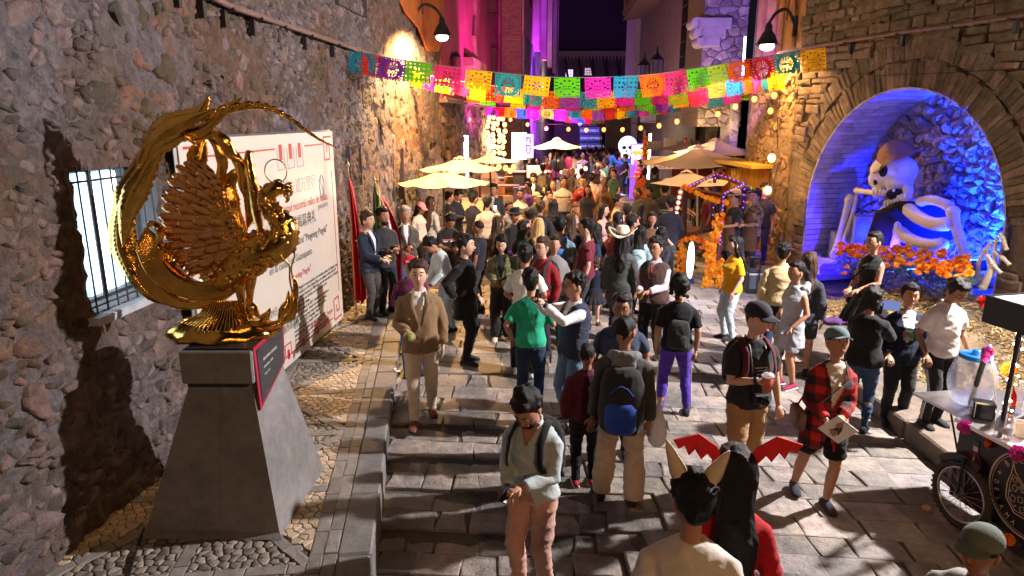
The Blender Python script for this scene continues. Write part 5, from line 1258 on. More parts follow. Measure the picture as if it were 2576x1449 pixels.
P_('whiteshoes',1574,391,1.80,-100,'man in black polo and joggers with bright white shoes',('polo',(.018,.022,.030)),('trousers',(.018,.022,.030)),('short','brown'),((.20,-.15,.98),(-.2,.0,.95)),skin='fair',vx=.018,shoe=(.75,.75,.75))
P_('jersey',1610,405,1.76,-70,'man in red football jersey holding a pale cup',('tee',(.36,.015,.03)),('trousers',(.08,.07,.07)),('curly','black'),((.06,-.34,1.12),(-.08,-.3,1.1)),vx=.018,acc=[('cup','pale cup held by the man in red jersey',(.5,.5,.3),1,.12,.035,False,False),('stripe',(.7,.65,.65),(1.32,),.02)])
P_('orange',1622,428,1.72,160,'man in rust orange jacket seen from behind',('jacket',(.50,.11,.02)),('trousers',(.05,.05,.05)),('short','black'),vx=.018)
P_('greenman',1648,425,1.82,165,'broad man in dark green shirt with his back turned',('tee',(.035,.06,.035)),('trousers',(.02,.02,.02)),('short','black'),girth=1.35,vx=.018)
P_('phoneman2',1606,478,1.74,-75,'man in black puffer jacket and jeans looking at his phone',('jacket',(.022,.025,.032)),('trousers',(.07,.12,.22)),('buzz','black'),((.06,-.34,1.18),(-.05,-.34,1.16)),girth=1.15,skin='brown',acc=[('glasses',),('phone','white phone held by the man in black puffer jacket',1,False,True,(.7,.7,.7))])
P_('behind1',1634,474,1.70,-45,'man smiling behind the black puffer jacket',('jacket',(.04,.03,.035)),('trousers',(.02,.02,.02)),('short','black'),skin='brown',vx=.018)
P_('stripesleeve',1674,466,1.76,150,'worker in charcoal jacket with reflective green sleeve bands',('jacket',(.04,.04,.045)),('trousers',(.03,.03,.04)),('short','black'),vx=.018,acc=[('stripe',(.25,.42,.25),(1.13,1.07),.036)])
P_('profilewoman',1518,519,1.60,60,'woman in pink blouse seen in profile with a lit phone',('shirt',(.50,.30,.28)),('trousers',(.03,.03,.05)),('long','black'),((.05,-.34,1.2),(-.06,-.32,1.2)),fem=1,skin='fair',acc=[('phone','lit phone in front of the woman in pink blouse',0,True,True)])
P_('tanshirt',1553,496,1.70,70,'man in tan shirt reaching out with his phone',('shirt',(.50,.32,.19)),('trousers',(.04,.04,.06)),('short','black'),((.05,-.42,1.28),(-.1,-.2,1.1)),acc=[('phone','phone held out by the man in tan shirt',0,False,True)])
P_('coral',1541,562,1.60,-30,'woman in coral off shoulder top bending in the crowd',('tank',(.42,.10,.08)),('trousers',(.03,.03,.04)),('short','brown'),((.08,-.32,1.0),(-.2,-.28,.95)),lean=.25,head=(.3,0),fem=1,skin='tan')
P_('paleback',1611,576,1.62,165,'long haired person carrying a pale blue fabric backpack',('jacket',(.25,.38,.42)),('trousers',(.03,.03,.05)),('long','black'),fem=1,acc=[('backpack','pale blue fabric backpack beside the cowboy hat',(.34,.50,.56),None,.26,.4,.13)])
P_('photo',1665,578,1.58,168,'black haired woman raising a small camera above the crowd',('tee',(.02,.025,.035)),('trousers',(.02,.02,.03)),('long','black'),((.12,-.34,1.55),(-.10,-.34,1.53)),fem=1,skin='fair',acc=[('phone','small blue lit camera raised by the black haired woman',0,True,True)])
P_('navysuit',1190,488,1.80,140,'man in navy suit turned towards the table under the parasol',('jacket',(.012,.014,.030)),('trousers',(.012,.014,.03)),('short','black'),((.1,-.3,1.1),(-.2,-.1,.95)),skin='fair')
P_('creamsweater',1226,500,1.72,165,'man in cream sweater holding up a lit blue phone',('sweater',(.58,.46,.36)),('trousers',(.015,.015,.02)),('short','black'),(None,(-.12,-.34,1.38)),acc=[('phone','lit blue phone held up by the man in cream sweater',1,True,True)])
P_('greysuit',1242,468,1.74,-12,'man in dark grey suit behind the cream sweater',('jacket',(.04,.045,.06)),('trousers',(.03,.03,.04)),('short','black'),under=(.6,.6,.6))
P_('suit3',1146,480,1.70,60,'dark suited man reading his phone under the parasol',('jacket',(.02,.02,.024)),('trousers',(.02,.02,.02)),('short','black'),((.06,-.34,1.12),(-.06,-.3,1.1)),head=(.5,0),acc=[('phone','phone read by the dark suited man under the parasol',0,False)])
P_('suit4',1128,487,1.66,100,'dark suited person beside the parasol pole',('jacket',(.025,.02,.02)),('trousers',(.02,.02,.02)),('short','black'))
P_('varsity',1082,500,1.64,150,'woman in pale grey and navy varsity jacket with long dark hair',('jacket',(.42,.42,.40)),('trousers',(.03,.05,.12)),('verylong','brown'),fem=1,acc=[('stripe',(.03,.05,.12),(1.10,),.034)])
P_('whiteshirtw',1308,480,1.64,8,'woman in white blouse with a black strap across her chest',('shirt',(.70,.60,.52)),('trousers',(.05,.05,.05)),('bun','black'),fem=1,skin='brown',vx=.018,acc=[('satchel','black crossbody bag of the woman in white blouse',(.015,.015,.015),1,.95)])
P_('tancap',1348,488,1.62,55,'person in tan cap and dark padded jacket',('jacket',mat('padded_dark',(.03,.03,.025),.7,.2,.9,3,dist=.03,anis=(1,1,9))),('trousers',(.03,.03,.03)),('short','black'),vx=.018,acc=[('glasses',),('baseball',(.34,.27,.17))])
P_('asiansuit',1342,439,1.74,-4,'man in black suit and white shirt looking down at his hands',('jacket',(.016,.015,.018)),('trousers',(.02,.02,.02)),('short','black'),((.06,-.3,1.1),(-.06,-.3,1.1)),head=(.45,0),skin='fair',under=(.75,.72,.72),vx=.018)
P_('packsuit',1366,417,1.78,168,'man in grey suit wearing a beige backpack',('jacket',(.06,.06,.06)),('trousers',(.04,.04,.04)),('short','black'),vx=.018,acc=[('backpack','beige backpack on the grey suited man',(.28,.22,.16))])
P_('redtop',1392,409,1.64,40,'woman in red strappy top near the drinks counter',('tank',(.55,.02,.035)),('trousers',(.03,.03,.03)),('long','black'),fem=1,vx=.018)
P_('pinkshirt',1489,441,1.74,170,'man in pale pink shirt seen from behind',('shirt',(.62,.36,.32)),('trousers',(.05,.05,.06)),('short','black'),girth=1.1,vx=.018)
P_('stripedtop',1463,427,1.66,160,'woman in black and white striped tee with dark vest',('tee',band_mat('fine_stripes',2,[(0,(.6,.55,.5)),(.5,(.06,.05,.05))],freq=26)),('trousers',(.04,.04,.05)),('bun','black'),fem=1,vx=.018)
P_('grey1',1421,431,1.66,100,'grey haired man in dark shirt turned sideways',('shirt',(.06,.05,.045)),('trousers',(.03,.03,.03)),('short','grey'),vx=.018)
P_('grey2',1440,427,1.62,-40,'elderly white haired man in checked shirt',('shirt',(.13,.10,.09)),('trousers',(.03,.03,.03)),('short','grey'),vx=.018)
P_('facered',1393,459,1.68,-20,'broad faced man in the warm light left of the grey polo',('tee',(.35,.20,.15)),('trousers',(.03,.03,.03)),('buzz','brown'),vx=.018,girth=1.15)
P_('backbar',1332,394,1.74,175,'man in black tee standing at the drinks bar',('tee',(.012,.012,.014)),('trousers',(.04,.05,.07)),('short','grey'),vx=.02)
P_('vendor1',1720,461,1.78,65,'cap wearing vendor in black tee leaning over the marigold stall',('tee',(.012,.012,.014)),('trousers',(.012,.014,.022)),('short','black'),((.10,-.34,1.08),(-.1,-.34,1.05)),lean=.2,girth=1.25,skin='fair',acc=[('baseball',(.02,.02,.02),None,None,1),('beard',)])
P_('strawhat',1852,487,1.70,-75,'vendor in straw hat and brown apron working at the stall',('tee',(.015,.014,.014)),('trousers',(.02,.02,.02)),('short','black'),((.12,-.32,1.08),(-.1,-.34,1.08)),acc=[('brimhat',(.62,.42,.18),.155,.10,(.03,.02,.02),.015),('apron',(.11,.05,.028))],zg=.25)
P_('plaidvendor',1902,483,1.74,-60,'vendor in checked shirt and brown apron with folded hands',('shirt',mat('checked_brown',(.30,.18,.10),.85,.6,.2,18,col2=(.05,.04,.03),scale2=14)),('trousers',(.02,.02,.03)),('short','black'),((.06,-.28,1.1),(-.06,-.28,1.1)),acc=[('apron',(.13,.06,.03))],zg=.25)
P_('lampman',1925,468,1.74,-30,'man in black tee at the wall beneath the bare bulb',('tee',(.014,.014,.015)),('trousers',(.02,.02,.02)),('short','black'),skin='tan',zg=.25)
P_('hatbehind',1878,478,1.70,30,'helper in grey felt hat behind the straw hat vendor',('tee',(.03,.03,.03)),('trousers',(.02,.02,.02)),('short','black'),vx=.018,acc=[('brimhat',(.12,.11,.09),.14,.1,(.03,.03,.03),.01)],zg=.25)
P_('orangeshirt',1828,409,1.78,-70,'bearded man in orange shirt before the plank wall',('shirt',(.62,.12,.015)),('trousers',(.03,.03,.03)),('short','black'),acc=[('beard',)],vx=.018,zg=.5)
P_('orangemate',1806,417,1.72,60,'bearded man in dark tee talking with the man in orange shirt',('tee',(.04,.02,.015)),('trousers',(.03,.03,.03)),('short','black'),acc=[('beard',)],vx=.018,zg=.5)
P_('whiteguy',1466,386,1.78,4,'man in white tee walking towards the camera in the far crowd',('tee',(.60,.50,.48)),('trousers',(.07,.10,.22)),('buzz','black'),vx=.02)
P_('openjacket',1486,392,1.72,2,'man in open black jacket over a grey tee in the far crowd',('jacket',(.02,.018,.02)),('trousers',(.05,.07,.16)),('short','black'),under=(.3,.26,.28),vx=.02)
P_('crossbag',1512,411,1.64,-50,'woman in cream top with a crossbody strap',('tee',(.60,.52,.45)),('trousers',(.5,.5,.52)),('short','brown'),fem=1,vx=.02,acc=[('satchel','brown crossbody bag over the cream top',(.10,.05,.03),-1,.95)])
P_('tealback',1528,405,1.70,175,'person in teal jacket seen from behind in the far crowd',('jacket',(.06,.16,.19)),('trousers',(.16,.24,.3)),('short','black'),vx=.02)
P_('chefhat',1304,383,1.70,20,'cook with a white hair net behind the drinks counter',('tee',(.3,.28,.28)),('trousers',(.03,.03,.03)),('short','grey'),vx=.02,zg=.2)
P_('stallman',1259,385,1.74,175,'person in black hoodie and grey jeans beside the boxes',('jacket',(.015,.013,.013)),('trousers',(.10,.11,.12)),('short','black'),vx=.018)
FAR=[]
rng=random.Random(77)
cols=dict(white=(.6,.55,.52),black=(.02,.02,.022),red=(.35,.02,.02),blue=(.04,.08,.22),grey=(.18,.17,.17),green=(.05,.12,.06),brown=(.12,.06,.035),cream=(.5,.42,.32),teal=(.05,.18,.2),pink=(.5,.25,.25),navy=(.02,.03,.07),mustard=(.4,.25,.04),purple=(.14,.05,.2),maroon=(.13,.015,.03))
base_far=[('short',0,0,None),('long',1,180,None),('short',0,180,((.06,-.3,1.2),None)),('bun',1,20,None),('buzz',0,90,None)]
PRO=[]
for i,(hs,fm,yw,hd)in enumerate(base_far):
 PRO.append(P_('far%d'%i,1400,400,1.7,yw,'far',('tee' if i!=2 else 'jacket',(.2,.2,.2)),('trousers',(.04,.04,.05)),(hs,'black'),hd or(None,None),fem=fm,vx=.022,xyz=(0,50+i,0))['root'])
far_spec=[(1310,399,'white',1,'near the white lit kiosk'),(1353,400,'black',1,'under the middle parasol'),(1375,396,'red',0,'under the middle parasol'),(1384,386,'grey',4,'right of the parasol edge'),(1408,398,'navy',0,'by the striped purple crates'),(1452,392,'cream',2,'left of the walking man in white'),(1470,379,'white',1,'beyond the parasol on the dark side'),(1485,376,'white',2,'nearest the blue direction signs'),(1497,378,'green',0,'just below the direction signs'),(1506,382,'black',1,'against the dark doorway'),(1515,375,'pink',3,'against the dark doorway'),(1523,381,'grey',4,'in the far crowd centre'),(1533,376,'white',2,'in front of the dark doorway'),(1541,383,'teal',0,'left of the giant skull figure'),(1551,379,'navy',1,'left of the giant skull figure'),(1560,396,'purple',3,'close behind the tote bag woman'),(1590,396,'white',2,'right of the white shod man'),(1597,402,'maroon',0,'beside the red jersey'),(1566,384,'blue',4,'under the giant skull figure'),(1444,384,'mustard',0,'behind the hanging lamp cluster'),(1434,380,'black',1,'behind the hanging lamp cluster'),(1660,400,'black',2,'below the mixology banner'),(1676,402,'grey',1,'below the mixology banner'),(1694,398,'white',0,'beneath the right parasol rim'),(1270,398,'brown',4,'left of the lit kiosk counter'),(1376,470,'grey',1,'behind the tan cap'),(1383,486,'brown',3,'beside the tan cap'),(1330,462,'purple',0,'left of the tan cap'),(1545,430,'green',0,'behind the tote bag'),(1478,470,'black',1,'behind the wine red sweater'),(1578,520,'brown',2,'right of the tan shirt'),(1590,548,'black',0,'just behind the cowboy hat'),(1478,560,'maroon',0,'between the backpack and the cowboy hat'),(1500,570,'navy',1,'just above the orange headband'),(1280,512,'grey',3,'behind the black hat'),(1316,560,'teal',1,'right of the black hat'),(1330,530,'brown',0,'above the blonde bob'),(1205,560,'black',4,'just behind the smiling man in black suit'),(1395,600,'grey',3,'beside the maroon shirt'),(1555,540,'black',1,'left of the pale blue backpack'),(1688,500,'black',2,'behind the reflective sleeves'),(1640,540,'brown',1,'right of the black puffer jacket'),(1763,455,'black',3,'inside the marigold stall'),(1785,470,'maroon',4,'inside the marigold stall'),(1420,392,'pink',3,'by the drinks dispenser'),(1500,395,'blue',2,'behind the tall woman in tank top')]
back_spec=[]
for i in range(26):
 back_spec.append((rng.uniform(1395,1575),rng.uniform(370,380),rng.choice(list(cols)),rng.randrange(5)))
# GILDED BIRD SCULPTURE
PY=5.42
def S(cx,cy,dy=0.0):
 return WY((400+cx/1.449)/1.5652,(350+cy/1.449)/1.5652,PY+dy)
UNIT=.00141
gold=mat('polished_gilt',(.80,.46,.09),.13,.22,.28,10,metal=1,dist=.010,rv=.07)
gold2=mat('warm_reflection_gilt',(.82,.42,.13),.18,.25,.3,12,metal=1,dist=.008,rv=.07)  # copper tint puts the reflected warm lamps into the wing's gold colour
ped_top=V((-2.40,5.42,1.70))
bird=empty('bird_sculpture',(-2.40,5.42,1.70),'large polished gold phoenix sculpture with a ring over its head','sculpture')
def smooth_path(pts,n):
 P=[V(p)for p in pts];P=[P[0]*2-P[1]]+P+[P[-1]*2-P[-2]];out=[];m=len(P)-3
 for i in range(n+1):
  t=i/n*m;k=min(int(t),m-1);t-=k;a,b,c,d=P[k:k+4]
  out.append(.5*((2*b)+(c-a)*t+(2*a-5*b+4*c-d)*t*t+(3*b-a-3*c+d)*t*t*t))
 return out
def leaf(mb,pts,prof,th=.012,nseg=18,nx=8,arch=.35,barb=.10,nb=14,twist=0,face=V((0,-1,0)),wave=0):
 """a feather: a curved, ridged blade with thickness following pts; prof(t) = half width in metres"""
 P=smooth_path(pts,nseg);vs=[];m=len(P)
 for side in(0,1):
  for i,p in enumerate(P):
   t=i/(m-1);d=(P[min(i+1,m-1)]-P[max(i-1,0)]).normalized();x=d.cross(face)
   if x.length<1e-4:x=V((1,0,0))
   x.normalize();n=x.cross(d).normalized()
   if n.dot(face)<0:n=-n
   if twist:Rt=Matrix.Rotation(twist*t,3,d);x=Rt@x;n=Rt@n
   w_=prof(t)
   for k in range(nx+1):
    a=k/nx*2-1;ab=abs(a)
    rid=barb*w_*(.5+.5*math.cos((t*nb-ab*1.6)*2*PI))*(ab>.12)*min(1,6*(1-t))
    z=arch*w_*(1-a*a)+(.22*w_*math.exp(-(a/.12)**2))+rid*.6+wave*w_*math.sin(t*9+a)
    edge=1+.09*math.cos((t*nb)*2*PI)*(ab>.9)
    vs.append(p+x*(a*w_*edge)+n*(z if side==0 else z-th-.4*th*(1-ab)))
 W_=nx+1;fs=[]
 for i in range(m-1):
  for k in range(nx):
   q=(i*W_+k,i*W_+k+1,(i+1)*W_+k+1,(i+1)*W_+k);fs.append(q);fs.append(tuple(j+m*W_ for j in q[::-1]))
 for i in range(m-1):
  for k in(0,nx):a=i*W_+k;b_=a+W_;fs.append((a,b_,b_+m*W_,a+m*W_))
 for k in range(nx):
  for a in(k,(m-1)*W_+k):fs.append((a,a+1,a+1+m*W_,a+m*W_))
 mb.add(vs,fs)
def tear(w,p=.35,q=.8):return lambda t:w*max(.03,(min(1,t/p)**.6)*(max(0,1-max(0,t-p)/(1-p))**q))
def plume(pts,w,name='plume',m=gold,parent=bird,**kw):
 mb=MB();prof=kw.pop('prof',tear(w,kw.pop('p',.4),kw.pop('q',.7)));leaf(mb,pts,prof,**kw);o=mb.build(name,m,parent,True);return o
rg=random.Random(4)
Tz=lambda L:[S(*q)for q in L]
plume(Tz([(520,1215,.1),(330,1185,.14),(190,1040,.16),(120,860,.16),(140,640,.14),(215,430,.1),(310,290,.06)]),.12,'tail_plume',p=.5,nseg=80,nb=44,arch=.45,barb=.34,nx=10)
plume(Tz([(460,1245,.05),(260,1160,.06),(140,960,.06),(112,760,.06),(170,560,.06),(240,400,.04)]),.085,'tail_plume',p=.45,nseg=80,nb=40,arch=.5,barb=.34,nx=10)
for i,(L,w_)in enumerate(((((120,900,.0),(150,700,-.02),(230,520,-.03),(330,330,-.03),(430,250,-.04)),.10),(((200,560,0),(260,380,-.03),(390,230,-.05),(520,170,-.06),(640,120,-.06)),.085),(((250,380,.02),(320,240,0),(450,180,-.02),(560,130,-.03),(612,35,-.05)),.085),(((330,330,.05),(450,270,.03),(560,240,.0),(640,190,-.02),(720,130,-.03)),.06),(((230,360,.06),(262,290,.05),(330,230,.04),(372,175,.03)),.05),(((150,640,.1),(185,500,.1),(215,400,.1),(240,325,.1)),.05),(((560,190,0),(680,130,-.02),(740,90,-.03),(802,50,-.04)),.034),(((110,800,.12),(135,640,.12),(200,480,.1),(290,330,.08)),.10),(((260,470,-.05),(300,360,-.06),(400,300,-.06),(470,270,-.05),(540,330,-.03)),.055))):
 plume(Tz(L),w_,'flame_plume',nseg=40,nb=18,arch=.5,barb=.30,twist=rg.uniform(-.3,.5),wave=.10)
mb=MB()
for k in range(3):
 P=smooth_path(Tz([(600,170,-.03),(700,118,-.03),(860,92,-.03),(960,108,-.02),(1060,160,0),(1160,232,.03),(1250,292,.06),(1335,332,.1)]),70);Q=[]
 for i,p in enumerate(P):
  t=i/70;r_=.022*(1-t)+.003;a=t*30+k*2.09;Q.append(p+V((math.cos(a)*r_,-math.sin(a)*.6*r_,math.sin(a)*r_)))
 mb.tube(Q,[.018*(1-i/70)+.003 for i in range(71)],8)
mb.build('twisted_stem',gold,bird,True)
for L,w_ in((((590,275,.10),(560,340,.1),(545,430,.1),(590,560,.1),(632,655,.1)),.085),(((600,270,.06),(660,330,.06),(690,430,.08),(660,540,.1),(630,640,.12)),.05),(((640,290,.05),(740,360,.05),(790,450,.08),(800,560,.1),(830,640,.12)),.045),(((770,450,.12),(720,560,.12),(735,680,.12),(790,780,.12),(835,810,.12)),.095),(((800,430,.12),(850,560,.12),(850,700,.12),(830,800,.12)),.07),(((560,290,.02),(640,262,.0),(700,300,.0),(745,380,.02),(800,420,.04),(840,500,.06)),.05)):
 plume(Tz(L),w_,'hanging_plume',nseg=34,nb=15,arch=.45,barb=.26)
plume(Tz([(845,352,.02),(838,420,.0),(862,560,.0),(880,700,.0),(905,810,.0)]),.040,'second_wing',prof=lambda t:.026+.016*math.sin(t*3),nseg=22,nb=8,arch=.8)
plume(Tz([(785,398,.03),(800,440,.02),(835,480,.02),(850,560,.03)]),.018,'second_wing_tip',nseg=10)
wing=MB();wing=bird
outl=smooth_path([V((x,y,0))for x,y in((560,430),(500,400),(440,425),(395,480),(360,560),(335,640),(325,720),(335,800),(350,870),(385,950),(440,1020),(510,1070),(600,1098),(690,1095),(760,1060))],60)
root_=smooth_path([V((x,y,0))for x,y in((700,660),(760,760),(820,830),(860,880),(850,940))],60)
wp=[]
for layer,(n,f0,f1,w_,dy)in enumerate(((24,.30,1.0,.036,.02),(22,.16,.80,.036,-.012),(19,.06,.60,.035,-.044),(16,.0,.42,.033,-.075))):
 for k in range(n):
  f=k/(n-1);o_=outl[int(f*60)];r_=root_[int(f*60)]
  if layer:f1_=f1*(1-.10*(k%2))
  else:f1_=1.0-.03*(k%2)
  a=r_.lerp(o_,f0);c=r_.lerp(o_,f1_);mid=a.lerp(c,.5)+V((16,-14,0))*(1-f)*1.3
  q=[(a.x,a.y,dy+.01*(k%2)),(mid.x,mid.y,dy-.03),(c.x,c.y,dy+.012*(k%2))]
  plume(Tz(q),w_*(1.1-.2*abs(f-.5)),'wing_feather',gold2,prof=lambda t,w_=w_:w_*(.62+.38*t)*(1 if t<.93 else math.sqrt(max(.02,1-((t-.93)/.075)**2))),nseg=14,nx=6,nb=9,arch=.42,barb=.12,th=.006)
for k in range(60):
 a=rg.random();b_=rg.random();r_=root_[int(a*60)];o_=outl[int(a*60)];c=r_.lerp(o_,b_*.34-.06);d=(o_-r_).normalized()*52
 plume(Tz([(c.x,c.y,-.115+b_*.03),(c.x+d.x*.5,c.y+d.y*.5,-.13+b_*.03),(c.x+d.x,c.y+d.y,-.11+b_*.03)]),.024,'covert_scale',gold,nseg=6,nx=4,nb=2,arch=.6,barb=0,th=.006)
mb=MB();B=[(600,1120,.05,60),(700,1085,.0,85),(800,1000,-.02,110),(880,930,-.03,118),(960,905,-.03,112),(1020,870,-.03,95),(1042,800,-.03,78),(1010,740,-.03,62),(965,690,-.02,50),(945,640,-.02,44),(955,595,-.02,46),(990,570,-.02,46),(1030,575,-.02,34),(1062,596,-.02,16)]
P=smooth_path([S(a,b_,c)for a,b_,c,d in B],52);Rr=smooth_path([V((d,0,0))for*_,d in B],52)
mb.tube(P,[max(.004,r.x*UNIT*.95)for r in Rr],20,flat=.85,up=(0,-1,0));mb.build('body',gold,bird,True)
for i in range(230):
 t=rg.uniform(.10,.80);j=int(t*52);p=P[j];d=(P[j-1]-P[min(j+1,52)]).normalized();ang=rg.uniform(-2.2,2.2);r_=Rr[j].x*UNIT*.93
 x=d.cross(V((0,-1,0))).normalized();nrm=(V((0,-1,0))*math.cos(ang)+x*math.sin(ang)).normalized();c=p+nrm*r_
 mb=MB();leaf(mb,[c,c+d*.028+nrm*.010,c+d*.056+nrm*.005],tear(.020,.5),th=.005,nseg=5,nx=4,face=nrm,barb=0,nb=2);mb.build('neck_scale',gold,bird,True)
for q in(((1040,560),(1075,575),(1082,600),(1068,618)),((1045,600),(1062,622),(1058,640),(1045,650))):mb=MB();mb.tube(smooth_path([S(a,b_,-.03)for a,b_ in q],10),[.022,.021,.020,.018,.017,.015,.013,.011,.009,.006,.003],8);mb.build('beak',gold,bird,True)
mb=MB();mb.ball(S(1025,572,-.08),.011,8,6);mb.build('eye',mat('gilt_dark',(.2,.1,.02),.2,0,metal=1),bird,True)
for q in(((1000,550),(985,530),(1010,520),(1040,535)),((980,560),(950,545),(930,550),(915,575)),((960,580),(930,590),(905,560),(895,548)),((1040,545),(1070,540),(1080,555),(1070,570)),((945,620),(925,600),(905,600),(890,575))):plume([S(a,b_,-.02)for a,b_ in q],.013,'crest',nseg=10,nx=4,nb=3)
for q in(((1010,640),(1000,665),(985,690),(1005,715)),((985,650),(975,680),(990,710),(1020,720))):plume([S(a,b_,-.07)for a,b_ in q],.018,'wattle',nseg=8,nx=4)
mb=MB();c=S(993,470,-.02);mb.tube([c+V((math.cos(t)*.086,0,math.sin(t)*.092))for t in[2*PI*k/48 for k in range(49)]],.0048,6,cap=False);mb.build('ring',gold,bird,True)
for i in range(13):
 f=i/12;q=[(255+40*f,790+40*f,.0),(215+110*f,920+20*f,-.03),(300+110*f,1080-25*f,-.05),(470+60*f,1170-55*f,-.06),(640+30*f,1150-40*f,-.05),(790,1075,-.03)]
 plume(Tz(q),.034,'strand_plume',prof=lambda t:.030*math.sin(PI*(.12+.8*t)),nseg=30,nb=5,arch=1.0,barb=.04,nx=4)
for i in range(7):
 f=i/6;q=[(190+30*f,880+10*f,.08),(200+50*f,1030,.06),(310+60*f,1180-20*f,.03),(480,1240-20*f,.0),(660,1210-14*f,-.02),(800,1130,-.02)]
 plume(Tz(q),.034,'strand_plume',prof=lambda t:.034*math.sin(PI*(.1+.84*t)),nseg=30,nb=7,arch=.9,barb=.06,nx=4)
for i in range(11):
 f=i/10;q=[(235+190*f,850+40*f,.05),(250+150*f,960+20*f,.03),(360+120*f,1100-20*f,.0),(520+70*f,1190-60*f,-.03),(680,1180-50*f,-.03),(800,1110,-.03)]
 plume(Tz(q),.03,'strand_plume',prof=lambda t:.028*math.sin(PI*(.1+.84*t)),nseg=26,nb=6,arch=.9,barb=.06,nx=4)
for q,w_ in((((250,800,-.03),(275,770,-.05),(320,790,-.05),(330,850,-.05),(300,920,-.04),(250,960,-.03)),.035),(((300,860,-.04),(330,900,-.05),(345,980,-.05),(390,1040,-.05)),.03),(((570,1090,-.1),(600,1075,-.11),(640,1085,-.1),(620,1110,-.1),(580,1110,-.1)),.022)):plume(Tz(q),w_,'curl',nseg=20,nb=5,arch=.9)
for q in(((795,1060,-.02),(790,1150,-.03),(808,1250,-.05),(822,1330,-.06),(832,1395,-.06)),((850,1050,.06),(845,1160,.05),(842,1260,.03),(850,1380,.02))):
 mb=MB();mb.tube(smooth_path(Tz(q),14),[.055,.052,.048,.043,.036,.032,.03,.028,.026,.026,.026,.028,.03,.03,.028],12);mb.build('leg',gold,bird,True)
for cx,cy,dy in((832,1390,-.06),(850,1378,.02)):
 for a in(-2.6,-1.9,-1.2,-.5):
  p=S(cx,cy,dy);d=V((math.cos(a),math.sin(a),0));mb=MB();mb.tube([p,p+d*.06+V((0,0,.018)),p+d*.10+V((0,0,.0)),p+d*.125+V((0,0,-.022))],[.02,.018,.014,.003],8);mb.build('claw',gold,bird,True)
for i in range(17):
 f=i/16;x1=455+370*f;x0=600+200*f
 plume(Tz([(x0,1215,.03-.09*math.sin(PI*f)),(x0-30*(1-f),1290,-.06-.08*math.sin(PI*f)),(x1+10,1360,-.10-.10*math.sin(PI*f)),(x1-6+10*(i%2),1396,-.13-.10*math.sin(PI*f))]),.034,'wave_fold',prof=lambda t:.020+.020*t,nseg=14,nx=4,nb=2,arch=1.2,barb=0)
mb=MB();r_=[]
bx=lambda a,k:V((-2.40+.44*k*math.cos(a)*(1+.03*math.sin(11*a)),5.42+.31*k*math.sin(a)*(1+.03*math.cos(9*a)),0))
mb.rings([(V((0,0,0)),V((0,0,0)),V((0,0,0)))],3)if False else None
n=48;vs=[]
for k,z in((.72,1.83),(.95,1.77),(1.03,1.735),(1.0,1.705),(.9,1.70)):
 for j in range(n):a=2*PI*j/n;q=bx(a,k);q.z=z+.012*math.sin(9*a)*(k>.9);vs.append(q)
mb.add(vs,[(i*n+j,i*n+(j+1)%n,(i+1)*n+(j+1)%n,(i+1)*n+j)for i in range(4)for j in range(n)]+[tuple(range(n))]);mb.build('base',gold,bird,True)
for q,w_ in((((830,1330,-.08),(870,1345,-.1),(940,1355,-.1),(1010,1335,-.08),(1060,1290,-.06)),.045),(((1000,1350,-.06),(1070,1300,-.05),(1095,1220,-.04),(1085,1150,-.04)),.045),(((1060,1310,-.02),(1090,1230,-.02),(1105,1130,-.02),(1088,1060,-.02)),.032),(((830,1290,-.1),(850,1240,-.12),(880,1280,-.12),(920,1320,-.1)),.04),(((900,1350,-.13),(925,1310,-.14),(945,1285,-.14),(960,1250,-.13)),.036),(((1010,1330,-.1),(1030,1270,-.12),(1060,1220,-.1),(1065,1150,-.08)),.036),(((860,1360,-.08),(930,1385,-.08),(1000,1375,-.07),(1040,1345,-.06)),.03)):plume(Tz(q),w_,'bowl_leaf',nseg=14,nb=6,arch=.6)
mb=MB();mb.tube(smooth_path(Tz([(1000,920,-.12),(1035,965,-.12),(1070,1010,-.1),(1072,1080,-.08),(1085,1150,-.06)]),20),.007,6);mb.tube(smooth_path(Tz([(1088,880,-.04),(1100,950,-.04),(1082,1020,-.04),(1090,1080,-.04)]),14),.007,6);mb.build('cord',gold,bird,True)
feltM=mat('grey_felt',(.15,.143,.138),.95,.22,.5,12,dist=.006,col2=(.19,.184,.182),scale2=2.5)
ped=empty('pedestal',(-2.41,5.42,.15),'tall grey felt covered pyramid pedestal under the gold bird','pedestal')
Wp_=[W(365,1345,.15),W(705,1350,.15),W(815,1180,.15)];d_=Wp_[0]+(Wp_[2]-Wp_[1]);bot4=[Wp_[0],Wp_[1],Wp_[2],d_]
top4=[WY(470,905,5.05),WY(627,905,5.03),WY(700,880,5.72)];zt=1.42
top4=[V((p.x,p.y,zt))for p in top4];top4.append(V((top4[0].x,top4[2].y,zt)))
mb=MB();nn=10
for i in range(4):
 a0,a1,b0,b1=bot4[i],bot4[(i+1)%4],top4[i],top4[(i+1)%4];g_=[]
 nrm=(a1-a0).cross(b0-a0).normalized()
 for r in range(nn+1):
  for k in range(nn+1):
   p=a0.lerp(a1,k/nn).lerp(b0.lerp(b1,k/nn),r/nn);e=.0 if k in(0,nn)else .006;g_.append(p+nrm*e*noise.noise(p*3)*2)
 mb.add(g_,[(r*(nn+1)+k,r*(nn+1)+k+1,(r+1)*(nn+1)+k+1,(r+1)*(nn+1)+k)for r in range(nn)for k in range(nn)])
mb.build('felt_cover',feltM,ped,True).data.polygons.foreach_set('use_smooth',[False]*(nn*nn*4))
cx=sum(p.x for p in top4)/4;cy=sum(p.y for p in top4)/4;wx,wy=(top4[1].x-top4[0].x),(top4[2].y-top4[1].y)
mb=MB();mb.box((cx,cy,1.56),(wx+.07,wy+.07,.27),bev=.012);mb.build('felt_cap',feltM,ped)
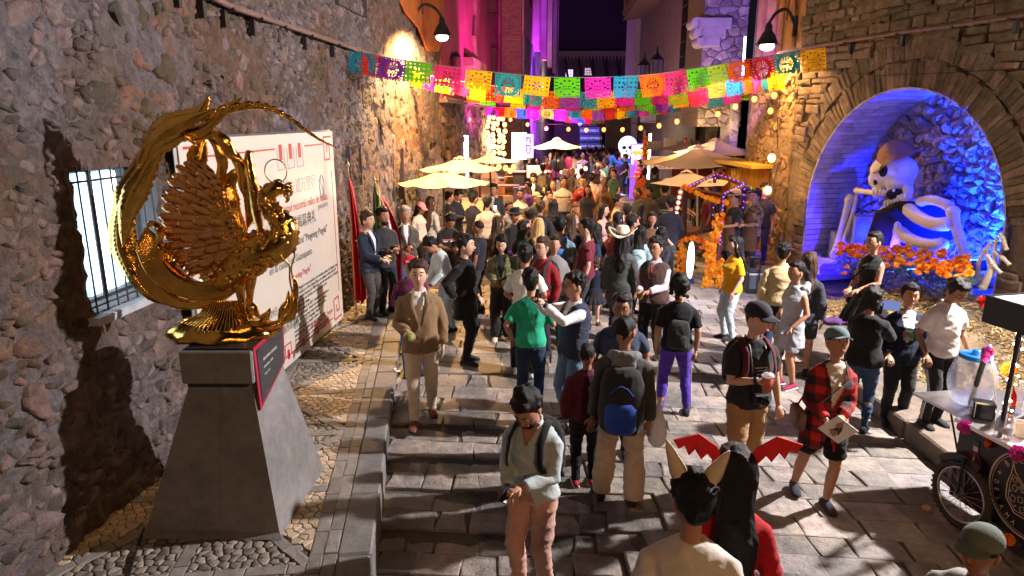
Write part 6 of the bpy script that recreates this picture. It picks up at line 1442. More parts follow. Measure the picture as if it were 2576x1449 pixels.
mb=MB();mb.box((cx,cy,1.405),(wx+.01,wy+.01,.03));mb.build('shadow_gap',BLACK,ped)
mb=MB();mb.box((cx,cy,1.70),(wx+.0,wy+.0,.02));mb.build('black_plinth',BLACK,ped)
mb=MB();mb.tube([bot4[0].lerp(bot4[1],.55)+V((0,-.004,0)),top4[0].lerp(top4[1],.5)+V((0,-.004,0))],.003,4);mb.build('seam',feltM,ped)
mb=MB();e_=[bot4[0]+V((-.01,-.06,.003)),bot4[1]+V((.03,-.05,.003)),bot4[1]+V((0,.0,.035)),bot4[0]+V((0,0,.035))];mb.add(e_,[(0,1,2,3)]);mb.build('felt_hem',feltM,ped)
def facept(f,g):return bot4[1].lerp(bot4[2],f).lerp(top4[1].lerp(top4[2],f),g)
capx=cx+wx/2+.035
pq=[V((capx+.006,cy-wy/2-.0,1.71)),V((capx+.006,cy+wy/2+.03,1.71)),facept(1.0,.94)+V((.03,0,0)),facept(.02,.86)+V((.03,0,-.05))]
pl=MB();off=V((.004,0,0));pl.add(pq+[p-V((.012,0,0))for p in pq],[(0,1,2,3),(4,7,6,5),(0,4,5,1),(1,5,6,2),(2,6,7,3),(3,7,4,0)])
plo=pl.build('plaque',mat('plaque_red',(.30,.012,.04),.5,.1),None,loc=pq[0],label='dark plaque with red border hung on the right side of the pedestal',cat='plaque')
cq=sum(pq,V((0,0,0)))/4;m=MB();m.add([cq+(p-cq)*.86+V((.006,0,0))-pq[0]for p in pq],[(0,1,2,3)]);sub(plo,m,'dark_field',mat('plaque_dark',(.035,.035,.04),.35,.5,0,14))
for k,(tx,sz)in enumerate((('FENGMING PINGDU',.036),('Guanajuato  2024',.03),('Fengdu, China',.024))):
 text(tx,sz,mat('plaque_letter',(.5,.5,.5),.5,0),plo,frameM(cq-pq[0]+V((.008,-.20,.06-k*.06)),(0.0,1,0.0),(0,0,1)))
mb=MB();mb.tube(smooth_path([W(362,1330,.17),W(348,1370,.165),W(335,1410,.16),W(318,1470,.16)],16),.010,6);mb.build('power_cable',BLACK,None,loc=W(362,1330,.17),label='black cable running from the pedestal foot toward the viewer',cat='cable')
# BANNER
bo=V((-2.87+.0,11.06,0));tr_,br_=WP(830,330,LO+LN*.16,LN),WP(861,795,LO+LN*.16,LN);tl_=WP(440,352,LO+LN*.16,LN)
LOb=LO+LN*.16;u1=(br_-LOb).dot(LU);u0=(tl_-LOb).dot(LU);z0b,z1b=.20,tr_.z;BW,BH=u1-u0,z1b-z0b
ban=empty('printed_banner',LOb+LU*u0+UP*z0b,'big white printed banner in Chinese and Spanish leaning on the wall','banner')
vinyl=mat('banner_vinyl',(.52,.48,.43),.32,.05,.25,1.5,dist=.02,spec=.5)
m=MB();m.prism([(0,0),(BW,0),(BW,BH),(0,BH)],ban.location,LU,UP,LN,0,.02);m.build('sheet',vinyl,ban)
m=MB()
for(a,b_)in(((0,0),(BW,0)),((BW,0),(BW,BH)),((BW,BH),(0,BH)),((0,BH),(0,0))):m.tube([LOb+LU*(u0+q[0])+UP*(z0b+q[1])-LN*.02 for q in(a,b_)],.025,4)
for u in(.3,BW-.3):m.tube([LOb+LU*(u0+u)+UP*z0b,LOb+LU*(u0+u)+UP*.15],.02,4)
m.build('frame',mat('frame_alu',(.5,.5,.5),.4,.1,metal=.8),ban)
INK_R=mat('ink_red',(.42,.02,.035),.4,0);INK_K=mat('ink_black',(.03,.03,.035),.4,0);INK_G=mat('ink_grey',(.25,.24,.26),.4,0)
def bt(s,u,z,size,m,align='LEFT',sx=.9):text(s,size,m,ban,frameM(LU*u+UP*z+LN*.0225,LU,UP),align,sx=sx,ext=.0006)
def bm(pts,m_,name='printed_border'):
 q=MB();q.prism(pts,ban.location,LU,UP,LN,.0205,.0225);q.build(name,m_,ban)
def line(a,b_,w_=.02,m_=None):
 dx,dz=b_[0]-a[0],b_[1]-a[1];l=math.hypot(dx,dz);nx,nz=-dz/l*w_/2,dx/l*w_/2
 bm([(a[0]-nx,a[1]-nz),(b_[0]-nx,b_[1]-nz),(b_[0]+nx,b_[1]+nz),(a[0]+nx,a[1]+nz)],m_ or INK_R)
for(a,b_)in(((.5,BH-.18),(2.2,BH-.18)),((3.2,BH-.18),(BW-.45,BH-.18)),((BW-.14,.5),(BW-.14,BH-.6)),((1.9,.14),(BW-.5,.14)),((.14,.4),(.14,BH-.5))):line(a,b_)
for k in range(3):
 u=2.25+k*.32;line((u,BH-.18),(u,BH-.45),.015,INK_G);line((u,BH-.45),(u+.22,BH-.45),.015,INK_G);line((u+.22,BH-.45),(u+.22,BH-.18),.015,INK_G);bm([(u+.06,BH-.33),(u+.16,BH-.33),(u+.16,BH-.13),(u+.06,BH-.13)],INK_R)
def meander(u,z,sx,sz):
 P=[(0,0),(.34,0),(.34,.34),(.10,.34),(.10,.12),(.22,.12),(.22,.23)]
 for a,b_ in zip(P,P[1:]):line((u+sx*a[0],z+sz*a[1]),(u+sx*b_[0],z+sz*b_[1]),.028)
meander(BW-.08,BH-.08,-1,-1);meander(BW-.08,.08,-1,1);meander(.08,BH-.08,1,-1);meander(.08,.08,1,1)
for k in range(3):u=2.0+k*.55;line((u,.14),(u,.30),.02);line((u,.30),(u+.2,.30),.02);line((u+.2,.30),(u+.2,.14),.02);bm([(u+.06,.09),(u+.14,.09),(u+.14,.22),(u+.06,.22)],INK_R)
m4=BW*.56
bt('凤鸣平都承载友谊万里行',m4,BH-.78,.22,INK_G,'CENTER')
bt('El ave voladora de la amistad recorrió miles de millas',m4,BH-1.02,.165,INK_R,'CENTER',.86)
bt('瓜纳华托城落成揭幕典礼',m4,BH-1.27,.20,INK_K,'CENTER')
bt('Inauguración de la escultura cultural "Pingming Pingdu"',m4,BH-1.50,.15,INK_K,'CENTER',.86)
bt('en la ciudad de Guanajuato',m4,BH-1.72,.15,INK_K,'CENTER',.9)
bt('"Fengming Pingdu"',m4+.25,BH-1.95,.12,INK_R,'CENTER',.9)
body=['Fengming Pingdu es una escultura con temática urbana de Fengdu, cuya','imagen principal es el Ave Divina Bayu, una reliquia cultural de nivel','nacional con una historia de 2000 años, que fue descubierta en Fengdu','y tiene su origen en el Fénix, un Ave Sagrada de los','mitos y leyendas chinas.','El 17 de noviembre de 2021, Guanajuato y Fengdu se','"ciudades hermanas". Desde ese entonces, ambas','puente de amistad que cruza montañas y mares.','En octubre de 2024, Fengming Pingdu','vuelos portando los buenos deseos de','habitantes de Fengdu para que todos los guan','fortuna, paz y prosperidad de generación','Los invitamos a venir a Fengdu y junto con Guan','intercambiaremos buenos deseos y la amistad']
for i,s_ in enumerate(body):bt(s_,m4-.12-.0*i,BH-2.12-i*.062,.072,INK_K,sx=.92)
for i,s_ in enumerate(['2024年10月29日，"凤鸣平都"','带着全城民众世世代代永享平安','友谊飞越万里来到墨西哥瓜纳','如意，幸福安康。']):bt(s_,m4-1.35,BH-2.25-i*.16,.12,INK_K)
bt('Obsequio de China, Fengdu',BW-.5,.25,.095,INK_R,'RIGHT');bt('31 de Octubre 2024',BW-.7,.14+.02,.08,INK_R,'RIGHT')
bt('guanajuato',BW-.62,BH-1.12,.13,INK_G,'CENTER',.8)
q=MB();q.tube([ban.location+LU*(BW-.62+.10*math.cos(t)*(1+.12*math.sin(5*t)))+UP*(BH-.80+.17*math.sin(t))+LN*.022 for t in[2*PI*k/30 for k in range(31)]],.006,4);q.tube([ban.location+LU*(BW-.62+.05*math.sin(6*t))+UP*(BH-.95+.30*t)+LN*.022 for t in[k/16 for k in range(17)]],.005,4);q.build('crest_emblem',INK_G,ban)
# FLAGS
def flag(name,px_,foot_y,top_y,cols_,label):
 p0=W(px_,foot_y,.15);ztop=WY(px_,top_y,p0.y).z;e=empty(name,p0,label,'flag')
 m=MB();m.tube([p0,V((p0.x,p0.y,ztop))],.014,8);m.lathe([(.14,0),(.14,.02),(.03,.05),(.03,.12)],p0,16);m.build('pole',mat('flag_pole',(.5,.42,.30),.4,.2),e)
 m=MB();m.lathe([(.012,0),(.03,.03),(.012,.07),(.002,.14)],V((p0.x,p0.y,ztop)),8);m.build('finial',mat('finial_gold',(.6,.55,.5),.3,0,metal=.8),e)
 n,k=22,26
 for ci,(a,b_,c)in enumerate(cols_):
  m=MB();vs=[]
  for j in range(k+1):
   t=j/k;z=ztop-.05-(ztop-.50)*t;wd=(.04+.20*min(1,t*1.3)**.8)if name=='red_flag' else(.10+.40*min(1,t*2.4)**.6)
   for i in range(n+1):
    f=a+(b_-a)*i/n;fold=math.sin(f*16+t*1.5)*(.05+.05*t)
    vs.append(V((p0.x+.012+f*wd-.15*wd,p0.y-.03+fold*(.4+f),z-f*.25*(1-t)+.03*math.sin(f*9))))
  m.add(vs,[(j*(n+1)+i,j*(n+1)+i+1,(j+1)*(n+1)+i+1,(j+1)*(n+1)+i)for j in range(k)for i in range(n)]);m.build('flag_cloth',mat('flag_%s_%d'%(name,ci),c,.6,.12,.2,5),e,True)
 return e,p0,ztop
e,p0,zt_=flag('red_flag',897,800,420,[(0,1,(.50,.006,.012))],'red Chinese flag with yellow stars hanging on its pole')
for(dx,dz,r_)in((.16,-1.20,.10),(.25,-1.02,.035),(.28,-1.16,.03),(.24,-1.32,.03)):
 m=MB();c=V((p0.x+dx,p0.y-.12,zt_+dz));m.prism([(r_*(1 if k%2==0 else .4)*math.sin(k*PI/5),r_*(1 if k%2==0 else .4)*math.cos(k*PI/5))for k in range(10)],c,(1,0,0),(0,0,1),(0,-1,0),0,.01);m.build('star',mat('star_yellow',(.75,.45,.02),.5,0),e)
e,p0,zt_=flag('mexican_flag',957,770,456,[(0,.40,(.01,.20,.07)),(.40,.72,(.62,.60,.60)),(.72,1,(.50,.01,.04))],'green white and red Mexican flag draped beside the red one')
m=MB();m.tube([V((p0.x,p0.y,zt_)),V((p0.x+.08,p0.y-.06,zt_-.15)),V((p0.x+.10,p0.y-.10,zt_-.42))],.014,6);m.ball(V((p0.x+.10,p0.y-.10,zt_-.46)),(.03,.03,.05),8,6);m.build('tassel',mat('tassel_gold',(.7,.5,.1),.5,.2),e)
# WALL LAMPS
def goose(base,head,label):
 e=empty('wall_lamp',base,label,'lamp');b,h=V(base),V(head);m=MB()
 m.box(b,(.08,.12,.42),bev=.02);m.build('wall_plate',IRON,e)
 top=h+V((0,0,.42));P=smooth_path([b+V((0,0,.0)),b.lerp(top,.35)+V((0,0,.30)),b.lerp(top,.75)+V((0,0,.22)),top],14);m=MB();m.tube(P,.035,8);m.build('arm',IRON,e,True)
 P=smooth_path([b+V((0,0,.25)),b.lerp(top,.10)+V((0,0,.55)),b.lerp(top,.3)+V((0,0,.5)),b.lerp(top,.35)+V((0,0,.1))],12);m=MB();m.tube(P,.014,6);m.build('scroll',IRON,e,True)
 m=MB();m.lathe([(.05,.42),(.075,.36),(.08,.26),(.13,.20),(.18,.10),(.22,.0),(.27,-.02),(.26,-.03),(.20,.02),(.10,.2)],h,20);m.build('shade',IRON,e,True)
 m=MB();m.ball(h+V((0,0,-.05)),(.15,.15,.09),14,8);m.build('lamp_glass',glow('lamp_glow',(1.0,.90,.95),22),e,True)
pb=WP(1034,48,LO,LN);goose(pb+LN*.05,V((pb.x+.75,pb.y,5.42)),'black gooseneck wall lamp glowing high on the left stone wall')
goose(V((6.05,15.5,5.35)),V((5.45,15.4,4.98)),'black gooseneck wall lamp glowing on the right street wall')
# CUT PAPER BUNTING
PCOL=dict(blue=(.02,.22,.38),red=(.55,.03,.02),purple=(.13,.03,.30),green=(.09,.48,.015),pink=(.62,.03,.16),yellow=(.85,.47,.01),orange=(.80,.13,.01),teal=(.02,.30,.33),magenta=(.60,.02,.36),lime=(.35,.62,.02),violet=(.25,.06,.42))
def paper(name):
 def b(nt,p):
  N=nt.nodes.new;Lk=nt.links.new;c=(*PCOL[name],1)
  d=N('ShaderNodeBsdfDiffuse');t=N('ShaderNodeBsdfTranslucent');mx=N('ShaderNodeMixShader');mx.inputs[0].default_value=.5
  d.inputs[0].default_value=c;t.inputs[0].default_value=c;Lk(d.outputs[0],mx.inputs[1]);Lk(t.outputs[0],mx.inputs[2]);Lk(mx.outputs[0],nt.nodes['Material Output'].inputs[0])
 return pattern('paper_'+name,b)
def flag_mesh(kind,wv):
 nx,nz=30,24;w_,h_=.46,.37;vs=[];fs=[]
 for j in range(nz+1):
  for i in range(nx+1):
   u=i/nx-.5;v=j/nz;z=-v*h_;
   if j==nz:z+=.012*abs(math.sin(i/nx*PI*7))
   vs.append((u*w_*(1-.06*v*(wv%2)),wv*.012*math.sin(u*9+v*3)*(v+.2)+.03*wv*v*math.sin(u*5+wv),z))
 for j in range(nz):
  for i in range(nx):
   u,v=(i+.5)/nx-.5,(j+.5)/nz-.5;x,y=u*1.24,v;r=math.hypot(x,y);a=math.atan2(y,x);hole=False
   if kind==0:
    if .08<r<.33 and math.cos(a*14)>.05+(.33-r)*0:hole=True
    if(abs(u)>.41 and abs(u)<.455 and int(j)%3==1)or(abs(v)>.42 and abs(v)<.47 and i%3==1):hole=True
    if abs(x)>.36 and abs(y)>.26 and(i+j)%3==0 and abs(u)<.42:hole=True
   elif kind==1:
    if .30<r<.40 and math.cos(a*10)>.2:hole=True
    if abs(y)<.12 and abs(x)<.22 and(i%3!=0)and(j%3==1):hole=True
    if v>.40 and i%2==0 and v<.46:hole=True
    if abs(x)>.42 and j%4==1 and abs(u)<.46:hole=True
   else:
    if(i%5 in(1,2)and j%5 in(1,2))and abs(u)<.44 and abs(v)<.42 and r>.22:hole=True
    if r<.20 and math.cos(a*6)>.3 and r>.05:hole=True
   if j==0:hole=False
   if not hole:fs.append((j*(nx+1)+i,j*(nx+1)+i+1,(j+1)*(nx+1)+i+1,(j+1)*(nx+1)+i))
 me=bpy.data.meshes.new('cut_paper');me.from_pydata(vs,[],fs);me.materials.append(paper('red'));return me
FM=[flag_mesh(k,w_)for k in range(3)for w_ in(0,1,2)]
rng=random.Random(31)
where={}
def bunting(tag_,pxs,Ys,n,scale,colors,group,name_where,skip=()):
 P=[WY(x,y,Ys[0]+(Ys[1]-Ys[0])*k/(len(pxs)-1))for k,(x,y)in enumerate(pxs)]
 m=MB();L=smooth_path(P,60);m.tube(L,.006,4);m.build('bunting_cord',mat('cord',(.2,.18,.16),.8),None,loc=P[0],label='thin cord carrying %s'%name_where,cat='cord',group='bunting cords')
 for k in range(n):
  if k in skip:continue
  f=(k+.5)/n*60;i=int(f);p=L[i].lerp(L[min(60,i+1)],f-i);d=(L[min(60,i+1)]-L[i]).normalized()
  o=bpy.data.objects.new('paper_flag',rng.choice(FM));C.objects.link(o);c=colors[k%len(colors)]
  o.location=p;o.scale=(scale,scale,scale*rng.uniform(.9,1.1));o.rotation_euler=(rng.uniform(-.3,.3),(math.atan2(-d.z,d.x)if abs(d.z)>0 else 0)+rng.uniform(-.06,.06),math.atan2(d.y,d.x)*.6+rng.uniform(-.12,.12));set_mat(o,paper(c))
  nth=['first','second','third','fourth','fifth','sixth','seventh','eighth'][k//len(colors)]if False else None
  same=[q for q in range(n)if colors[q%len(colors)]==c];idx=same.index(k)
  l_,r_=colors[(k-1)%len(colors)]if k else 'cord end',colors[(k+1)%len(colors)]if k<n-1 else 'cord end'
  side=['leftmost','second from left','third from left','fourth from left','fifth from left','sixth from left','seventh from left'][min(6,idx)]
  tag(o,'%s cut paper flag, %s of its colour on %s'%(c,side,name_where),'paper flag',group)
bunting('A',[(893,128),(1000,148),(1200,176),(1400,194),(1600,190),(1750,172),(1900,146),(2078,118)],(12.2,13.0),19,1.0,['blue','red','purple','green','pink','yellow','teal','yellow','green','magenta','blue','orange','pink','green','lime','orange','red','teal','yellow'],'cut paper flags on the nearest cord','the nearest cord')
bunting('B',[(1048,182),(1150,203),(1300,222),(1450,232),(1600,226),(1750,214),(1900,190),(1968,176)],(17.2,15.8),23,1.02,['yellow','magenta','green','pink','lime','red','yellow','teal','orange','violet','blue'],'cut paper flags on the second cord','the second cord')
bunting('B2',[(1180,225),(1300,238),(1450,248),(1600,246),(1750,238),(1880,222),(1950,210)],(20.0,18.5),20,.95,['orange','green','purple','yellow','pink','teal','magenta','lime','red'],'cut paper flags on the third cord','the third cord')
bunting('C',[(1226,268),(1320,272),(1450,276),(1560,272),(1660,262),(1760,244)],(26,24),19,1.0,['violet','red','yellow','blue','magenta','green','pink','teal','orange'],'cut paper flags on the fourth cord','the fourth cord')
bunting('D',[(1390,287),(1450,296),(1510,298),(1575,290)],(46,46),11,.95,['purple','blue','orange','violet','teal','red','green','yellow'],'small cut paper flags on the farthest cord','the farthest cord')
# LIGHT BULBS
bulbM=glow('bulb_warm',(1.0,.27,.06),4.2);bulbP=glow('bulb_pink',(1.0,.30,.28),5);bulbY=glow('bulb_amber',(1.0,.42,.12),6)
_b=MB();_b.ball((0,0,0),(1,1,1.15),10,8);BM_=_b.mesh('bulb_glass',True);_s=MB();_s.lathe([(.42,.9),(.45,1.5),(.2,1.8)],n=8);SM_=_s.mesh('socket')
SM_.materials.append(BLACK);BM_.materials.append(bulbM)
def bulb(p,r,label,group,m=None,tip=0):
 e=empty('light_bulb',p,label,'light bulb',group);o=bpy.data.objects.new('bulb_glass',BM_);C.objects.link(o);o.parent=e;o.scale=(r,)*3
 if m:set_mat(o,m)
 s_=bpy.data.objects.new('socket',SM_);C.objects.link(s_);s_.parent=e;s_.scale=(r,)*3
def cordpx(P,label,sag=.0,r=.008):
 m=MB();m.tube(smooth_path(P,40),r,4);m.build('electric_cord',BLACK,None,loc=P[0],label=label,cat='cord')
pts=[(1182,268),(1284,301),(1327,313),(1374,323),(1430,325),(1475,327),(1519,326),(1566,326),(1612,322),(1658,316),(1703,305),(1755,296),(1806,287),(1850,268),(1898,249),(1948,240)]
PP=[]
for k,(x,y)in enumerate(pts):
 Y=27.3-11.6*k/15;p=WY(x,y,Y);PP.append(p+V((0,0,.16)))
 if k==11:continue
 bulb(p,.065,'warm round bulb on the long string sagging across the street','bulbs on the string across the street',bulbM)
cordpx(PP,'black light cord sagging across the whole street above the parasols')
for k,(x,y)in enumerate(((1180,300),(1177,353),(1180,402))):bulb(WY(x,y,26.8),.075,'warm bulb %s on the cord down the left rubble wall'%('highest','middle','lowest')[k],'bulbs on the wall cord')
rng=random.Random(8);cl=[]
for cx in(1228,1243,1254,1268):
 y=292+rng.uniform(0,8)
 while y<392:cl.append((cx+rng.uniform(-4,4),y));y+=rng.uniform(11,17)
for x,y in cl:bulb(WY(x,y,32.5),.10,'glowing bulb in the dense curtain of bulbs on the left wall','curtain of bulbs on the left wall',bulbY)
for k,(x,y)in enumerate(((1255,420),(1272,423),(1283,430),(1292,421))):bulb(WY(x,y,20.8),.075,'warm bulb hanging under the far left parasol rim','bulbs under the far left parasol',bulbM)
for k in range(9):bulb(WY(rng.uniform(1450,1476),rng.uniform(418,452),28),.08,'pink bulb in the round cluster right of the middle parasol','pink bulb cluster',bulbP)
for(x,y)in((1412,433),(1372,431),(1344,436)):bulb(WY(x,y,28),.06,'small pink bulb below the middle parasol','bulbs below the middle parasol',bulbP)
for k,(x,y,Y,lb)in enumerate(((1948,279,15.4,'bulb on the corner below the right wall lamp'),(1951,397,15.0,'bright bare bulb on the arch wall corner beside the planks'),(1941,478,14.9,'bright bare bulb low on the arch wall corner above the vendors'))):
 bulb(WY(x,y,Y)+V((-.1,-.05,0)),.06 if k==0 else .085,lb,None,bulbM if k==0 else bulbY)
 if k:lamp('bulb_light','POINT',WY(x,y,Y)+V((-.25,-.25,0)),26,(1,.55,.2),.06)
cordpx([WY(1962,236,15.0),WY(1955,330,15.0),WY(1958,400,14.95),WY(1945,480,14.9),WY(1947,560,14.85),WY(1940,600,14.8)],'black cord hanging down the corner of the arch wall')
lamp('bulb_light','POINT',WY(1245,340,31.3),420,(1,.55,.24),.3)
# PARASOLS
canM=mat('canvas_cream',(.52,.40,.26),.85,.10,.15,3,dist=.01);canM2=mat('canvas_sand',(.46,.37,.29),.85,.10,.15,3,dist=.01)
def parasol(xl,xr,yr,xa,ya,zr,label,m,ns=8,tiltx=0,rot=0,pole=(.02,.02,.02)):
 d=ray((xl+xr)/2,yr);k=(zr-H)/d.z if abs(d.z)>1e-6 else 20;c=V((d.x*k,d.y*k,zr));r=(xr-xl)/1.9/F*(c.y*cc+(H-zr)*ss)
 za=WY(xa,ya,c.y).z;e=empty('parasol',(c.x,c.y,0),label,'parasol','market parasols');A=V((WY(xa,ya,c.y).x*.5+c.x*.5,c.y,za))
 rim=[c+V((r*math.cos(2*PI*i/ns+rot),r*.95*math.sin(2*PI*i/ns+rot),tiltx*math.cos(2*PI*i/ns+rot)))for i in range(ns)]
 mb=MB()
 for i in range(ns):
  a,b_=rim[i],rim[(i+1)%ns];g_=[];n=6
  for j in range(n+1):
   for q in range(n+1):
    t=.10+.90*j/n;p=A.lerp(a.lerp(b_,q/n),t);sag=.05*r*math.sin(PI*q/n)*t+.045*r*math.sin(PI*t);g_.append(p-V((0,0,sag)))
  mb.add(g_,[(j*(n+1)+q,j*(n+1)+q+1,(j+1)*(n+1)+q+1,(j+1)*(n+1)+q)for j in range(n)for q in range(n)])
 can=mb.build('canopy',m,e,True)
 for p in can.data.polygons:p.use_smooth=True
 mb=MB()
 for i in range(ns):
  a,b_=rim[i],rim[(i+1)%ns];g_=[]
  for j in range(3):
   for q in range(4):t=(.02,.10,.17)[j];g_.append(A.lerp(a.lerp(b_,q/3),t)+V((0,0,.035+(.03*math.sin(PI*q/3)if j==2 else 0)-.02*j)))
  mb.add(g_,[(j*4+q,j*4+q+1,(j+1)*4+q+1,(j+1)*4+q)for j in range(2)for q in range(3)])
 mb.build('vent_cap',m,e)
 for i in range(ns):
  mb=MB();mb.tube([A.lerp(rim[i],.1)-V((0,0,.05)),A.lerp(rim[i],.5)-V((0,0,.045*r+.02)),rim[i]-V((0,0,.01))],.010,4);mb.build('rib',WOOD,e)
 mb=MB();mb.tube([V((c.x,c.y,.02)),A-V((0,0,.03))],.026,8);mb.lathe([(.26,0),(.26,.05),(.05,.08)],(c.x,c.y,0),14);mb.build('pole',cloth(pole),e)
parasol(1006,1226,459,1114,424,2.02,'cream parasol nearest on the left with dark vent flaps',canM,8,0,.2)
parasol(1058,1256,424,1158,395,2.2,'cream parasol just behind the nearest left one',canM,8,0,.3)
parasol(1178,1304,405,1220,387,2.3,'small sand parasol farther back by the bulb curtain',canM2,6,0,.1)
parasol(1331,1466,370,1405,347,2.35,'cream parasol in mid street left of the skull figure',canM,6,0,.35)
parasol(1615,1921,408,1738,366,2.25,'largest sand parasol on the right spreading over the stalls',canM2,6,.0,.55,(.5,.5,.5))
parasol(1690,1915,381,1796,349,2.5,'mottled sand parasol behind the largest right one',canM2,6,.0,.2,(.5,.5,.5))
parasol(1658,1835,371,1746,351,2.45,'brightly lit pale parasol at the back right',canM,6,0,.1,(.5,.5,.5))
parasol(1626,1848,457,1715,429,2.02,'low sand parasol beside the marigold stall',canM2,4,0,.35)
# GIANT SKELETON IN THE ARCH
bone=mat('papier_mache_bone',(.66,.60,.52),.75,.12,.5,5,dist=.02);blkM=mat('costume_black',(.004,.004,.005),.9)
def K(x,y,d=0.0):return WP((3000+x/1.2074)/1.5652,y/1.2074/1.5652,RO-RN*(.35-d),RN)
giant=empty('giant_skeleton',K(640,1210),'giant papier mache skeleton with brown hat sitting in the blue arch','skeleton figure')
def bn(P,r,name='bone',ends=1.35,m=bone,n=12):
 P=smooth_path(P,12);R=[r*(ends if i in(0,12)else ends*1.02 if i in(1,11)else 1+.1*abs(i-6)/6)for i in range(13)];R[0]*=.7;R[-1]*=.7
 mb=MB();mb.tube(P,R,n);return mb.build(name,m,giant,True)
mb=MB();A_=V((-.97,-.23,0));q0=K(628,812);Rg=Matrix.Rotation(rad(-26),3,'Z')
mb.ball(q0,(.40,.34,.31),26,18,M=Rg);mb.ball(K(560,850,.06),(.20,.19,.20),16,12);mb.ball(K(655,870,.02),(.24,.2,.20),16,12);mb.ball(K(575,905,.07),(.19,.15,.10),14,10)
sk=mb;so=bpy.data.objects.new('skull',bpy.data.meshes.new('skull'));so.data.materials.append(bone);C.objects.link(so);so.parent=giant;sk.v=[v-giant.location for v in sk.v];remesh(sk,.022,so,None,6)
for(x,y,d,rr,nm)in((578,812,.33,(.075,.07,.11),'eye_socket'),(535,802,.24,(.045,.06,.08),'eye_socket'),(541,862,.28,(.035,.06,.07),'nose_hole'),(638,925,.22,(.17,.10,.11),'open_mouth')):mb=MB();mb.ball(K(x,y,d),rr,14,10,M=Matrix.Rotation(rad(-13),3,'Z'));mb.build(nm,blkM,giant,True)
for i in range(7):x=530+i*16;mb=MB();mb.ball(K(x,918+(i%2)*2-i*.6,.33-i*.006),(.034,.03,.068),8,6);mb.build('tooth',bone,giant,True)
bn([K(695,880,.08),K(690,930,.10),K(660,968,.14),K(600,985,.2)],.085,'jaw',1.0)
for i in range(7):x=588+i*15;mb=MB();mb.ball(K(x,965-i*5.5,.30-i*.012),(.034,.03,.064),8,6);mb.build('tooth',bone,giant,True)
hs_=K(648,762,.0);mb=MB();n=30
vs=[]
for rr,zz in((.0,.52),(.10,.50),(.22,.38),(.30,.20),(.34,.02),(.41,-.04),(.42,-.06),(.32,-.01)):
 for k in range(n):a=2*PI*k/n;vs.append(hs_+Matrix.Rotation(rad(18),3,V((.23,-.97,0)))@Matrix.Rotation(rad(-30),3,V((.97,.23,0)))@V((rr*math.cos(a)*(1.15 if rr>.4 else 1.05),rr*math.sin(a)*.8,zz*.72+.02*math.sin(5*a))))
mb.add(vs,[(i*n+k,i*n+(k+1)%n,(i+1)*n+(k+1)%n,(i+1)*n+k)for i in range(7)for k in range(n)]);mb.build('hat',mat('brown_hat',(.27,.13,.06),.8,.4,.8,6,anis=(6,6,1)),giant,True)
mb=MB();mb.rings([(K(620,1215,-.05),V((.46,-.30,0)),V((.1,.16,0))),(K(700,1120,-.05),V((.58,-.36,0)),V((.1,.18,0))),(K(740,1020,-.05),V((.58,-.36,0)),V((.1,.16,0))),(K(780,962,-.05),V((.36,-.26,0)),V((.08,.10,0)))],20)
to=bpy.data.objects.new('black_torso',bpy.data.meshes.new('t'));to.data.materials.append(blkM);C.objects.link(to);to.parent=giant;mb.v=[v-giant.location for v in mb.v];remesh(mb,.035,to,None,4)
for P,r in((((690,985,.16),(740,1030,.22),(820,1065,.24),(905,1062,.16)),.108),(((640,1085,.16),(700,1135,.24),(790,1165,.24),(880,1160,.16)),.105),(((580,1170,.12),(640,1196,.22),(700,1205,.22)),.085),(((745,962,.10),(800,950,.14),(860,965,.12),(905,990,.1)),.08),(((570,1000,.12),(600,988,.16),(650,998,.16)),.05),(((575,1040,.1),(560,1010,.12),(590,1000,.14)),.045),(((545,1110,.10),(560,1082,.14),(620,1085,.18)),.06),(((550,1160,.1),(560,1180,.12),(620,1170,.18)),.05),(((690,985,.1),(650,1015,.18),(648,1100,.22),(628,1180,.22)),.075),(((655,985,.05),(645,1000,.1),(640,1020,.12)),.07)):
 bn([K(*q)for q in P],r,'rib',1.1)
bn([K(905,985,.12),K(925,1080,.12),K(965,1200,.14),K(1020,1345,.22)],.080,'arm_bone',1.35)
bn([K(1045,1375,.55),K(1075,1320,.55),K(1110,1250,.5)],.055,'arm_bone',1.2)
bn([K(446,905,.10),K(500,912,.14),K(560,922,.2)],.050,'arm_bone',1.5);bn([K(425,925,.05),K(395,1030,.05),K(362,1150,.1),K(338,1225,.16)],.062,'arm_bone',1.5)
bn([K(452,925,.0),K(430,1020,.0),K(400,1110,.05),K(372,1190,.1)],.035,'arm_bone',1.2)
for P in(((1110,1250,.5),(1105,1190,.5),(1120,1130,.5)),((1130,1110,.5),(1150,1140,.5),(1165,1190,.5)),((1100,1150,.5),(1060,1190,.52),(1030,1250,.5)),((1030,1250,.5),(1028,1290,.5),(1050,1340,.5)),((1070,1210,.55),(1100,1260,.55),(1140,1300,.52)),((1110,1200,.5),(1150,1230,.5),(1180,1260,.5)),((1090,1270,.5),(1075,1230,.5),(1075,1190,.5))):
 a,b_,c=[K(*q)for q in P];bn([a,a.lerp(b_,.5),b_],.028,'finger_bone',1.3,n=8);bn([b_,b_.lerp(c,.5),c],.026,'finger_bone',1.3,n=8)
for P in(((330,1235,.3),(290,1230,.5),(250,1235,.6),(212,1215,.6)),((320,1250,.3),(280,1250,.5),(240,1255,.6)),((300,1240,.4),(265,1270,.6),(272,1305,.7)),((290,1240,.4),(245,1262,.6),(240,1300,.7)),((280,1225,.4),(240,1225,.5),(215,1235,.6))):
 Q=[K(*q)for q in P]
 for a,b_ in zip(Q,Q[1:]):bn([a,a.lerp(b_,.5),b_],.024,'finger_bone',1.3,n=8)
